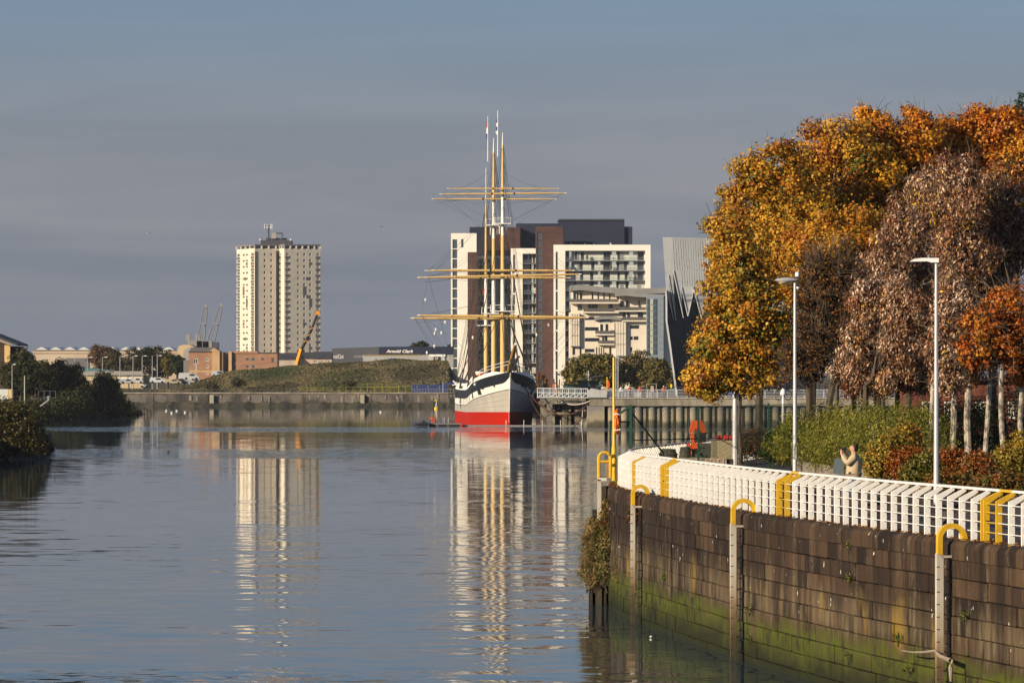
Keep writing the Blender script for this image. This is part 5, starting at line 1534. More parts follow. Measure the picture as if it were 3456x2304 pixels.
for a, b in ((1981, 1999), (2000, 2024), (2025, 2048)):
    pass
sc_ = thing('site_screen', 'row of pale grey solid panels along the quay edge by the gangway', 'screen', (PX(2015, 659.6), 659.6, MZ))
for a, b in ((1982, 2001), (2001.5, 2025), (2025.5, 2048)): MB().bx(PX(a, 659.6), PX(b, 659.6), 659.6, 659.8, MZ, PZ(1315, 659.6)).build('panel', mat('screen_panel', (.42, .42, .42), .7, (.36, .36, .36), .5), sc_)
KD = 679
kg = glassmat('kiosk_glass', (.35, .48, .45), .55)
kio = thing('ticket_kiosk', 'small glazed kiosk under a dark monopitch roof on the quay', 'kiosk', (PX(2000, KD), KD, MZ))
MB().prism([PT(1926, 1287, KD - 1), PT(2066, 1257, KD - 1), PT(2066, 1260, KD - 1), PT(1926, 1291, KD - 1)], (0, 5, 0)).build('roof', mat('kiosk_roof', (.05, .052, .056), .5), kio)
MB().bx(PX(1952, KD), PX(1962, KD), KD, KD + 2, MZ, PZ(1285, KD)).build('corner_pier', mat('kiosk_green', (.07, .11, .10), .6), kio)
MB().bx(PX(2022, KD), PX(2028, KD), KD, KD + 2, MZ, PZ(1270, KD)).build('corner_pier', mat('kiosk_green', (0, 0, 0)), kio)
MB().bx(PX(1962.5, KD), PX(2021.5, KD), KD + .6, KD + .7, MZ, PZ(1284, KD)).build('glazing', kg, kio)
MB().bx(PX(1902, KD), PX(1951, KD), KD + .5, KD + .6, MZ, PZ(1296, KD)).build('glass_screen', kg, kio)
MB().bx(PX(1963, KD), PX(1990, KD), KD + 1.5, KD + 2.5, MZ, PZ(1296, KD)).build('counter', mat('kiosk_dark', (.02, .025, .025), .6), kio)
MB().bx(PX(1994, KD), PX(2003, KD), KD + .3, KD + .4, PZ(1309, KD), PZ(1301, KD)).build('notice', mat('notice_red', (.5, .05, .02), .6), kio)
MB().bx(PX(1984, KD), PX(1993, KD), KD + .3, KD + .4, PZ(1303, KD), PZ(1296, KD)).build('notice', mat('notice_pale', (.45, .6, .55), .6), kio)
MB().bx(PX(1992, KD), PX(2020, KD), KD - .2, KD + .5, MZ, PZ(1309, KD)).build('bench', mat('bench_white', (.55, .53, .5), .6), kio)
mb = MB(); mb.tube([PT(1986, 1290, KD + 6), PT(1986, 1250, KD + 6)], .07, 5); mb.tube([PT(1976, 1264, KD + 6), PT(1990, 1264, KD + 6)], .06, 4)
mb.tube([PT(1986, 1290, KD + 6), (PX(1986, KD + 6), KD + 6, MZ)], .07, 5)
tag(mb.build('weather_mast', GW), 'thin white mast with crossbar standing behind the kiosk roof', 'mast')

YP = mat('pole_yellow', (.62, .40, .045), .5); ORG_ = mat('buoy_orange', (.78, .14, .015), .5)
def life_pole(label, px, y0, D, ring=None, r=.09):
    t = thing('lifebuoy_pole', label, 'pole', (PX(px, D), D, MZ), 'yellow lifebuoy poles on the museum quay')
    MB().tube([(PX(px, D), D, MZ - .1), PT(px, y0, D)], r, 6).build('pole', YP, t)
    if ring:
        c = PT(ring[0], ring[1], D - .2)
        MB().tube([c + Vector((.5 * math.cos(k * math.pi / 8) * ring[2], 0, .5 * math.sin(k * math.pi / 8))) for k in range(17)], .11, 6, cap=False).build('lifebuoy_ring', ORG_, t)
    return t
life_pole('yellow pole with an orange lifebuoy ring nearest the ship', 1870, 1278, 680, (1875, 1304, .7))
life_pole('thin yellow pole just right of the ring lifebuoy pole', 1888, 1278, 680)
life_pole('yellow pole at the left end of the kiosk', 1928, 1275, 680)
life_pole('yellow pole with a narrow orange lifebuoy at the right end of the kiosk', 2049, 1272, 661, (2053, 1297, .25))
def lamp_pole(label, px, y0, D, z0, arm=-10, r=.09, grp='street lamps on the museum quay', m=None, nm='street_lamp'):
    t = thing(nm, label, 'street lamp', (PX(px, D), D, z0), grp)
    mm = m or mat('lamp_pole_pale', (.50, .51, .52), .45, metal=.2)
    MB().tube([(PX(px, D), D, z0 - .1), PT(px, y0, D)], [r, r * .7], 6).build('pole', mm, t)
    if arm:
        a = PT(px, y0, D)
        MB().tube([a, a + Vector((arm * D / F, 0, .1))], r * .6, 5).build('arm', mm, t)
        MB().box(a + Vector((arm * D / F, 0, .1)), (abs(arm) * D / F * .8, .25, .18)).build('lamp_head', WSPAR, t)
    return t
lamp_pole('tall white flagpole standing just right of the tall yellow lifebuoy pole', 2079, 1120, 690, MZ, 0, .08)
lamp_pole('second white pole right of the tall yellow lifebuoy pole', 2086, 1170, 700, MZ, 0, .08)
lamp_pole('short grey post beside the small orange tree right of the ship', 1831, 1282, 700, 3.9, 0, .07)
# quay railing
qr = thing('quay_railing', 'white multi-bar railing along the museum quay edge', 'railing', (PX(2300, 660.3), 660.3, MZ))
rp = MB().box((0, 0, .57), (.09, .07, 1.14)).mesh('post', GW)
px = 2054
while px < 2920: piece('post', rp, qr, (PX(px, 660.3), 660.3, MZ)); px += 33
for z_ in (.22, .44, .66, .88, 1.14): MB().tube([(PX(2048, 660.3), 660.24, MZ + z_), (PX(2920, 660.3), 660.24, MZ + z_)], .05 if z_ > 1 else .028, 4).build('rail', GW, qr)
bn = tag(MB().bx(PX(2465, 660), PX(2530, 660), 659.95, 660.05, PZ(1333, 660), PZ(1320, 660)).build('banner', mat('banner_blue', (.025, .035, .30), .7, (.5, .45, .35), 1.6, (1, 1, 3), lo=.56, hi=.62)), 'blue printed banner tied to the quay railing under the maple', 'banner')
for k, (a, b, c) in enumerate(((2095, 2113, 'left'), (2137, 2155, 'middle'), (2190, 2208, 'right'))):
    tag(MB().bx(PX(a, 661), PX(b, 661), 660.9, 661.1, MZ + .1, MZ + .95).build('railing_panel', mat('screen_panel', (0, 0, 0))), f'{c} of three white panels hung on the quay railing near the tall yellow pole', 'panel')
# waste bin frame and yellow sign
fr = thing('goal_frame', 'pale rectangular tube frame standing behind the quay railing', 'frame', (PX(2198, 672), 672, MZ))
mb = MB(); mb.tube([(PX(2183, 672), 672, MZ), PT(2183, 1295, 672), PT(2215, 1295, 672), (PX(2215, 672), 672, MZ)], .05, 5); mb.build('tube_frame', mat('frame_tube', (.5, .47, .4), .5), fr)
MB().bx(PX(2196, 672), PX(2206, 672), 672.1, 672.6, MZ, PZ(1302, 672)).build('tan_bin', mat('tan_bin', (.42, .33, .24), .7), fr)
ys = thing('yellow_sign', 'small yellow sign on a post by the museum fin', 'sign', (PX(2265, 668), 668, MZ))
MB().bx(PX(2262, 668), PX(2268, 668), 668, 668.08, PZ(1308, 668), PZ(1296, 668)).build('sign_plate', mat('sign_yellow', (.75, .60, .04), .5), ys); MB().tube([(PX(2265, 668), 668.12, MZ), PT(2265, 1300, 668.12)], .05, 4).build('post', GREYFR, ys)
# visitors on the museum quay
def visitor(px, D, top, legs, label, h=1.7, hat=None, z0=MZ, skin=(.42, .26, .19), face=0):
    m1 = mat('cloth_%s' % '_'.join('%d' % (c * 100) for c in top), top, .85); m2 = mat('cloth_%s' % '_'.join('%d' % (c * 100) for c in legs), legs, .85)
    x = PX(px, D); k = h / 1.75
    t = thing('person', label, 'person', (x, D, z0), 'visitors on the museum quay')
    b = MB()
    sk = mat('skin_tone', skin, .7)
    b.lathe((x, D, z0 + 1.5 * k), [(.04, -.06), (.055, 0), (.09, .06), (.105, .13), (.09, .21), (.04, .26)], 10)
    for s_ in (-1, 1):
        b.tube([(x + s_ * .24 * k, D, z0 + 1.38 * k), (x + s_ * .29 * k, D - .03, z0 + 1.08 * k), (x + s_ * .25 * k, D - .14, z0 + .84 * k), (x + s_ * .25 * k, D - .17, z0 + .74 * k)], [.055, .05, .038, .03], 6)
        b.tube([(x + s_ * .10 * k, D, z0 + .95 * k), (x + s_ * .11 * k, D - .02 * s_, z0 + .5 * k), (x + s_ * .12 * k, D + .05 * s_, z0 + .02)], [.08, .06, .04], 6)
    b.tube([(x, D, z0 + .9 * k), (x, D, z0 + 1.2 * k), (x, D, z0 + 1.48 * k)], [.13, .14, .06], 8)
    b.build('body', sk, t, smooth=True)
    c = MB(); c.lathe((x, D, z0 + .85 * k), [(.17, 0), (.19, .12), (.18, .3), (.21, .48), (.19, .58), (.07, .66)], 10)
    for s_ in (-1, 1): c.tube([(x + s_ * .18 * k, D, z0 + 1.42 * k), (x + s_ * .27 * k, D - .03, z0 + 1.1 * k), (x + s_ * .26 * k, D - .13, z0 + .86 * k)], [.075, .07, .055], 7)
    c.build('jacket', m1, t, smooth=True)
    g = MB()
    for s_ in (-1, 1):
        g.tube([(x + s_ * .09 * k, D, z0 + .95 * k), (x + s_ * .11 * k, D - .02 * s_, z0 + .5 * k), (x + s_ * .12 * k, D + .05 * s_, z0 + .08)], [.11, .085, .06], 7)
        g.box((x + s_ * .12 * k, D + .05 * s_ - .05, z0 + .04), (.1, .26, .08))
    g.build('trousers', m2, t, smooth=True)
    MB().lathe((x, D + .015, z0 + 1.5 * k), [(.10, .12), (.115, .18), (.09, .26), (.03, .285)], 10).build('hair', mat('hair_dark', (.02, .015, .012), .8) if not hat else mat('hat_' + str(hat[0]), hat, .8), t, smooth=True)
visitor(2096, 667, (.55, .55, .56), (.03, .03, .04), 'person in a white jacket left of the others on the museum quay')
visitor(2125, 667, (.35, .03, .035), (.03, .03, .05), 'person in a dark red top on the museum quay, second from the left')
visitor(2160, 666, (.50, .03, .03), (.5, .48, .45), 'person in a bright red top and pale trousers on the museum quay')
visitor(2172, 669, (.02, .02, .022), (.02, .02, .022), 'person dressed all in black right of the one in red', 1.85)
visitor(2240, 666, (.45, .06, .06), (.05, .05, .07), 'person in a red and white top left of the yellow sign', hat=(.7, .65, .6))
visitor(2249, 670, (.05, .05, .06), (.03, .03, .04), 'person in dark clothes just left of the yellow sign', 1.6)

# ---- floating pontoons round the bow
pon = thing('floating_boom', 'low floating walkway with thin stanchions crossing below the ship bow', 'pontoon', (PX(1750, 672), 672, 0))
D = 670.5
MB().bx(PX(1560, D), PX(1964, D), D, D + .8, -.1, .16).build('float', mat('float_grey', (.20, .20, .195), .8), pon)
for x in (1708, 1768, 1830, 1892, 1962):
    MB().tube([PT(x, 1436, D), PT(x, 1417, D)], .045, 5).build('stanchion', WSPAR, pon)
for a, b in ((1768, 1830), (1830, 1892), (1892, 1962)): MB().tube(catenary(PT(a, 1418, D), PT(b, 1418, D), .25, 6), .025, 3).build('guard_rope', ROPE, pon)
MB().tube([PT(1964, 1437, D), PT(1967, 1355, 676)], .06, 5).build('guide_post', WSPAR, pon)
pt2 = thing('landing_pontoon', 'dark landing pontoon floating left of the ship', 'pontoon', (PX(1500, 668), 668, 0))
MB().bx(PX(1445, 668), PX(1558, 668), 668, 670.5, .25, .45).build('deck', mat('pontoon_deck', (.16, .155, .15), .8), pt2)
for a, b in ((1448, 1470), (1480, 1508), (1515, 1552)): MB().bx(PX(a, 668), PX(b, 668), 668.2, 670.3, -.2, .25).build('float', IRON, pt2)
for x in (1499, 1513): MB().tube([PT(x, 1432, 670), PT(x, 1408, 670)], .03, 4).build('stanchion', WSPAR, pt2)
for x, lab in ((1458, 'left of two orange lifebuoys upright on the landing pontoon'), (1467.5, 'right of two orange lifebuoys upright on the landing pontoon')):
    t = thing('lifebuoy', lab, 'lifebuoy', (PX(x, 669), 669, .45), 'lifebuoys on the landing pontoon')
    c = Vector((PX(x, 669), 669, 1.15 if x < 1460 else .85))
    MB().tube([c + Vector((.16 * math.cos(k * math.pi / 8), .3 * math.cos(k * math.pi / 8), .32 * math.sin(k * math.pi / 8))) for k in range(17)], .07, 6, cap=False).build('ring', ORG_, t)
    MB().tube([(c.x, 669.1, .4), (c.x, 669.1, c.z + .2)], .05, 5).build('stand', ORG_, t)
bt = thing('dinghy', 'small black inflatable dinghy tied up left of the pontoon', 'boat', (PX(1423, 667), 667, 0))
x0_, x1_ = PX(1402, 667), PX(1444, 667)
mb = MB()
for dy in (-.65, .65): mb.tube([(x0_, 667, .30), (x0_ + .4, 667 + dy * .8, .32), (x0_ + 1.2, 667 + dy, .34), (x1_, 667 + dy, .34)], [.16, .24, .27, .27], 8)
mb.build('hull', BLACK, bt, smooth=True); MB().bx(x1_ - .9, x1_ - .35, 666.6, 667.4, .3, .85).build('engine', IRON, bt); MB().bx(x0_ + .9, x0_ + 1.6, 666.7, 667.3, .4, .7).build('seat', SLABM, bt)
by = thing('channel_buoy', 'yellow channel buoy with a topmark in front of the far quay', 'buoy', (PX(1473, 1010), 1010, 0))
MB().lathe((PX(1473, 1010), 1010, 0), [(.35, -.3), (.52, .0), (.52, .32), (.3, .42)], 12).build('float', mat('buoy_yellow', (.70, .45, .03), .5), by)
mb = MB(); c = Vector((PX(1473, 1010), 1010, .4))
for k in range(4): mb.tube([c + Vector((.25 * math.cos(k * 1.57), .25 * math.sin(k * 1.57), 0)), c + Vector((0, 0, 1.2))], .05, 4)
mb.build('frame', WSPAR, by); MB().lathe(c + Vector((0, 0, 1.2)), [(.05, 0), (.22, .2), (.22, .35), (.03, .6)], 8).build('topmark', mat('buoy_yellow', (0, 0, 0)), by)

# ---- things on the far quay
cont = thing('blue_container', 'long dark blue shipping container hut on the far quay left of the ship', 'container', (PX(1450, 1090), 1090, FZ))
cb = mat('container_blue', (.022, .035, .125), .6, (.03, .045, .15), 1.0)
MB().bx(PX(1391, 1090), PX(1510, 1090), 1090, 1093, FZ, PZ(1298, 1090)).build('body', cb, cont)
MB().prism([PT(1490, 1298, 1090.2), PT(1530, 1286, 1090.2), PT(1530, 1298, 1090.2)], (0, 2.6, 0)).build('ramp_roof', cb, cont)
for x in (1407, 1445, 1483): MB().bx(PX(x - 2, 1089.9), PX(x + 2, 1089.9), 1089.9, 1089.95, PZ(1308, 1090), PZ(1303, 1090)).build('window', mat('window_tan', (.25, .22, .16), .4), cont)
FNC = mat('hivis_barrier', (.30, .31, .05), .7)
def mesh_fence(label, x0, x1, y0, y1, D, n, m, dens=1.0, grp='barrier fence panels on the far quay', nm='barrier_fence'):
    t = thing(nm, label, 'fence', (PX((x0 + x1) / 2, D), D, PZ(y1, D)), grp)
    for k in range(n + 1):
        x = x0 + (x1 - x0) * k / n; MB().tube([PT(x, y0, D), PT(x, y1, D)], .045, 4).build('post', m, t)
    for f in (0, .95): MB().tube([PT(x0, y0 + (y1 - y0) * f, D), PT(x1, y0 + (y1 - y0) * f, D)], .032, 4).build('rail', m, t)
    mb = MB(); k = x0 + 2 * dens
    while k < x1: mb.tube([PT(k, y0, D), PT(k, y1, D)], .022, 3, cap=False); k += 2.2 * dens
    o = mb.build('mesh_bars', m, t); o['kind'] = 'stuff'
    return t
mesh_fence('yellow green barrier fence left of the blue container, with dense mesh', 1263, 1345, 1304, 1325, 1088, 3, FNC)
mesh_fence('short yellow green barrier fence leaning against the blue container', 1346, 1390, 1302, 1325, 1087, 2, FNC)
mesh_fence('yellow green barrier fence in the middle of the far quay', 1144, 1240, 1305, 1325, 1088, 4, FNC, 2.0)
mesh_fence('upper yellow green barrier fence on the slope behind', 1190, 1340, 1294.5, 1306, 1100, 3, FNC, 3.0)
mesh_fence('long faint yellow green barrier fence at the foot of the mound', 1010, 1120, 1308, 1316, 1092, 4, FNC, 4.0)
mesh_fence('grey mesh fence along the top of the far quay by the container', 1390, 1540, 1312, 1326, 1080, 16, mat('fence_grey', (.22, .23, .25), .6), 1.0, nm='mesh_fence')
mesh_fence('grey mesh fence along the left half of the far quay', 420, 1010, 1313, 1324, 1080.5, 40, mat('fence_dull', (.12, .11, .10), .8), 2.2, nm='mesh_fence')
lamp_pole('thin pale pole standing in front of the blue container', 1495, 1284, 1084, FZ, 0, .07, 'poles on the far bank')
for x, y0, ar in ((293, 1207, 14), (346, 1206, 11), (405, 1206, 11), (449, 1203, 11), (481, 1203, 11), (514, 1200, 0), (530, 1201, 11), (528.5, 1201, -9)):
    pass
for i, (x, y0, ar, w) in enumerate(((252, 1207, 0, 'leftmost'), (295, 1207, 12, 'second'), (346, 1206, 12, 'third'), (405, 1204, 11, 'fourth'), (449, 1202, 11, 'fifth'), (480, 1202, 11, 'sixth'), (514, 1200, 0, 'seventh, armless,'), (531, 1201, 11, 'rightmost'))):
    lamp_pole(f'{w} from the left of the tall grey lamps before the shipyard trees', x, y0, 1172, FZ, ar, .13, 'tall street lamps on the far bank', mat('lamp_grey', (.30, .31, .32), .6))
# ================================================================== NEAR QUAY OBJECTS
RWH = mat('rail_white', (.82, .80, .75), .45, (.76, .73, .67), 3.0, coords='World')
RYL = mat('rail_yellow', (.66, .40, .02), .45, (.56, .33, .02), 4.0, coords='World')
RHW = mat('handrail_white', (.70, .66, .64), .5)
rail = thing('quayside_railing', 'white railing of cranked flat posts with yellow gates along the quay edge', 'railing', (7, 118, QZ))
IN0 = .30
def post_mesh(m, w=.135, th=.06):
    prof = [(0, 0), (w, 0), (w, .86), (.44, 1.06), (.44, 1.12), (.39, 1.12), (0, .93)]
    mb = MB(); mb.prism([(x, -th / 2, z) for x, z in prof], (0, th, 0)); return mb.mesh('post', m)
PMW, PMY = post_mesh(RWH), post_mesh(RYL)
SP = .90
GATES = [s_at_px(2212), s_at_px(2592), s_at_px(3290)]
def is_gate(s): return any(abs(s - g) < .95 for g in GATES) or abs(s - s_at_px(2098)) < .5
s = S_NEAR + .3; prev = None
posts = []
while s < S_END - 1:
    p, t_, n_ = edge_at(s)
    y = is_gate(s)
    b = p + n_ * IN0
    piece('post', PMY if y else PMW, rail, (b.x, b.y, QZ), math.atan2(n_.y, n_.x))
    posts.append((s, y)); s += SP
for (s0, y0), (s1, y1) in zip(posts, posts[1:]):
    p0, t0, n0 = edge_at(s0); p1, t1, n1 = edge_at(s1)
    y = y0 and y1
    a = p0 + n0 * (IN0 + .42); b = p1 + n1 * (IN0 + .42)
    d = (b - a); c = (a + b) / 2
    MB().box((c.x, c.y, QZ + 1.14), (d.length + .02, .10, .055), math.atan2(d.y, d.x)).build('handrail', RYL if y else RHW, rail)
    if p0.y < 151:
        a = p0 + n0 * (IN0 + .05); b = p1 + n1 * (IN0 + .05)
        for z_ in (.22, .44, .66, .85): MB().tube([(a.x, a.y, QZ + z_), (b.x, b.y, QZ + z_)], .0115 if not y else .014, 4, cap=False).build('bar', RYL if y else RWH, rail)
# gate frames: doubled yellow posts
for g in GATES:
    for ds in (.35,):
        p, t_, n_ = edge_at(g + ds); b = p + n_ * (IN0 - .02)
        piece('gate_post', PMY, rail, (b.x, b.y, QZ), math.atan2(n_.y, n_.x), (1.1, 1.1, 1.004))
    p, t_, n_ = edge_at(g); b = p + n_ * (IN0 + .05)
    MB().tube([(b.x - .07, b.y, QZ + .48), (b.x + .06, b.y, QZ + .46)], .016, 5).build('gate_chain', IRON, rail)

# ladders on the wall face
STEEL = mat('weathered_white', (.60, .57, .49), .6, (.34, .28, .20), 1.6, (1, 1, .35), coords='World')
def weed_steel():
    m = bpy.data.materials.new('ladder_steel'); m.use_nodes = True
    t = m.node_tree; b = t.nodes['Principled BSDF']; b.inputs['Roughness'].default_value = .6
    g = t.nodes.new('ShaderNodeNewGeometry'); sp = t.nodes.new('ShaderNodeSeparateXYZ'); t.links.new(g.outputs['Position'], sp.inputs[0])
    n = t.nodes.new('ShaderNodeTexNoise'); n.inputs['Scale'].default_value = 3; n.inputs['Detail'].default_value = 4; t.links.new(g.outputs['Position'], n.inputs[0])
    a = t.nodes.new('ShaderNodeMath'); a.operation = 'MULTIPLY_ADD'; t.links.new(n.outputs[0], a.inputs[0]); a.inputs[1].default_value = .9; t.links.new(sp.outputs['Z'], a.inputs[2])
    mr_ = t.nodes.new('ShaderNodeMapRange'); mr_.inputs[1].default_value = .3; mr_.inputs[2].default_value = 4.4; t.links.new(a.outputs[0], mr_.inputs[0])
    cr = t.nodes.new('ShaderNodeValToRGB'); e = cr.color_ramp; t.links.new(mr_.outputs[0], cr.inputs[0])
    e.elements[0].position = 0; e.elements[0].color = (.03, .03, .012, 1); e.elements[1].position = 1; e.elements[1].color = (.42, .38, .31, 1)
    for p, c in ((.22, (.07, .05, .025, 1)), (.36, (.20, .13, .07, 1)), (.52, (.42, .36, .27, 1)), (.70, (.52, .48, .41, 1))):
        x = e.elements.new(p); x.color = c
    t.links.new(cr.outputs[0], b.inputs['Base Color']); return m
LST = weed_steel()
def ladder(s, label, rung=True, narrow=1.0):
    p, t_, n_ = edge_at(s)
    t = thing('quay_ladder', label, 'ladder', (p.x, p.y, 0), 'yellow hooped ladders on the quay wall')
    out = p - n_ * .30
    rz = math.atan2(n_.y, n_.x)
    # box stringer on the outer side, ladder rail and rungs between it and the wall
    MB().box((out.x, out.y, 1.55), (.155 * narrow, .14, 4.3), rz).build('stringer', LST, t)
    for k in range(15):
        q = out - t_ * .075
        MB().box((q.x - .045, q.y, 3.4 - k * .28), (.07, .012, .022), rz).build('stringer_mark', IRON, t)
    if rung:
        for off in (.13, .27):
            q = p - n_ * (.30 - off - .06) - t_ * .02
            MB().box((q.x, q.y, 1.5), (.028, .05, 4.1), rz).build('rail', IRON, t)
        for k in range(14):
            q = p - n_ * .05
            MB().box((q.x - .0, q.y, 3.35 - k * .28), (.20, .035, .03), rz).build('rung', IRON, t)
    # yellow hoop from the stringer head over the coping
    A = Vector((out.x, out.y, 3.68)); r = .29 * narrow
    c = A + n_ * r; pts = [A, A + Vector((0, 0, .35))]
    for k in range(1, 12):
        th = math.pi - math.pi * k / 12
        pts.append(c + n_ * r * math.cos(th) + Vector((0, 0, .35 + r * math.sin(th))))
    pts += [c + n_ * r + Vector((0, 0, .35)), c + n_ * r + Vector((0, 0, .28))]
    mb = MB()
    w, th_ = .055, .085
    rings = []
    for i, q in enumerate(pts):
        d = (pts[min(i + 1, len(pts) - 1)] - pts[max(i - 1, 0)]).normalized(); side = t_; up = d.cross(side).normalized()
        rings.append([q + side * th_ + up * w, q - side * th_ + up * w, q - side * th_ - up * w, q + side * th_ - up * w])
    base = 0
    for rg_ in rings: mb.v += [tuple(v) for v in rg_]
    for i in range(len(rings) - 1):
        for k in range(4): mb.f.append((i * 4 + k, i * 4 + (k + 1) % 4, i * 4 + 4 + (k + 1) % 4, i * 4 + 4 + k))
    mb.f += [(0, 1, 2, 3), tuple(len(rings) * 4 - 4 + k for k in range(4))]
    mb.build('hoop', RYL, t)
    q = p - n_ * .12
    MB().box((q.x, q.y, 3.63), (.30, .14, .05), rz).build('head_bracket', STEEL, t)
    return t
ladder(s_at_px(3208), 'white ladder stringer with yellow hoop nearest the right edge of the photo')
ladder(s_at_px(2503), 'white ladder with yellow hoop in the middle of the quay wall')
ladder(s_at_px(2172), 'ladder with yellow hoop half hidden by creeper near the wall end', narrow=.8)
# the free-standing far ladder frame at the wall end
ft = thing('ladder_frame', 'tall yellow ladder hoop frame at the far tip of the quay beside the yellow pole', 'ladder', (PX(2030, 149), 149, 0))
D = 149.0
mb = MB(); x0_, x1_ = PX(2021, D), PX(2060, D); zt = PZ(1545, D); r = (x1_ - x0_) / 2; zc = zt
pts = [Vector((x0_, D, PZ(1612, D)))] + [Vector(((x0_ + x1_) / 2 - r * math.cos(k * math.pi / 10), D, zc + r * math.sin(k * math.pi / 10))) for k in range(11)] + [Vector((x1_, D, PZ(1612, D)))]
mb.tube(pts, .055, 6); mb.build('hoop', RYL, ft); MB().tube([PT(2023, 1557, D), PT(2059, 1557, D)], .045, 6).build('crossbar', RYL, ft)
MB().box((PX(2022, D), D, 1.9), (.13, .12, 4.6)).build('stringer', LST, ft); MB().box((PX(2032, D), D, PZ(1617, D)), (.30, .12, .10)).build('head_bracket', STEEL, ft)
# timber fender piles at the tip
tfp = thing('timber_fenders', 'dark weathered timber fender piles at the tip of the quay wall', 'fender piles', (PX(2010, 149), 149, 0))
TIM = mat('wet_timber', (.020, .016, .011), .9, (.045, .036, .024), 1.5, (1, 1, .25), coords='World')
for x, y0, w in ((1998, 1745, .22), (2012, 1720, .25), (2028, 1745, .20), (2044, 1640, .26), (2058, 1640, .24)):
    MB().bx(PX(x, 149.6) - w / 2, PX(x, 149.6) + w / 2, 149.4, 149.9, -1.5, PZ(y0, 149.6)).build('pile', TIM, tfp)
MB().bx(PX(1996, 150), PX(2066, 150), 149.95, 150.4, -1.5, PZ(1770, 150)).build('pile_backing', TIM, tfp)
MB().bx(PX(1992, 149.2), PX(2062, 149.2), 149.1, 149.38, PZ(1860, 149), PZ(1835, 149)).build('waling', TIM, tfp)
rs = tag(MB().box(PT(2114, 1835, 143.2), (.13, .08, 1.9), 0, Matrix.Rotation(R(9), 3, 'Y')).build('rusty_strut', mat('rust', (.17, .042, .015), .9, (.09, .03, .015), 4)), 'rusty red steel strut leaning on the wall by the creeper', 'strut')

# yellow lifebuoy pole at the tip
yp_ = thing('tall_yellow_pole', 'tall yellow pole with an orange lifebuoy at the tip of the quay', 'pole', (PX(2072, 149.3), 149.3, QZ))
D = 149.3
MB().tube([(PX(2072.5, D), D, QZ - .02), PT(2072.5, 1512, D), PT(2072, 1500, D)], [.088, .085, .055], 10).build('pole_base', RYL, yp_, smooth=True)
MB().tube([PT(2072, 1500, D), PT(2071.5, 1206, D)], [.05, .038], 10).build('pole_shaft', mat('pole_paint', (.70, .50, .10), .45), yp_, smooth=True)
c = PT(2083, 1423, D - .1)
ring = MB().tube([c + Vector((.055 * math.cos(k * math.pi / 12), .33 * math.cos(k * math.pi / 12), .37 * math.sin(k * math.pi / 12))) for k in range(25)], .055, 8, cap=False).build('lifebuoy', ORG_, yp_, smooth=True)
for k in (3, 9, 15, 21):
    q = c + Vector((.055 * math.cos(k * math.pi / 12), .33 * math.cos(k * math.pi / 12), .37 * math.sin(k * math.pi / 12)))
    MB().box(q, (.13, .12, .06)).build('reflective_band', WSPAR, ring)
MB().tube(catenary(c + Vector((.06, -.1, -.30)), c + Vector((.05, .1, -.36)), .12, 6), .008, 4).build('grab_line', mat('cord_white', (.6, .6, .58), .8), ring)
MB().box(PT(2077, 1405, D), (.08, .05, .1)).build('bracket', GREYFR, yp_)

# lamp posts on the promenade
GALV = mat('galvanised', (.62, .63, .64), .35, (.52, .53, .55), 2.0, metal=.35, spec=.5)
HEADG = mat('lamp_head_grey', (.40, .40, .41), .4, metal=.2); HEADW = mat('lamp_head_white', (.78, .78, .76), .4)
D = 154.6; lx = PX(2683, D)
l1 = thing('street_lamp', 'grey post-top street lamp with a small camera at its head, left of the pair', 'street lamp', (lx, D, QZ), 'promenade street lamps')
MB().tube([(lx, D, QZ - .05), (lx, D, QZ + 1.2), (lx, D, PZ(955, D))], [.085, .075, .05], 12).build('pole', GALV, l1, smooth=True)
mb = MB(); c = PT(2655, 947, D); pr = [(0, .02), (.08, .09), (.3, .15), (.45, .15), (.62, .11), (.75, .04)]
L = .75
ringv = []
for (u_, r_) in pr:
    for k in range(10):
        th = 2 * math.pi * k / 10
        mb.v.append((PX(2615, D) + u_ / .75 * (PX(2692, D) - PX(2615, D)), D + r_ * .9 * math.cos(th), c.z + .02 + r_ * .62 * math.sin(th) - (.0)))
for i in range(len(pr) - 1):
    for k in range(10): mb.f.append((i * 10 + k, i * 10 + (k + 1) % 10, i * 10 + 10 + (k + 1) % 10, i * 10 + 10 + k))
mb.f += [tuple(range(10)), tuple(range(50, 60))]
mb.build('lamp_head', HEADG, l1, smooth=True)
MB().lathe(PT(2641, 956.5, D), [(.02, -.05), (.11, -.02), (.15, .03), (.12, .05)], 10).build('lamp_bowl', mat('lamp_bowl', (.55, .42, .22), .25), l1, smooth=True)
mb = MB(); mb.tube([PT(2693, 966, D), PT(2694, 930, D)], .02, 5); mb.build('camera_bracket', IRON, l1)
MB().lathe(PT(2691, 928, D), [(.02, -.08), (.07, -.05), (.085, .03), (.06, .09), (.02, .11)], 10).build('camera_dome', HEADW, l1, smooth=True)
MB().lathe(PT(2693, 972, D), [(.03, -.04), (.06, 0), (.05, .04)], 8).build('sensor', HEADW, l1)
MB().box((lx, D - .08, QZ + 1.0), (.1, .02, .45)).build('access_door', HEADG, l1)
D = 128.0; lx = PX(3160, D)
l2 = thing('street_lamp', 'white street lamp with a flat bracket head, right of the pair', 'street lamp', (lx, D, QZ), 'promenade street lamps')
MB().tube([(lx, D, QZ - .05), (lx, D, QZ + 1.2), (lx, D, PZ(884, D))], [.085, .075, .045], 12).build('pole', GALV, l2, smooth=True)
mb = MB(); mb.prism([PT(3072, 881, D), PT(3085, 874, D), PT(3110, 870.5, D), PT(3167.5, 871, D), PT(3167.5, 886, D), PT(3142, 886, D), PT(3128, 882, D), PT(3073, 883, D)], (0, .2, 0))
hd = mb.build('lamp_head', HEADW, l2); hd.location.y -= .1
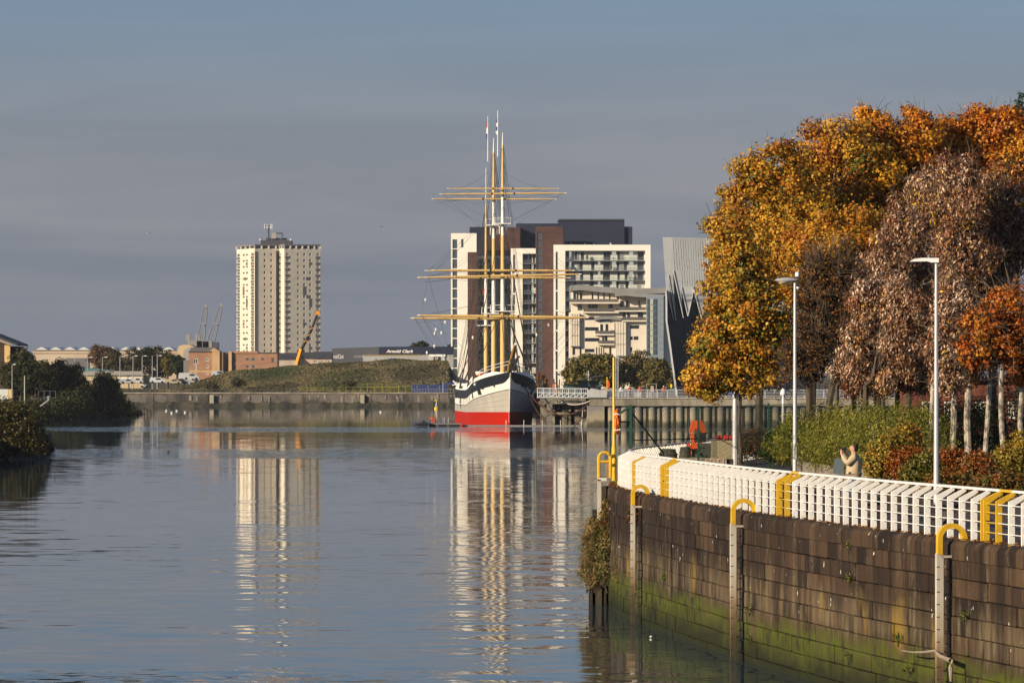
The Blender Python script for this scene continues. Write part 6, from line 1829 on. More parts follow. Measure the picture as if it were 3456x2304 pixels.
MB().lathe(PT(3135, 871, D), [(.04, 0), (.045, .07), (.035, .09)], 8).build('photocell', GREYFR, l2)
D = 160.0
l3 = thing('sign_post', 'bare silver lamp post half hidden under the golden maple', 'post', (PX(2481, D), D, QZ))
MB().tube([(PX(2481, D), D, QZ - .1), PT(2481, 1290, D)], [.105, .088], 12).build('pole', GALV, l3, smooth=True)
MB().box((PX(2483.5, D), D - .11, PZ(1540, D)), (.06, .03, .6)).build('access_door', HEADG, l3)
l4 = thing('fence_post', 'thin grey post just right of the silver lamp post', 'post', (PX(2498, 161), 161, QZ))
MB().tube([(PX(2498, 161), 161, QZ - .1), PT(2498, 1300, 161)], .05, 8).build('pole', mat('thin_post', (.30, .31, .32), .5, metal=.3), l4)
l5 = thing('hoop_lamp', 'white post with globe and two dark wire hoops, seen below the maple branches', 'lamp', (PX(2643, 200), 200, QZ))
MB().tube([(PX(2643, 200), 200, QZ - .1), PT(2643, 1310, 200)], .055, 8).build('pole', HEADW, l5)
MB().lathe(PT(2643, 1325, 200), [(.05, -.16), (.12, -.1), (.14, 0), (.1, .12), (.03, .16)], 10).build('globe', HEADW, l5, smooth=True)
for dx in (-16, 16): MB().tube([PT(2643 + dx, 1332, 200) + Vector((.16 * math.cos(k * math.pi / 8), 0, .24 * math.sin(k * math.pi / 8))) for k in range(17)], .016, 4, cap=False).build('wire_hoop', IRON, l5)

# bollards on the promenade
def bollard(px, D, label):
    x = PX(px, D); t = thing('mooring_bollard', label, 'bollard', (x, D, QZ), 'cast iron bollards on the promenade')
    MB().lathe((x, D, QZ - .02), [(.25, 0), (.22, .08), (.18, .15), (.17, .40)], 16).build('stem', IRON, t, smooth=True)
    MB().lathe((x, D, QZ + .38), [(.17, 0), (.28, .06), (.29, .14), (.22, .22), (.05, .26)], 16).build('cap', mat('bollard_cap', (.030, .027, .026), .55, (.06, .05, .045), 5), t, smooth=True)
bollard(2725, 119, 'black bollard behind the railing left of the photographer')
bollard(2938, 113, 'black bollard behind the railing just right of the photographer')
bollard(3197, 109, 'black bollard behind the railing nearest the right street lamp')
# litter bin / bench back behind the photographer
bb = thing('grey_seat', 'grey seat back standing in front of the hedge beside the photographer', 'seat', (PX(2828, 126), 126, QZ))
D = 126
MB().prism([PT(2810, 1597, D), PT(2817, 1548, D), PT(2822, 1545, D), PT(2850, 1548, D), PT(2846, 1595, D), PT(2841, 1600, D)], (0, .06, 0)).build('seat_back', mat('seat_grey', (.11, .13, .14), .4, spec=.5), bb)
MB().bx(PX(2809, D), PX(2846, D), D - .45, D, PZ(1606, D), PZ(1602, D)).build('seat_pan', mat('seat_grey', (0, 0, 0)), bb)
mb = MB()
for x in (2814, 2842):
    for dy in (-.4, -.02): mb = MB(); mb.tube([(PX(x, D), D + dy, QZ), (PX(x, D), D + dy, PZ(1604, D))], .025, 5); mb.build('leg', GREYFR, bb)

# ---- photographer
D = 119.0; PXX = PX(2882, D)
ph = thing('person', 'photographer in beige jacket and jeans holding a camera up to his eye', 'person', (PXX, D, QZ))
def skin_mesh(verts, edges, radii, root=0, sub=2):
    me = bpy.data.meshes.new('tmp'); me.from_pydata(verts, edges, [])
    o = bpy.data.objects.new('tmp', me); COL.objects.link(o)
    m = o.modifiers.new('skin', 'SKIN'); m.use_smooth_shade = True
    for i, r_ in enumerate(radii):
        rr = r_ if isinstance(r_, tuple) else (r_, r_)
        me.skin_vertices[0].data[i].radius = rr; me.skin_vertices[0].data[i].use_root = (i == root)
    s_ = o.modifiers.new('sub', 'SUBSURF'); s_.levels = sub; s_.render_levels = sub
    bpy.context.view_layer.update()
    out = bpy.data.meshes.new_from_object(o.evaluated_get(bpy.context.evaluated_depsgraph_get()))
    bpy.data.objects.remove(o); bpy.data.meshes.remove(me)
    out.polygons.foreach_set('use_smooth', [True] * len(out.polygons))
    return out
def add_skin(nm, verts, edges, radii, m, root=0):
    me = skin_mesh(verts, edges, radii, root); me.name = nm; me.materials.clear(); me.materials.append(m)
    o = bpy.data.objects.new(nm, me); COL.objects.link(o); o.parent = ph; return o
SKIN = mat('skin_warm', (.50, .27, .18), .6)  # one even warm skin colour for the whole body
# local frame: faces -X (to the river) and a little away (+Y); +Z up
V = [(0, 0, .96), (0, 0, 1.15), (.01, 0, 1.33), (.015, 0, 1.46), (-.005, 0, 1.53), (-.03, .0, 1.62), (-.03, 0, 1.70),     # 0-6 spine, neck, head
     (0, -.20, 1.42), (-.17, -.23, 1.25), (-.31, -.10, 1.47), (-.325, -.06, 1.55),           # 7-10 near arm: shoulder, elbow, wrist, palm
     (0, .20, 1.42), (-.10, .24, 1.22), (-.19, .13, 1.42), (-.21, .06, 1.53),               # 11-14 far arm
     (0, -.10, .93), (-.02, -.11, .50), (.03, -.12, .09), (-.10, -.12, .04),                 # 15-18 near leg
     (0, .10, .93), (.02, .11, .50), (.06, .13, .09), (-.07, .13, .04)]                      # 19-22
E = [(0, 1), (1, 2), (2, 3), (3, 4), (4, 5), (5, 6), (2, 7), (7, 8), (8, 9), (9, 10), (2, 11), (11, 12), (12, 13), (13, 14), (0, 15), (15, 16), (16, 17), (17, 18), (0, 19), (19, 20), (20, 21), (21, 22)]
Rd = [(.13, .15), (.12, .15), (.12, .16), .07, .058, (.085, .095), (.075, .085), .07, .05, .036, .04, .07, .05, .036, .04, .09, .065, .045, .04, .09, .065, .045, .04]
fi = len(V)
def finger(root_i, pts, r0=.0095):
    global V, E, Rd
    prev = root_i
    for k, q in enumerate(pts):
        V.append(q); Rd.append(r0 * (1 - .12 * k)); E.append((prev, len(V) - 1)); prev = len(V) - 1
for k in range(4): finger(10, [(-.335 + .004 * k, -.035 + .0 * k, 1.575 + .021 * (k - 1.5)), (-.325 + .004 * k, .0, 1.583 + .021 * (k - 1.5)), (-.30 + .004 * k, .012, 1.58 + .02 * (k - 1.5))])
finger(10, [(-.29, -.045, 1.565), (-.262, -.03, 1.575)], .011)
for k in range(4): finger(14, [(-.225, .03, 1.55 + .02 * (k - 1.5)), (-.235, .005, 1.555 + .02 * (k - 1.5)), (-.225, -.018, 1.553 + .02 * (k - 1.5))])
finger(14, [(-.19, .02, 1.53), (-.18, -.005, 1.535)], .011)
body = add_skin('body', V, E, Rd, SKIN)
# face details: nose, ear
mb = MB(); O = Vector((PXX, D, QZ))
mb.lathe(O + Vector((-.118, -.01, 1.60)), [(.004, -.02), (.018, -.012), (.014, .02), (.004, .04)], 6); mb.build('nose', SKIN, ph, smooth=True)
MB().lathe(O + Vector((-.01, -.088, 1.595)), [(.004, -.03), (.02, -.01), (.022, .02), (.006, .035)], 6).build('ear', SKIN, ph, smooth=True)
MB().box(O + Vector((-.107, -.02, 1.555)), (.012, .04, .008)).build('mouth', mat('lip', (.35, .13, .10), .6), ph)
for yy in (-.035, .03): MB().lathe(O + Vector((-.102, yy, 1.638)), [(.003, -.008), (.011, 0), (.003, .008)], 6).build('eye', IRON, ph)
hv = [(-.005, 0, 1.715), (.035, 0, 1.68), (.045, 0, 1.61), (.03, 0, 1.55)]
add_skin('hair', hv, [(0, 1), (1, 2), (2, 3)], [(.085, .085), (.092, .092), (.075, .085), (.045, .06)], mat('hair_brown', (.022, .013, .008), .7))
JK = mat('jacket_beige', (.46, .36, .22), .85, (.45, .36, .23), 9, bump=.02, bscale=6)
jv = [(.02, 0, .84), (.0, 0, 1.0), (0, 0, 1.18), (.01, 0, 1.34), (.015, 0, 1.46), (.02, 0, 1.50), (.0, -.205, 1.42), (-.17, -.235, 1.245), (-.27, -.15, 1.40), (-.30, -.11, 1.455),
      (0, .205, 1.42), (-.13, .225, 1.235), (-.18, .14, 1.38), (-.205, .105, 1.43)]
je = [(0, 1), (1, 2), (2, 3), (3, 4), (4, 5), (3, 6), (6, 7), (7, 8), (8, 9), (3, 10), (10, 11), (11, 12), (12, 13)]
jr = [(.215, .235), (.205, .225), (.20, .22), (.20, .225), .105, .085, .115, .095, .065, .052, .10, .085, .065, .052]
add_skin('jacket', jv, je, jr, JK, 2)
JN = mat('jeans_blue', (.06, .095, .165), .85, (.09, .13, .2), 12)
gv = [(0, 0, .93), (0, -.10, .90), (-.02, -.11, .50), (.03, -.12, .12), (0, .10, .90), (.02, .11, .50), (.06, .13, .12)]
add_skin('jeans', gv, [(0, 1), (1, 2), (2, 3), (0, 4), (4, 5), (5, 6)], [(.15, .16), .115, .085, .072, .115, .085, .072], JN)
for yy, xx in ((-.12, -.04), (.13, -.01)): MB().box(O + Vector((xx, yy, .045)), (.27, .10, .09)).build('shoe', IRON, ph)
cm = thing('camera_body', 'black camera held up in front of the photographer face', 'camera', tuple(O + Vector((-.24, -.01, 1.59))))
MB().box(O + Vector((-.215, -.005, 1.60)), (.055, .13, .085)).build('camera_case', BLACK, cm); MB().tube([O + Vector((-.24, -.005, 1.60)), O + Vector((-.36, -.005, 1.60))], [.036, .042], 10).build('lens', BLACK, cm)
MB().box(O + Vector((-.215, -.005, 1.652)), (.045, .05, .03)).build('viewfinder_hump', BLACK, cm)
sc2 = tag(MB().prism([O + Vector((-.30, .06, 1.44)), O + Vector((-.28, .06, 1.53)), O + Vector((-.17, .06, 1.55)), O + Vector((-.08, .07, 1.49)), O + Vector((-.16, .07, 1.43))], (0, .04, 0)).build('blue_cloth', mat('cloth_lightblue', (.24, .31, .34), .8)), 'pale blue grey bag held under the camera by the photographer', 'bag')

ph.scale = (1.07,) * 3; cm.scale = (1.07,) * 3; cm.location = O + (Vector(cm.location) - O) * 1.07; sc2.location = O * (1 - 1.07); sc2.scale = (1.07,) * 3
# ---- compound at the bend: chain link fence, grab, skips, lettered wall
GRN = mat('fence_green', (.018, .060, .040), .55)
cf = thing('chain_link_fence', 'green chain link fence round the compound at the bend of the quay', 'fence', (PX(2350, 156), 156, QZ))
fpts = [(2128, 152, 1366), (2357, 156, 1368), (2594, 172, 1360), (2720, 182, 1372)]
for i, (x, d, y) in enumerate(fpts):
    MB().box((PX(x, d), d, (QZ + PZ(y, d)) / 2), (.12 if i == 0 else .07, .09, PZ(y, d) - QZ)).build('post', GRN, cf)
MB().tube([PT(2128, 1370, 152), PT(2082, 1402, 152)], .04, 5).build('top_arm', GRN, cf); MB().tube([PT(2058, 1420, 151.5), PT(2058, 1600, 151.5)], .045, 5).build('side_post', GRN, cf)
MB().tube([PT(2058, 1424, 151.5), PT(2128, 1422, 152)], .03, 5).build('side_rail', GRN, cf)
MB().tube([PT(2135, 1395, 152.2), PT(2240, 1530, 154)], .035, 5).build('brace', GRN, cf)
mb = MB()
for (x0_, d0, y0), (x1_, d1, y1) in zip(fpts, fpts[1:]):
    A, B = Vector((PX(x0_, d0), d0, QZ + .05)), Vector((PX(x1_, d1), d1, QZ + .05)); H = PZ(y0, d0) - QZ - .1
    L = (B - A).length; st = .16; n = int(L / st)
    u_ = (B - A) / L
    for k in range(-int(H / st), n):
        for sgn in (1, -1):
            a0, a1 = k * st, k * st + H
            z0, z1 = 0, H
            if a0 < 0: z0 = -a0; a0 = 0
            if a1 > L: z1 = H - (a1 - L); a1 = L
            if sgn < 0: z0, z1 = H - z0, H - z1
            mb.tube([A + u_ * a0 + Vector((0, 0, z0)), A + u_ * a1 + Vector((0, 0, z1))], .0045, 3, cap=False)
    for f_ in (.1, .55): MB().tube([A + Vector((0, 0, H * f_)), B + Vector((0, 0, H * f_))], .018, 4, cap=False).build('straining_wire', GRN, cf)
mo = mb.build('wire_mesh', mat('fence_wire', (.025, .055, .04), .6), cf); mo['kind'] = 'stuff'
GD = 166.0
OG = mat('grab_orange', (.62, .085, .008), .5, (.50, .07, .01), 3)
gr = thing('crane_grab', 'orange hydraulic crane with clamshell grab folded upright in the compound', 'crane', (PX(2350, GD), GD, QZ))
def gp(a, b, D=GD): return PT(2280 + a * .14029, 1380 + b * .14031, D)
MB().prism([gp(425, 270), gp(535, 270), gp(540, 470), (gp(470, 470)), gp(465, 520), gp(345, 590), gp(350, 480), gp(380, 380)], (0, .7, 0)).build('grab_shell', OG, gr)
MB().prism([gp(560, 275), gp(620, 262), gp(690, 390), gp(718, 490), gp(710, 580), gp(640, 570), gp(590, 500), gp(565, 450)], (0, .7, 0)).build('grab_shell', OG, gr)
MB().prism([gp(470, 470), gp(570, 470), gp(585, 600), gp(470, 600)], (.0, .4, 0)).build('grab_hub', mat('grab_dark_red', (.14, .03, .015), .6), gr)
MB().prism([gp(450, 600), gp(740, 560), gp(740, 800), gp(470, 800)], (0, .6, 0)).build('rotator_block', mat('grab_black', (.022, .016, .014), .6), gr)
MB().prism([gp(355, 600), gp(440, 590), gp(460, 790), gp(540, 830), gp(530, 950), gp(400, 960), gp(385, 790)], (0, .5, 0)).build('slew_arm', OG, gr)
MB().prism([gp(265, 860), gp(340, 810), gp(400, 950), gp(390, 1110), gp(310, 1110), gp(330, 1010), gp(285, 990)], (0, .5, 0)).build('lower_arm', OG, gr)
MB().prism([gp(540, 790), gp(640, 800), gp(640, 830), gp(540, 830)], (0, .5, 0)).build('link_bar', OG, gr)
for pts in ([gp(300, 560), gp(280, 680), gp(240, 840)], [gp(735, 590), gp(790, 570), gp(800, 680), gp(760, 730)], [gp(345, 600), gp(300, 640), gp(310, 740), gp(340, 720)]):
    MB().tube(pts, .03, 5).build('hydraulic_hose', mat('hose', (.03, .03, .035), .6), gr)
MB().bx(PX(2336, GD), PX(2404, GD), GD + .1, GD + 1.2, QZ, PZ(1497, GD)).build('base_plinth', mat('plinth_green', (.085, .085, .06), .8), gr)
KH = mat('khaki_skip', (.30, .26, .16), .85, (.25, .21, .12), 1.5)
MB().bx(0, 0, 0, 0, 0, 0) if False else None
sk1 = tag(MB().bx(PX(2405, 160), PX(2490, 160), 160, 161.5, QZ, PZ(1486, 160)).build('khaki_tank', KH), 'square khaki tank behind the fence beside the silver post', 'tank')
sk2 = thing('workboat_hoist', 'dark green machinery bench behind the fence under the orange grab', 'machinery', (PX(2380, 162), 162, QZ))
MB().bx(PX(2358, 162), PX(2403, 162), 162, 163, PZ(1508, 162), PZ(1496, 162)).build('bench_top', mat('plinth_green', (0, 0, 0)), sk2)
for x in (2361, 2377, 2400): MB().bx(PX(x - 2, 162), PX(x + 2, 162), 162.1, 162.5, QZ, PZ(1508, 162)).build('leg', mat('plinth_green', (0, 0, 0)), sk2)
for a, b, lab in ((2415, 2440, 'left red life raft cylinder on the khaki tank'), (2442, 2474, 'right red life raft cylinder on the khaki tank')):
    x0_, x1_ = PX(a, 160.7), PX(b, 160.7)
    t = thing('raft_canister', lab, 'canister', ((x0_ + x1_) / 2, 160.7, PZ(1486, 160)), 'red canisters on the khaki tank')
    MB().tube([(x0_, 160.7, PZ(1486, 160) + .09), (x0_ + .03, 160.7, PZ(1486, 160) + .09), (x1_ - .03, 160.7, PZ(1486, 160) + .09), (x1_, 160.7, PZ(1486, 160) + .09)], [.05, .09, .09, .05], 10).build('shell', mat('raft_red', (.38, .035, .03), .5), t, smooth=True)
    MB().tube([((x0_ + x1_) / 2 - .02, 160.7, PZ(1486, 160) + .09), ((x0_ + x1_) / 2 + .02, 160.7, PZ(1486, 160) + .09)], .095, 10).build('strap', IRON, t)
ROCK = mat('dark_rope_heap', (.05, .048, .038), .95, (.09, .085, .06), 3, bump=.05)
for cx_, cy_, w_, lab in ((2255, 1522, 38, 'left dark heap of coiled hawser behind the fence'), (2312, 1517, 22, 'right dark heap of coiled hawser at the foot of the orange crane')):
    mb = MB(); c = Vector((PX(cx_, 158), 158, QZ)); h = PZ(cy_, 158) - QZ + .12; rr = w_ * 158 / F
    for q in range(int(h / .07)):
        r_ = rr * (1 - .5 * (q * .07 / h) ** 2) * random.uniform(.9, 1.05)
        mb.tube([c + Vector((r_ * math.cos(k * math.pi / 7), r_ * .8 * math.sin(k * math.pi / 7), q * .07 + .05 + random.uniform(-.012, .012))) for k in range(15)], .05, 5, cap=False)
    mb.lathe(c, [(rr * .8, 0), (rr * .6, h * .85), (.05, h * .9)], 10)
    tag(mb.build('hawser_heap', ROCK), lab, 'rope coil')
lw = thing('lettered_wall', 'low pale concrete wall with faded painted letters behind the railing', 'wall', (PX(2370, 157.5), 157.5, QZ))
MB().bx(PX(2292, 157.5), PX(2452, 157.5), 157.5, 157.9, QZ - .1, PZ(1545, 157.5)).build('wall_slab', mat('lettered_concrete', (.34, .265, .18), .9, (.27, .21, .145), 1.4), lw)
for ch, x in (('F', 2352), ('F', 2364), ('E', 2384), ('D', 2404), ('T', 2424), ('I', 2441)):
    text_mesh('painted_letter', ch, .26, mat('faded_paint', (.58, .49, .36), .9), PT(x, 1557, 157.48), lw, extrude=.006)
MB().bx(PX(2452.5, 158), PX(2474, 158), 157.6, 158, QZ - .1, PZ(1548, 158)).build('wall_end', mat('dark_end', (.06, .05, .04), .9), lw)
# driftwood branch caught on the near ladder
dwm = mat('driftwood', (.30, .245, .18), .9, (.22, .17, .12), 6)
p_, t_, n_ = edge_at(s_at_px(3200)); 
def dz(a, b, o=.40): 
    s_ = s_at_px(3100 + a * .4169); q, tt, nn = edge_at(s_); q = q - nn * o; return Vector((q.x, q.y, PZ(1650 + b * .4171, q.y)))
tag(MB().tube([dz(0, 1303), dz(90, 1318), dz(190, 1316), dz(262, 1305), dz(330, 1350), dz(405, 1385), dz(410, 1440), dz(404, 1500), dz(413, 1555)], [.012, .02, .025, .035, .05, .055, .05, .04, .02], 6).build('driftwood_branch', dwm, smooth=True), 'bleached driftwood branch caught across the foot of the nearest ladder', 'branch')
# ================================================================== VEGETATION
LM = leafmat('leaf', .5, .32, .3); LMB = leafmat('beech_leaf', .45, .18, .38); LMF = leafmat('far_leaf', .8, .2, .1)
BARK = mat('bark', (.10, .075, .05), .9, (.055, .042, .03), 6, (1, 1, .3)); PBARK = mat('pale_bark', (.42, .37, .29), .9, (.10, .085, .065), 5, (1, 1, .6), lo=.45, hi=.6)
def lob(D, items, dy=None):
    out = []
    for it in items:
        cx, cy, rx, ry = it[:4]; dd = D + (it[4] if len(it) > 4 else 0)
        out.append((PX(cx, dd), dd, PZ(cy, dd), rx * dd / F, (dy or rx * .8) * dd / F, ry * dd / F))
    return out
GOLD = [(.56, .29, .018), (.56, .32, .035), (.46, .185, .016), (.32, .25, .025), (.13, .145, .02), (.38, .12, .012)]
GW_ = [4, 4, 3, 2, 1.3, 1.5]
ORNG = [(.56, .19, .014), (.62, .26, .018), (.44, .11, .012), (.58, .30, .025), (.32, .075, .012)]
BEECH = [(.47, .30, .19), (.38, .205, .11), (.28, .115, .05), (.62, .45, .32), (.17, .06, .025), (.56, .33, .04)]
BWt = [3, 3, 3, 2.4, 2, .9]
RUST = [(.46, .12, .014), (.54, .17, .018), (.36, .08, .012), (.48, .22, .025)]
def gt(label, px, D, items, pal, w, ncl, per, spread, size, aspect, lm=LM, bark=BARK, r=.16, z=None, **k):
    return tree(k.pop('name', 'maple_tree'), label, (PX(px, D), D, QZ + .7 if z is None else z), lob(D, items), pal, w, ncl, per, spread, size, aspect, lm, bark, r, group='autumn trees along the promenade', twigm=BARK, **k)
# golden maples, left and top
gt('golden and green maple at the left end of the trees, hanging low over the quay', 2500, 157, [(2430, 1170, 110, 130), (2390, 1262, 88, 75), (2360, 1310, 55, 32), (2410, 1310, 60, 40), (2475, 1010, 115, 140), (2520, 1230, 120, 100), (2490, 860, 100, 140), (2560, 1050, 120, 150)],
   GOLD, [3, 4, 2, 3, 2, 1], 620, 66, (.40, .40, .24), .105, .85, r=.075, rin=.3, sprays=150)
gt('tall golden maple whose crown makes the left shoulder of the tree mass', 2560, 184, [(2515, 710, 105, 130), (2600, 600, 120, 135), (2470, 800, 85, 120), (2540, 600, 70, 80), (2440, 900, 70, 100), (2620, 820, 140, 160), (2570, 920, 120, 130), (2680, 700, 120, 140)],
   GOLD, GW_, 680, 68, (.44, .44, .26), .118, .85, r=.16, rin=.3, sprays=150)
gt('broad golden maple with the highest rounded crown in the middle of the trees', 2735, 188, [(2760, 540, 120, 110), (2850, 500, 125, 125), (2720, 680, 140, 150), (2830, 720, 150, 170), (2930, 640, 130, 150), (2690, 850, 110, 120, -6), (2800, 820, 120, 120, -8), (2900, 790, 110, 130, -8)],
   GOLD, [4, 4, 4, 1, .5, 3], 760, 68, (.44, .44, .27), .122, .85, r=.17, rin=.3, sprays=220)
gt('orange maple with feathery upright shoots against the sky, right of the broad golden maple', 2960, 190, [(2960, 480, 100, 105), (3050, 540, 120, 140), (3000, 660, 130, 150), (3120, 440, 80, 70), (3090, 470, 95, 100), (2940, 410, 45, 40)],
   ORNG, [3, 4, 2, 4, 1], 540, 62, (.40, .40, .42), .12, .85, r=.16, twigs=90, rin=.3, sprays=300, align=(0, 0, 1), alignw=.2)
gt('deep orange maple at the top right corner', 3350, 192, [(3220, 470, 100, 90), (3320, 460, 110, 110), (3400, 440, 100, 90), (3320, 600, 150, 140), (3450, 560, 110, 150), (3300, 375, 45, 35)],
   ORNG, [4, 3, 3, 2, 2], 620, 62, (.40, .40, .42), .12, .85, r=.17, twigs=90, rin=.3, sprays=300, align=(0, 0, 1), alignw=.2)
gt('half bare brown tree with dense fine twigs left of the beeches', 2730, 165, [(2720, 1050, 105, 170), (2770, 1190, 100, 120), (2690, 1220, 90, 95), (2790, 950, 95, 140), (2850, 1000, 70, 110), (2830, 1120, 80, 110)],
   [(.20, .085, .022), (.26, .10, .02), (.15, .07, .03), (.34, .20, .03)], [4, 3, 3, 1], 900, 11, .22, .10, .55, r=.14, twigs=160, twig_r=.013, name='bare_tree', rin=.1, sprays=2600)
gt('dark russet tree deep behind the beeches filling the middle of the grove', 2800, 205, [(2800, 980, 130, 170), (2900, 900, 130, 170), (2880, 1120, 140, 140), (3000, 1050, 140, 200), (2740, 1150, 110, 110), (3120, 1050, 150, 200)],
   [(.22, .085, .02), (.28, .12, .02), (.15, .06, .02), (.30, .17, .03)], [3, 3, 3, 1], 620, 30, (.45, .45, .35), .17, .8, r=.18, name='russet_tree', rin=.2)
# copper beeches
for i, (px, D, items, lab) in enumerate((
    (2815, 158, [(2900, 1150, 75, 100), (2870, 1240, 70, 75), (2935, 1040, 75, 100), (2900, 1290, 60, 42)], 'leftmost copper beech with pinkish dry leaves'),
    (2862, 161, [(2990, 930, 85, 120), (3010, 1090, 85, 120), (2960, 1200, 80, 100)], 'copper beech behind the leftmost one, taller'),
    (2915, 157, [(3050, 1180, 85, 110), (3040, 1050, 85, 120), (2990, 1285, 65, 45)], 'copper beech left of the right street lamp, crown low'),
    (2975, 163, [(3060, 860, 95, 130), (3100, 980, 90, 120), (3030, 760, 60, 80)], 'copper beech with a pointed crown left of the right street lamp head'),
    (3025, 158, [(3130, 1130, 85, 120), (3120, 1230, 85, 80), (3080, 1290, 60, 42)], 'copper beech hanging low behind the right street lamp pole'),
    (3065, 166, [(3150, 720, 100, 130), (3170, 870, 100, 120), (3110, 640, 65, 75)], 'tall copper beech whose crown tops the right street lamp'),
    (3139, 149, [(3210, 1060, 85, 130), (3200, 1200, 80, 90), (3190, 1285, 60, 42)], 'copper beech with a thick pale trunk just left of the right street lamp'),
    (3215, 150, [(3260, 700, 110, 140), (3260, 860, 110, 130), (3230, 600, 80, 80)], 'tall copper beech right of the right street lamp head'),
    (3268, 151, [(3290, 980, 90, 130), (3270, 1110, 85, 110), (3260, 1230, 65, 60)], 'copper beech with pale trunk second right of the right street lamp'),
    (3325, 152, [(3380, 720, 110, 150), (3370, 870, 100, 120), (3440, 800, 90, 150)], 'dark copper beech filling the right edge below the orange maple'))):
    gt(lab, px, D, items, BEECH, BWt if i < 7 else [2, 2, 3, 1, 3, 1], 340 if len(items) > 2 else 240, 44, (.30, .30, .30), .13, .36, LMB, PBARK if i >= 6 else BARK, .085 + .02 * (i % 3), name='beech_tree', twigs=70, align=(0.15, 0, 1), alignw=.6, jit=.5, rin=.25, bough=(.22, .50), flat=1.15, sprays=160)
# small rust orange trees, right edge
gt('small rust orange tree with twin pale trunks near the right edge', 3388, 143, [(3330, 1090, 85, 80), (3400, 1030, 85, 80), (3300, 1190, 70, 70), (3390, 1160, 90, 80)], RUST, [3, 4, 2, 2], 230, 34, (.28, .28, .16), .105, .7, r=.09, rin=.2, sprays=300, bark=PBARK, name='rowan_tree', twigs=120)
gt('small rust orange tree cut by the right edge', 3450, 145, [(3440, 1130, 70, 90), (3460, 1010, 70, 80), (3450, 1240, 60, 60)], RUST, [3, 3, 3, 1], 180, 34, (.28, .28, .16), .105, .7, r=.09, rin=.2, sprays=250, bark=PBARK, name='rowan_tree', twigs=90)
bp = thing('brick_pavilion', 'low red brick pavilion glimpsed between the pale trunks on the right', 'building', (PX(3270, 235), 235, QZ + .5))
X0, X1 = PX(3060, 235), PX(3700, 235); wn = [(PX(a, 235) - X0, PX(b, 235) - X0, 1.0, 1.9) for a, b in ((3110, 3150), (3185, 3215), (3290, 3330), (3400, 3440))]
facade((X0, 235, QZ + .4), U, X1 - X0, PZ(1285, 235) - QZ - .4, wn, mat('pavilion_brick', (.15, .048, .03), .9, (.10, .034, .022), 2.0, (1, 1, 3)), bp, 'wall', .12)
for r_ in wn: window_at((X0, 235, QZ + .4), U, (r_[0] + r_[1]) / 2, 1.45, r_[1] - r_[0], .9, mat('pavilion_blind', (.40, .31, .18), .6), WHITEFR, bp, .1, 1, .08)
MB().bx(X0 - .3, X1, 234.6, 241, PZ(1285, 235), PZ(1275, 235)).build('roof', SLATE, bp); MB().bx(X0, X1, 235.2, 240.5, QZ + .3, PZ(1286, 235)).build('inner_walls', mat('pavilion_brick', (0, 0, 0)), bp)
# conifer tip far right
con = gt('dark green conifer tip poking out at the top right corner', 3438, 215, [(3440, 400, 34, 50), (3441, 350, 16, 45), (3438, 460, 45, 60)], [(.02, .045, .02), (.03, .06, .025)], [1, 1], 260, 10, .15, .2, .3, r=.15, name='conifer')

# hedge and shrubs
HG = [(.185, .195, .02), (.27, .25, .035), (.10, .12, .015), (.34, .28, .06)]
hl = [(PX(x, d), d, QZ + .45 + h, 1.35, 1.1, h) for x, d, h in [(2690, 168, .6), (2715, 166, .85), (2745, 163, 1.0), (2780, 160, 1.05), (2815, 157, 1.1), (2850, 154, 1.1), (2885, 151, 1.12), (2925, 149, 1.12), (2965, 147, 1.15), (3005, 146, 1.15), (3050, 145, 1.15), (3095, 144, 1.12), (2860, 149, .8), (2800, 154, .75), (2740, 159, .7)]]
bush('hedge', 'dense feathery green hedge behind the photographer', hl, HG, [4, 3, 3, 2], 3400, 14, .12, .10, .28, LM, (PX(2890, 151), 151, QZ + .5), 'hedge', align=(.5, 0, .8), alignw=.6, stems=30)
hl = [(PX(x, d), d, QZ + .5 + h, 1.2, 1.0, h) for x, d, h in [(3130, 160, 1.1), (3180, 161, 1.15), (3230, 162, 1.2), (3290, 163, 1.2), (3360, 164, 1.3), (3430, 165, 1.4)]]
bush('hedge', 'darker green hedge among the pale trunks on the right', hl, [(.045, .06, .012), (.07, .085, .015), (.10, .10, .02)], [4, 3, 1], 1100, 13, .13, .11, .4, LM, (PX(3290, 163), 163, QZ + .6), 'hedge', stems=20)
YG = [(.26, .19, .02), (.34, .24, .03), (.18, .16, .02), (.38, .16, .02)]; OR = [(.30, .075, .012), (.36, .12, .02), (.22, .055, .012), (.28, .14, .025), (.10, .09, .02)]
GL = [(.12, .12, .015), (.16, .14, .02), (.085, .085, .015), (.28, .19, .02)]
def sh(label, D, items, pal, w, ncl=260, per=14, size=.09, **k):
    l_ = lob(D, items); bush('shrub', label, l_, pal, w, ncl, per, .11, size, .7, LM, (l_[0][0], D, QZ + .5), 'shrub', 'autumn shrubs in the planter', **k)
sh('yellow leaved bush immediately right of the photographer', 135, [(2985, 1545, 55, 62), (2955, 1570, 35, 40), (3010, 1500, 40, 45)], YG, [3, 3, 2, 1], 420)
sh('upper yellow bush in front of the hedge', 137, [(3060, 1480, 45, 45), (3075, 1530, 40, 40)], YG, [2, 2, 3, 3], 260)
sh('rust red low shrub between the yellow bush and the right lamp', 134.5, [(3045, 1570, 42, 45), (3085, 1555, 38, 35)], OR, [4, 3, 3, 1, 1], 320)
sh('bright green low shrub left of the right lamp foot', 132.5, [(3090, 1600, 45, 35), (3125, 1575, 35, 35)], GL, [4, 4, 2, 1], 300)
sh('red orange shrub right of the right lamp', 135, [(3205, 1565, 50, 40), (3250, 1585, 50, 38)], OR, [4, 4, 2, 1, 1], 380)
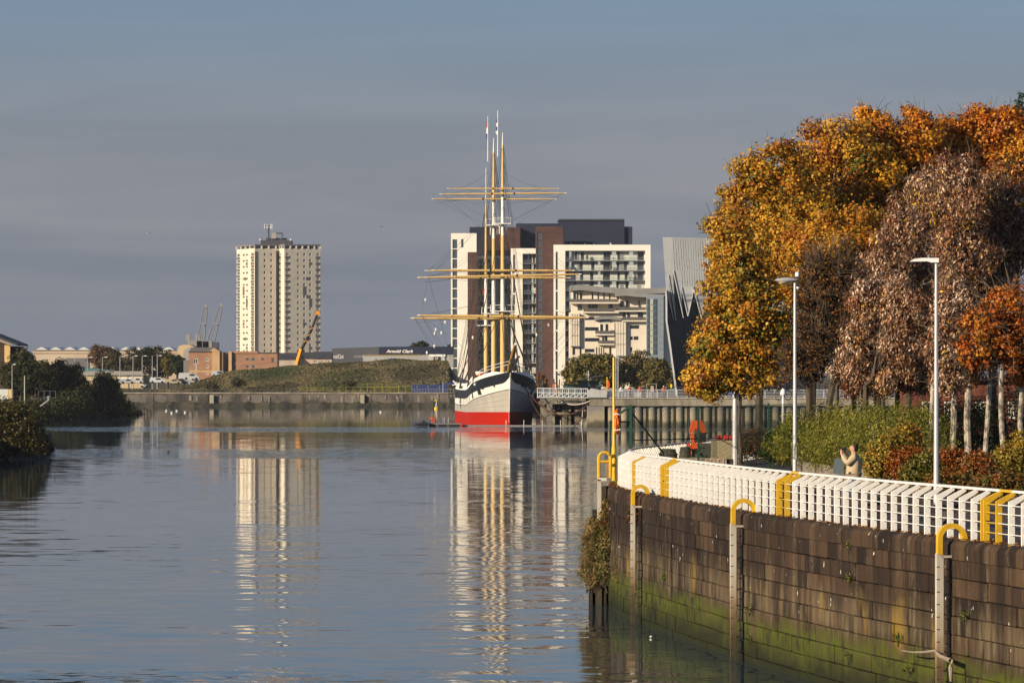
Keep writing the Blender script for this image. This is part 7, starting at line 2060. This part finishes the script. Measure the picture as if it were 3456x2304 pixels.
sh('brownish orange shrub in the middle of the right bed', 134, [(3300, 1580, 50, 45), (3340, 1610, 45, 35)], OR, [2, 2, 3, 3, 3], 360)
sh('large yellow bush cut by the right edge', 136, [(3415, 1560, 55, 60), (3450, 1510, 40, 45), (3380, 1600, 40, 40)], YG, [4, 4, 2, 1], 480)
sh('low mixed green and orange cover below the right shrubs', 130.5, [(3180, 1625, 60, 22), (3270, 1635, 60, 22), (3370, 1645, 60, 25), (3440, 1650, 40, 25)], [(.12, .10, .02), (.26, .09, .015), (.18, .13, .02), (.07, .07, .015)], [3, 3, 2, 2], 420)
sh('dark brown orange shrub behind the thin grey post', 175, [(2545, 1490, 45, 38), (2590, 1500, 40, 38), (2515, 1510, 25, 30)], [(.13, .055, .015), (.20, .075, .015), (.09, .06, .02), (.40, .17, .03)], [4, 3, 3, 1], 420)
sh('dark green shrub left of the hedge', 170, [(2620, 1495, 32, 42), (2600, 1525, 25, 25)], [(.035, .06, .012), (.05, .085, .015), (.10, .12, .02)], [3, 3, 1], 260)
sh('olive bush at the left end of the hedge', 168, [(2655, 1510, 38, 55), (2690, 1500, 40, 70), (2675, 1440, 25, 40)], HG, [3, 4, 2, 3], 420)

sh('low green and rust shrub at the right edge in front of the planter wall', 126, [(3390, 1635, 45, 26), (3440, 1640, 45, 30), (3340, 1640, 40, 22)], [(.12, .10, .02), (.26, .09, .015), (.18, .13, .02), (.07, .07, .015)], [3, 3, 2, 2], 300)
# fallen leaves on the ground
def litter(name, label, n, fx, size=.09, pal=None):
    C = np.array([fx() for _ in range(n)])
    pal = pal or [(.30, .105, .015), (.38, .17, .02), (.22, .07, .012), (.16, .06, .02), (.42, .22, .03)]
    o = leaf_object(name, C, np.tile([0, 0, 2.5], (n, 1)), size, .8, pal_cols(pal, [3, 3, 3, 2, 2], n, 1), LM)
    o['kind'] = 'stuff'; o['label'] = label
def f1():
    s_ = random.uniform(S_NEAR, S_FAR); p, t_, n_ = edge_at(s_)
    o = random.choice((random.uniform(.02, .5), random.uniform(.5, 7), random.uniform(4, 7.5), random.gauss(.6, .25)))
    o = max(o, .02); q = p + n_ * o
    return (q.x, q.y, QZ + .012 + random.random() * .02)
litter('fallen_leaves', 'scattered fallen leaves on the promenade', 5200, f1)
def f2():
    i = random.randrange(len(PWALL) - 1); q = PWALL[i].lerp(PWALL[i + 1], random.random())
    o = -abs(random.gauss(0, .55)); t_ = (PWALL[i + 1] - PWALL[i]).normalized(); n_ = Vector((t_.y, -t_.x, 0))
    q = q + n_ * (o - .02); return (q.x, q.y, QZ + .02 + random.random() * .10 * math.exp(o))
litter('leaf_drift', 'drift of brown leaves against the planter wall', 5200, f2)
def f3():
    i = random.randrange(len(PWALL) - 1); q = PWALL[i].lerp(PWALL[i + 1], random.random()); o = random.uniform(.3, 6)
    return (q.x + o, q.y + random.uniform(-.5, .5), QZ + .55 + o * .005 + random.random() * .06)
litter('leaf_cover', 'orange fallen leaves covering the planted ground', 9000, f3, .11)

# creepers and dry grass at the wall tip
def creeper(label, items, D, pal, n, per, size=.075, asp=.8, cat='creeper', **k):
    l_ = lob(D, items); bush('creeper', label, l_, pal, [1] * len(pal), n, per, .07, size, asp, LM, (l_[0][0], D, min(q[2] - q[5] for q in l_)), cat, 'plants on the quay wall', **k)
CP = [(.16, .03, .012), (.22, .07, .015), (.10, .10, .02), (.06, .075, .015), (.26, .15, .02)]
creeper('red and green creeper hanging below the tip railing', [(2045, 1745, 22, 50), (2065, 1720, 25, 45), (2055, 1800, 25, 35)], 148.6, CP, 150, 12)
creeper('dark red creeper wrapped round the top of the half hidden ladder', [(2158, 1715, 18, 48), (2140, 1740, 16, 30), (2150, 1690, 14, 20)], 138.6, CP[:3] + [(.08, .03, .015)], 120, 12)
DG = [(.36, .24, .09), (.30, .18, .06), (.24, .17, .06), (.16, .14, .04), (.10, .11, .03)]
creeper('large tuft of dry tan grass overhanging the water at the quay tip', [(1990, 1860, 26, 80), (2015, 1905, 35, 60), (1982, 1930, 24, 34), (2005, 1800, 25, 50)], 148.8, DG, 520, 14, .20, .12, 'grass', align=(-.3, -.2, -.6), alignw=.4)
creeper('bushy mixed green and tan growth on the fender piles', [(2045, 1860, 32, 65), (2075, 1840, 28, 60), (2055, 1920, 32, 45)], 147.6, DG[1:] + [(.06, .08, .02)], 420, 13, .10, .4, 'grass')
creeper('tan dry grass clump low on the wall beside the leaning strut', [(2100, 1945, 26, 40), (2125, 1965, 22, 32), (2090, 1900, 20, 35)], 144.0, DG, 200, 13, .13, .14, 'grass', align=(.2, -.2, -.6), alignw=.4)
creeper('long dry grass blades straggling over the fender piles', [(1985, 1850, 34, 70), (2020, 1930, 44, 60), (2050, 1800, 40, 70), (2080, 1900, 40, 60)], 148.4, DG, 120, 12, .34, .05, 'grass', align=(-.4, -.1, -.5), alignw=.3, rin=.3)
creeper('small mixed plants clinging right of the half hidden ladder', [(2160, 1895, 14, 28), (2165, 1935, 12, 22), (2150, 1985, 14, 14)], 139.0, CP + DG[2:], 70, 10)
for k, (px, py, w) in enumerate(((2870, 1840, 'near the top joint above the middle of the wall'), (2872, 1950, 'halfway up the wall right of the middle ladder'), (2550, 2150, 'low on the weed covered wall beside the middle ladder'), (2868, 2215, 'just above the water below the middle of the wall'), (3035, 2150, 'on the mossy courses left of the nearest ladder'), (2525, 2055, 'beside the middle ladder rungs'),
                                 (2240, 1945, 'on the wall right of the hidden ladder'), (3085, 2255, 'near the waterline left of the nearest ladder'), (3270, 2075, 'right of the nearest ladder'))):
    s_ = s_at_px(px); q, tt, nn = edge_at(s_); c = q - nn * .08
    P_ = (c.x, c.y, PZ(py, c.y))
    bush('wall_weed', f'small green weed {w}', [(P_[0], P_[1], P_[2], .05, .25, .09)], [(.10, .13, .02), (.06, .09, .02), (.2, .17, .04)], [3, 2, 1], 9, 8, .04, .055, .7, LM, (P_[0], P_[1], P_[2] - .1), 'weed', 'weeds growing from the quay wall joints', stems=3)

# ---- mid distance trees in front of the apartments
OLV = [(.125, .112, .026), (.17, .14, .03), (.085, .083, .022), (.21, .145, .04)]
BRN = [(.15, .098, .042), (.11, .085, .04), (.19, .11, .042), (.09, .072, .034)]
def far_tree(label, px, D, items, pal, w, ncl, per, size, z0=MZ, grp='trees before the apartments', nm='broadleaf_tree', r=.25, spread=None, **k):
    return tree(nm, label, (PX(px, D), D, z0), lob(D, items), pal, w, ncl, per, spread or size * 1.3, size, .8, LMF, BARK, r, group=grp, twigs=k.pop('twigs', 25), twig_r=.05, **k)
far_tree('olive green tree in front of the wide apartments, left of the tall yellow pole', 1965, 860, [(1935, 1255, 40, 45), (1980, 1235, 45, 45), (2030, 1235, 40, 45), (1960, 1290, 55, 35)], OLV, [3, 3, 2, 2], 620, 14, .42)
far_tree('darker olive tree directly behind the tall yellow pole', 2050, 870, [(2060, 1240, 35, 45), (2080, 1275, 40, 40), (2035, 1275, 40, 35)], OLV, [2, 1, 4, 1], 420, 14, .42)
far_tree('brownish thin topped tree right of the tall yellow pole', 2150, 865, [(2125, 1250, 45, 50), (2165, 1215, 35, 35), (2155, 1265, 50, 45)], BRN + OLV[:2], [3, 3, 2, 2, 2, 1], 460, 13, .40)
far_tree('green brown tree beside the museum fin', 2225, 862, [(2215, 1255, 45, 50), (2250, 1265, 35, 45), (2195, 1290, 45, 35)], OLV + BRN[:2], [3, 2, 3, 2, 2, 2], 480, 13, .42)
far_tree('small orange tree right of the ship bow', 1828, 900, [(1828, 1290, 18, 28)], [(.20, .09, .025), (.14, .075, .025)], [1, 1], 90, 12, .4, 3.4)
far_tree('dark round treetop above the showroom roof left of the ship', 1408, 1420, [(1405, 1168, 18, 12), (1428, 1166, 20, 13)], [(.03, .035, .015), (.045, .045, .02)], [1, 1], 110, 12, .6, FZ + 4, 'far bank trees')
far_tree('second dark treetop above the showroom, next to the white apartment tower', 1525, 1420, [(1522, 1170, 12, 10)], [(.03, .035, .015)], [1], 40, 12, .6, FZ + 4, 'far bank trees')
DKG = [(.028, .034, .014), (.045, .045, .018), (.06, .05, .02), (.022, .028, .014)]
RB = [(.13, .065, .03), (.10, .055, .028), (.08, .06, .03)]
for lab, px, D, it, pal in (('reddish brown tree in front of the shipyard shed', 345, 1500, [(330, 1205, 30, 38), (360, 1195, 30, 28), (345, 1235, 35, 30)], RB),
                            ('dark tree with a brown top right of the reddish one', 395, 1490, [(385, 1215, 30, 35), (405, 1240, 30, 35)], DKG + RB[:1]),
                            ('large dark green tree behind the tall grey lamps', 470, 1480, [(455, 1215, 35, 45), (490, 1200, 40, 30), (475, 1245, 45, 35)], DKG),
                            ('dark tree merging with the large one on its right', 530, 1490, [(525, 1205, 35, 32), (560, 1215, 30, 35), (540, 1245, 40, 35)], DKG + RB[1:2]),
                            ('yellowish round tree left of the tan brick flats', 565, 1300, [(563, 1222, 18, 26), (572, 1245, 16, 18)], [(.13, .10, .025), (.10, .085, .022)]),
                            ('dark green round tree touching the tan brick flats', 598, 1300, [(595, 1230, 24, 30), (608, 1250, 16, 22)], [(.035, .05, .02), (.05, .065, .022)])):
    far_tree(lab, px, D, it, pal, [1] * len(pal), 330, 13, .62, FZ, 'far bank trees', nm='far_tree', r=.4)

for lab, px, py, D, r in (('small dark bush low on the grass mound below the brick flats', 800, 1290, 1105, 12), ('brownish bush at the left toe of the grass mound', 715, 1305, 1095, 10), ('dark green scrub patch in the middle of the grass mound', 1230, 1262, 1140, 20), ('low dark scrub on the mound left of the blue container', 1170, 1298, 1100, 16), ('tan scrub streak high on the mound below the showroom', 1190, 1248, 1160, 14)):
    l_ = lob(D, [(px, py, r, r * .5), (px + r, py + 2, r * .8, r * .4)]); bush('mound_scrub', lab, l_, [(.04, .045, .018), (.07, .06, .025), (.10, .075, .035)] if 'tan' not in lab else [(.16, .12, .06), (.12, .095, .045)], [1, 1, 1] if 'tan' not in lab else [1, 1], 60, 12, .4, .5, .8, LMF, (l_[0][0], D, l_[0][2] - .6), 'scrub', 'scrub on the grass mound', stems=5)
# ---- left bank: land, bank scrub and trees
lb_m = mat('left_bank_earth', (.045, .042, .022), .95, (.07, .06, .03), .3, coords='World')
mb = MB(); pl = [(-110, 360), (-45.5, 360), (-47, 400), (-45.3, 436), (-52, 470), (-66, 520), (-110, 560)]
mb.prism([(x, y, -1) for x, y in pl], (0, 0, 3.0)); struct(mb.build('near_left_bank', lb_m))
mb = MB(); pl = [(-200, 640), (-84, 640), (-80.5, 745), (-76, 820), (-73.2, 880), (-78, 930), (-100, 985), (-110, 1090), (-300, 1090), (-300, 640)]
mb.prism([(x, y, -1) for x, y in pl], (0, 0, 1.6)); mb.prism([(x - 6, y, .6) for x, y in pl], (0, 0, 2.4)); struct(mb.build('far_left_bank', lb_m))
def bankD(px): return float(np.interp(px, [107, 338, 480], [745, 820, 880]))
NB = [(.050, .052, .012), (.085, .075, .016), (.035, .038, .010), (.14, .10, .02), (.06, .045, .015)]
def bank(label, D, items, pal, w, ncl, per, size, z0, nm='bank_scrub', cat='bush', grp='scrub on the left bank'):
    if D > 600: items = [(a, b, c, d, bankD(a) + 1 - D) for a, b, c, d in items]
    l_ = lob(D, items); bush(nm, label, l_, pal, w, ncl, per, size * 1.2, size, .75, LMF if D > 600 else LM, (l_[0][0], D, z0), cat, grp, stems=12)
bank('dark leafy scrub at the water edge on the left, nearest', 405, [(-20, 1440, 70, 75), (55, 1440, 60, 70), (105, 1455, 50, 60), (20, 1510, 90, 60), (120, 1510, 45, 45)], NB, [3, 3, 3, 1.5, 2], 1500, 13, .22, 1.0)
bank('lighter topped scrub at the left edge above the dark scrub', 430, [(10, 1385, 55, 40), (70, 1400, 45, 42), (-20, 1400, 40, 45)], NB + [(.17, .12, .03)], [1, 3, 1, 3, 2, 2], 700, 13, .2, 2.0)
bank('low dark scrub trailing into the water right of the nearest scrub', 436, [(140, 1500, 30, 40), (155, 1515, 22, 25), (100, 1540, 60, 25)], NB, [3, 1, 4, 0, 2], 330, 12, .2, .2)
bl = tag(MB().tube([PT(165, 1520, 434), PT(176, 1512, 434), PT(182, 1516, 433)], [.12, .16, .05], 6).build('stump', mat('wet_timber', (0, 0, 0)), smooth=True), 'small dark stump sticking out of the nearest left scrub into the water', 'stump')
tag(MB().tube([PT(172, 1515, 433.5), PT(179, 1524, 433.5)], [.1, .08], 6).build('stump', mat('wet_timber', (0, 0, 0)), smooth=True), 'lower dark stump at the water line below the left scrub tip', 'stump')
LB = [(.040, .048, .018), (.070, .068, .024), (.028, .036, .015), (.11, .078, .028)]
for lab, px, D, it, w in (('tall dark tree beside the left brick building', 70, 790, [(75, 1215, 38, 40), (45, 1260, 45, 45), (100, 1250, 40, 45), (70, 1300, 60, 40)], [3, 3, 2, 1]),
                          ('dark tree right of the tallest left bank tree', 140, 800, [(140, 1260, 40, 45), (120, 1300, 45, 40), (165, 1280, 35, 40)], [3, 2, 3, 1]),
                          ('brownish topped dark tree in the middle of the left bank', 205, 815, [(200, 1250, 40, 35), (190, 1300, 45, 45), (230, 1280, 35, 40)], [2, 2, 3, 4]),
                          ('dark tree stepping down towards the water on the left bank', 255, 830, [(255, 1275, 35, 45), (270, 1310, 35, 40), (240, 1330, 45, 35)], [3, 2, 3, 3])):
    far_tree(lab, px, D, it, LB, w, 560, 13, .36, 3.0, 'left bank trees', nm='bank_tree', r=.25)
bank('dark mass of shrubs along the left bank water edge', 845, [(300, 1345, 50, 45), (345, 1330, 40, 50), (370, 1350, 35, 45), (250, 1360, 60, 40), (400, 1375, 35, 22), (330, 1380, 60, 20), (200, 1375, 60, 30), (420, 1385, 30, 15), (280, 1395, 60, 18), (140, 1400, 50, 22)], LB, [4, 2, 4, 1], 1700, 13, .38, .5)
bank('upright dark shrub clump at the right of the left bank', 850, [(350, 1290, 28, 35), (375, 1310, 25, 30), (395, 1345, 20, 25)], LB, [3, 3, 2, 2], 420, 13, .36, 1.0)
bank('low dark scrub tapering to the jetty end of the left bank', 868, [(420, 1372, 25, 16), (445, 1388, 15, 10), (400, 1385, 30, 14), (370, 1392, 40, 10)], LB, [3, 1, 4, 1], 300, 12, .36, .3)
bank('dark shrubs under the lamp poles on the left bank', 760, [(120, 1385, 50, 30), (170, 1390, 45, 30), (210, 1395, 40, 22)], LB, [3, 1, 4, 1], 420, 13, .34, .5)

# left bank furniture
lamp_pole('tall pale post on the left bank in front of the trees', 83, 1268, 735, 2.4, 0, .11, 'posts on the left bank', mat('pale_post', (.40, .42, .38), .7))
lamp_pole('thin grey lamp behind the tall pale post on the left bank', 41, 1231, 770, 3.2, 8, .09, 'posts on the left bank', mat('lamp_grey', (0, 0, 0)))
lamp_pole('small lamp with bright head among the left bank trees', 230, 1288, 838, 3.2, 6, .07, 'posts on the left bank', mat('lamp_grey', (0, 0, 0)))
pipe = thing('slipway_winch', 'pale winch drum with a sloping pipe on the left bank slip', 'winch', (PX(165, 742), 742, 2.5))
MB().tube([PT(136, 1371, 742), PT(163, 1351, 742)], .15, 8).build('sloping_pipe', mat('pale_pipe', (.26, .26, .25), .8), pipe)
MB().lathe(PT(165, 1345, 743), [(.1, -.4), (.2, -.3), (.22, .1), (.32, .25), (.3, .4), (.1, .45)], 10).build('drum', mat('pale_pipe', (0, 0, 0)), pipe)
mesh_fence('light railing frame behind the winch on the left bank', 130, 188, 1319, 1344, 752, 3, mat('railing_pale', (.14, .15, .16), .7), 40, 'railings on the left bank', nm='handrail')
wv = thing('site_cabin', 'low white cabin at the left edge below the trees', 'cabin', (PX(12, 775), 775, 3.2))
MB().bx(PX(-40, 775), PX(27, 775), 775, 779, 3.0, PZ(1313, 775)).build('body', mat('cabin_white', (.55, .58, .55), .6), wv); MB().bx(PX(28, 774.9), PX(39, 774.9), 774.9, 778, 3.0, PZ(1313, 775)).build('brick_end', mat('buff_pier', (0, 0, 0)), wv)
jt = thing('old_jetty', 'broken dark timber jetty frame at the end of the left bank', 'jetty', (PX(495, 872), 872, 0))
mb = MB()
for x, y in ((487, 1374), (497, 1380), (510, 1386)): MB().tube([PT(x, 1400, 872), PT(x, y, 872)], .10, 5).build('post', TIM, jt)
MB().tube([PT(485, 1376, 872), PT(511, 1386, 872)], .09, 5).build('top_rail', TIM, jt); MB().bx(PX(450, 872), PX(468, 872), 872, 874, -.5, PZ(1380, 872)).build('landing_block', TIM, jt); MB().tube([PT(468, 1394, 872), PT(490, 1396, 872)], .12, 5).build('low_beam', TIM, jt)

# ---- small vehicles and birds
def vehicle(label, px, py, D, L, H, col, glass=True, cat='van', nm='parked_van', W=1.9):
    x = PX(px, D); z = PZ(py, D); t = thing(nm, label, cat, (x, D, z), 'vehicles parked on the far bank')
    c = mat('paint_' + '_'.join('%d' % (v * 100) for v in col), col, .35, spec=.5)
    mb = MB(); mb.prism([(x - L / 2, D, z + .3), (x + L / 2, D, z + .3), (x + L / 2, D, z + H * .55), (x + L * .36, D, z + H * .6), (x + L * .24, D, z + H), (x - L * .46, D, z + H), (x - L / 2, D, z + H * .6)], (0, W, 0)); mb.build('body', c, t)
    if glass: MB().bx(x - L * .1, x + L * .22, D - .03, D + W + .03, z + H * .6, z + H * .9).build('window', DARKGLASS, t)
    for s_ in (-.32, .32):
        MB().tube([(x + s_ * L, D - .05, z + .32), (x + s_ * L, D + W + .05, z + .32)], .32, 10).build('wheel', BLACK, t)
for k, a in enumerate((('white van parked left of the tan brick flats', 632, 1284, 1200, 4.8, 2.1, (.46, .47, .47)), ('white camper van with dark window beside the tan flats', 645, 1281, 1195, 4.2, 1.7, (.44, .44, .44)),
                       ('white van at the right end of the beige depot', 462, 1294, 1165, 3.2, 1.5, (.48, .48, .48)), ('pale car right of the beige depot', 531, 1293, 1160, 4.0, 1.5, (.5, .52, .54)),
                       ('silver car in front of the depot doors', 430, 1295, 1160, 3.6, 1.3, (.35, .37, .40)), ('dark car near the tan flats', 608, 1296, 1160, 3.6, 1.4, (.03, .035, .06)), ('beige car between the lamps and the flats', 585, 1296, 1158, 4.2, 1.3, (.4, .34, .22)), ('pale blue car behind the slope by the tan flats', 738, 1270, 1225, 4.2, 1.5, (.40, .45, .5)),
                       ('white car alone on the grass strip of the far quay', 487, 1308, 1130, 1.9, .8, (.7, .7, .68)))):
    vehicle(*a, cat='car' if 'car ' in a[0] else 'van', nm='parked_car' if 'car ' in a[0] else 'parked_van')
def gull(label, px, py, D, span, m, fly=True, grp='gulls'):
    c = PT(px, py, D); t = thing('gull', label, 'bird', tuple(c), grp)
    MB().lathe(c + Vector((-.2 * span, 0, .22 * span)), [(.01 * span, -.05 * span), (.07 * span, -.03 * span), (.08 * span, .04 * span), (.02 * span, .09 * span)], 8).build('body', m, t) if not fly else MB().tube([c + Vector((-.2 * span, 0, 0)), c, c + Vector((.25 * span, 0, .02))], [.02, .09 * span, .02], 6).build('body', m, t)
    if fly:
        for s_ in (-1, 1): MB().prism([c, c + Vector((s_ * .25 * span, .2, .12 * span)), c + Vector((s_ * .55 * span, .35, .05 * span)), c + Vector((s_ * .25 * span, .32, .08 * span))], (0, 0, .03)).build('wing', m, t)
    else: MB().lathe(c + Vector((0, 0, .02)), [(.02 * span, -.05 * span), (.22 * span, 0), (.25 * span, .1 * span), (.08 * span, .25 * span), (.02 * span, .3 * span)], 8).build('back', m, t)
GUL = mat('gull_white', (.7, .7, .7), .7); GUD = mat('bird_dark', (.05, .05, .055), .8)
gull('gull flying in the sky left of the tower block', 500, 787, 620, .75, mat('gull_grey', (.35, .35, .36), .7)); gull('dark bird flying between the tower block and the masts', 1287, 766, 700, .55, GUD)
for i, (x, y, w) in enumerate(((562, 1387, 'leftmost'), (597, 1387, 'second from the left'), (625, 1392, 'third from the left'), (580, 1394, 'lowest'))):
    gull(f'{w} of the white gulls floating beyond the left jetty', x, y, 15000 * 7.7 / (y - HOR), 1, GUL, False)
gull('single pale gull floating left of the dinghy', 1285, 1391, 15000 * 7.7 / (1391 - HOR), 1, GUL, False); gull('dark duck floating alone in mid river', 568, 1527, 15000 * 7.7 / (1527 - HOR), .6, GUD, False)
gull('white gull floating close to the mossy wall', 2197, 2151, 15000 * 7.7 / (2151 - HOR), .16, GUL, False)

# ---- air
hz = MB(); hz.bx(-3500, 3500, -60, 8800, -4.2, 140)
h_ = hz.build('haze', None); h_['kind'] = 'stuff'
hm = bpy.data.materials.new('haze_air'); hm.use_nodes = True
hm.node_tree.nodes.remove(hm.node_tree.nodes['Principled BSDF'])
pv = hm.node_tree.nodes.new('ShaderNodeVolumePrincipled')
pv.inputs['Color'].default_value = (.72, .76, .86, 1); pv.inputs['Density'].default_value = HAZE; pv.inputs['Anisotropy'].default_value = 0.0
hm.node_tree.links.new(pv.outputs[0], hm.node_tree.nodes['Material Output'].inputs['Volume'])
h_.data.materials.append(hm)
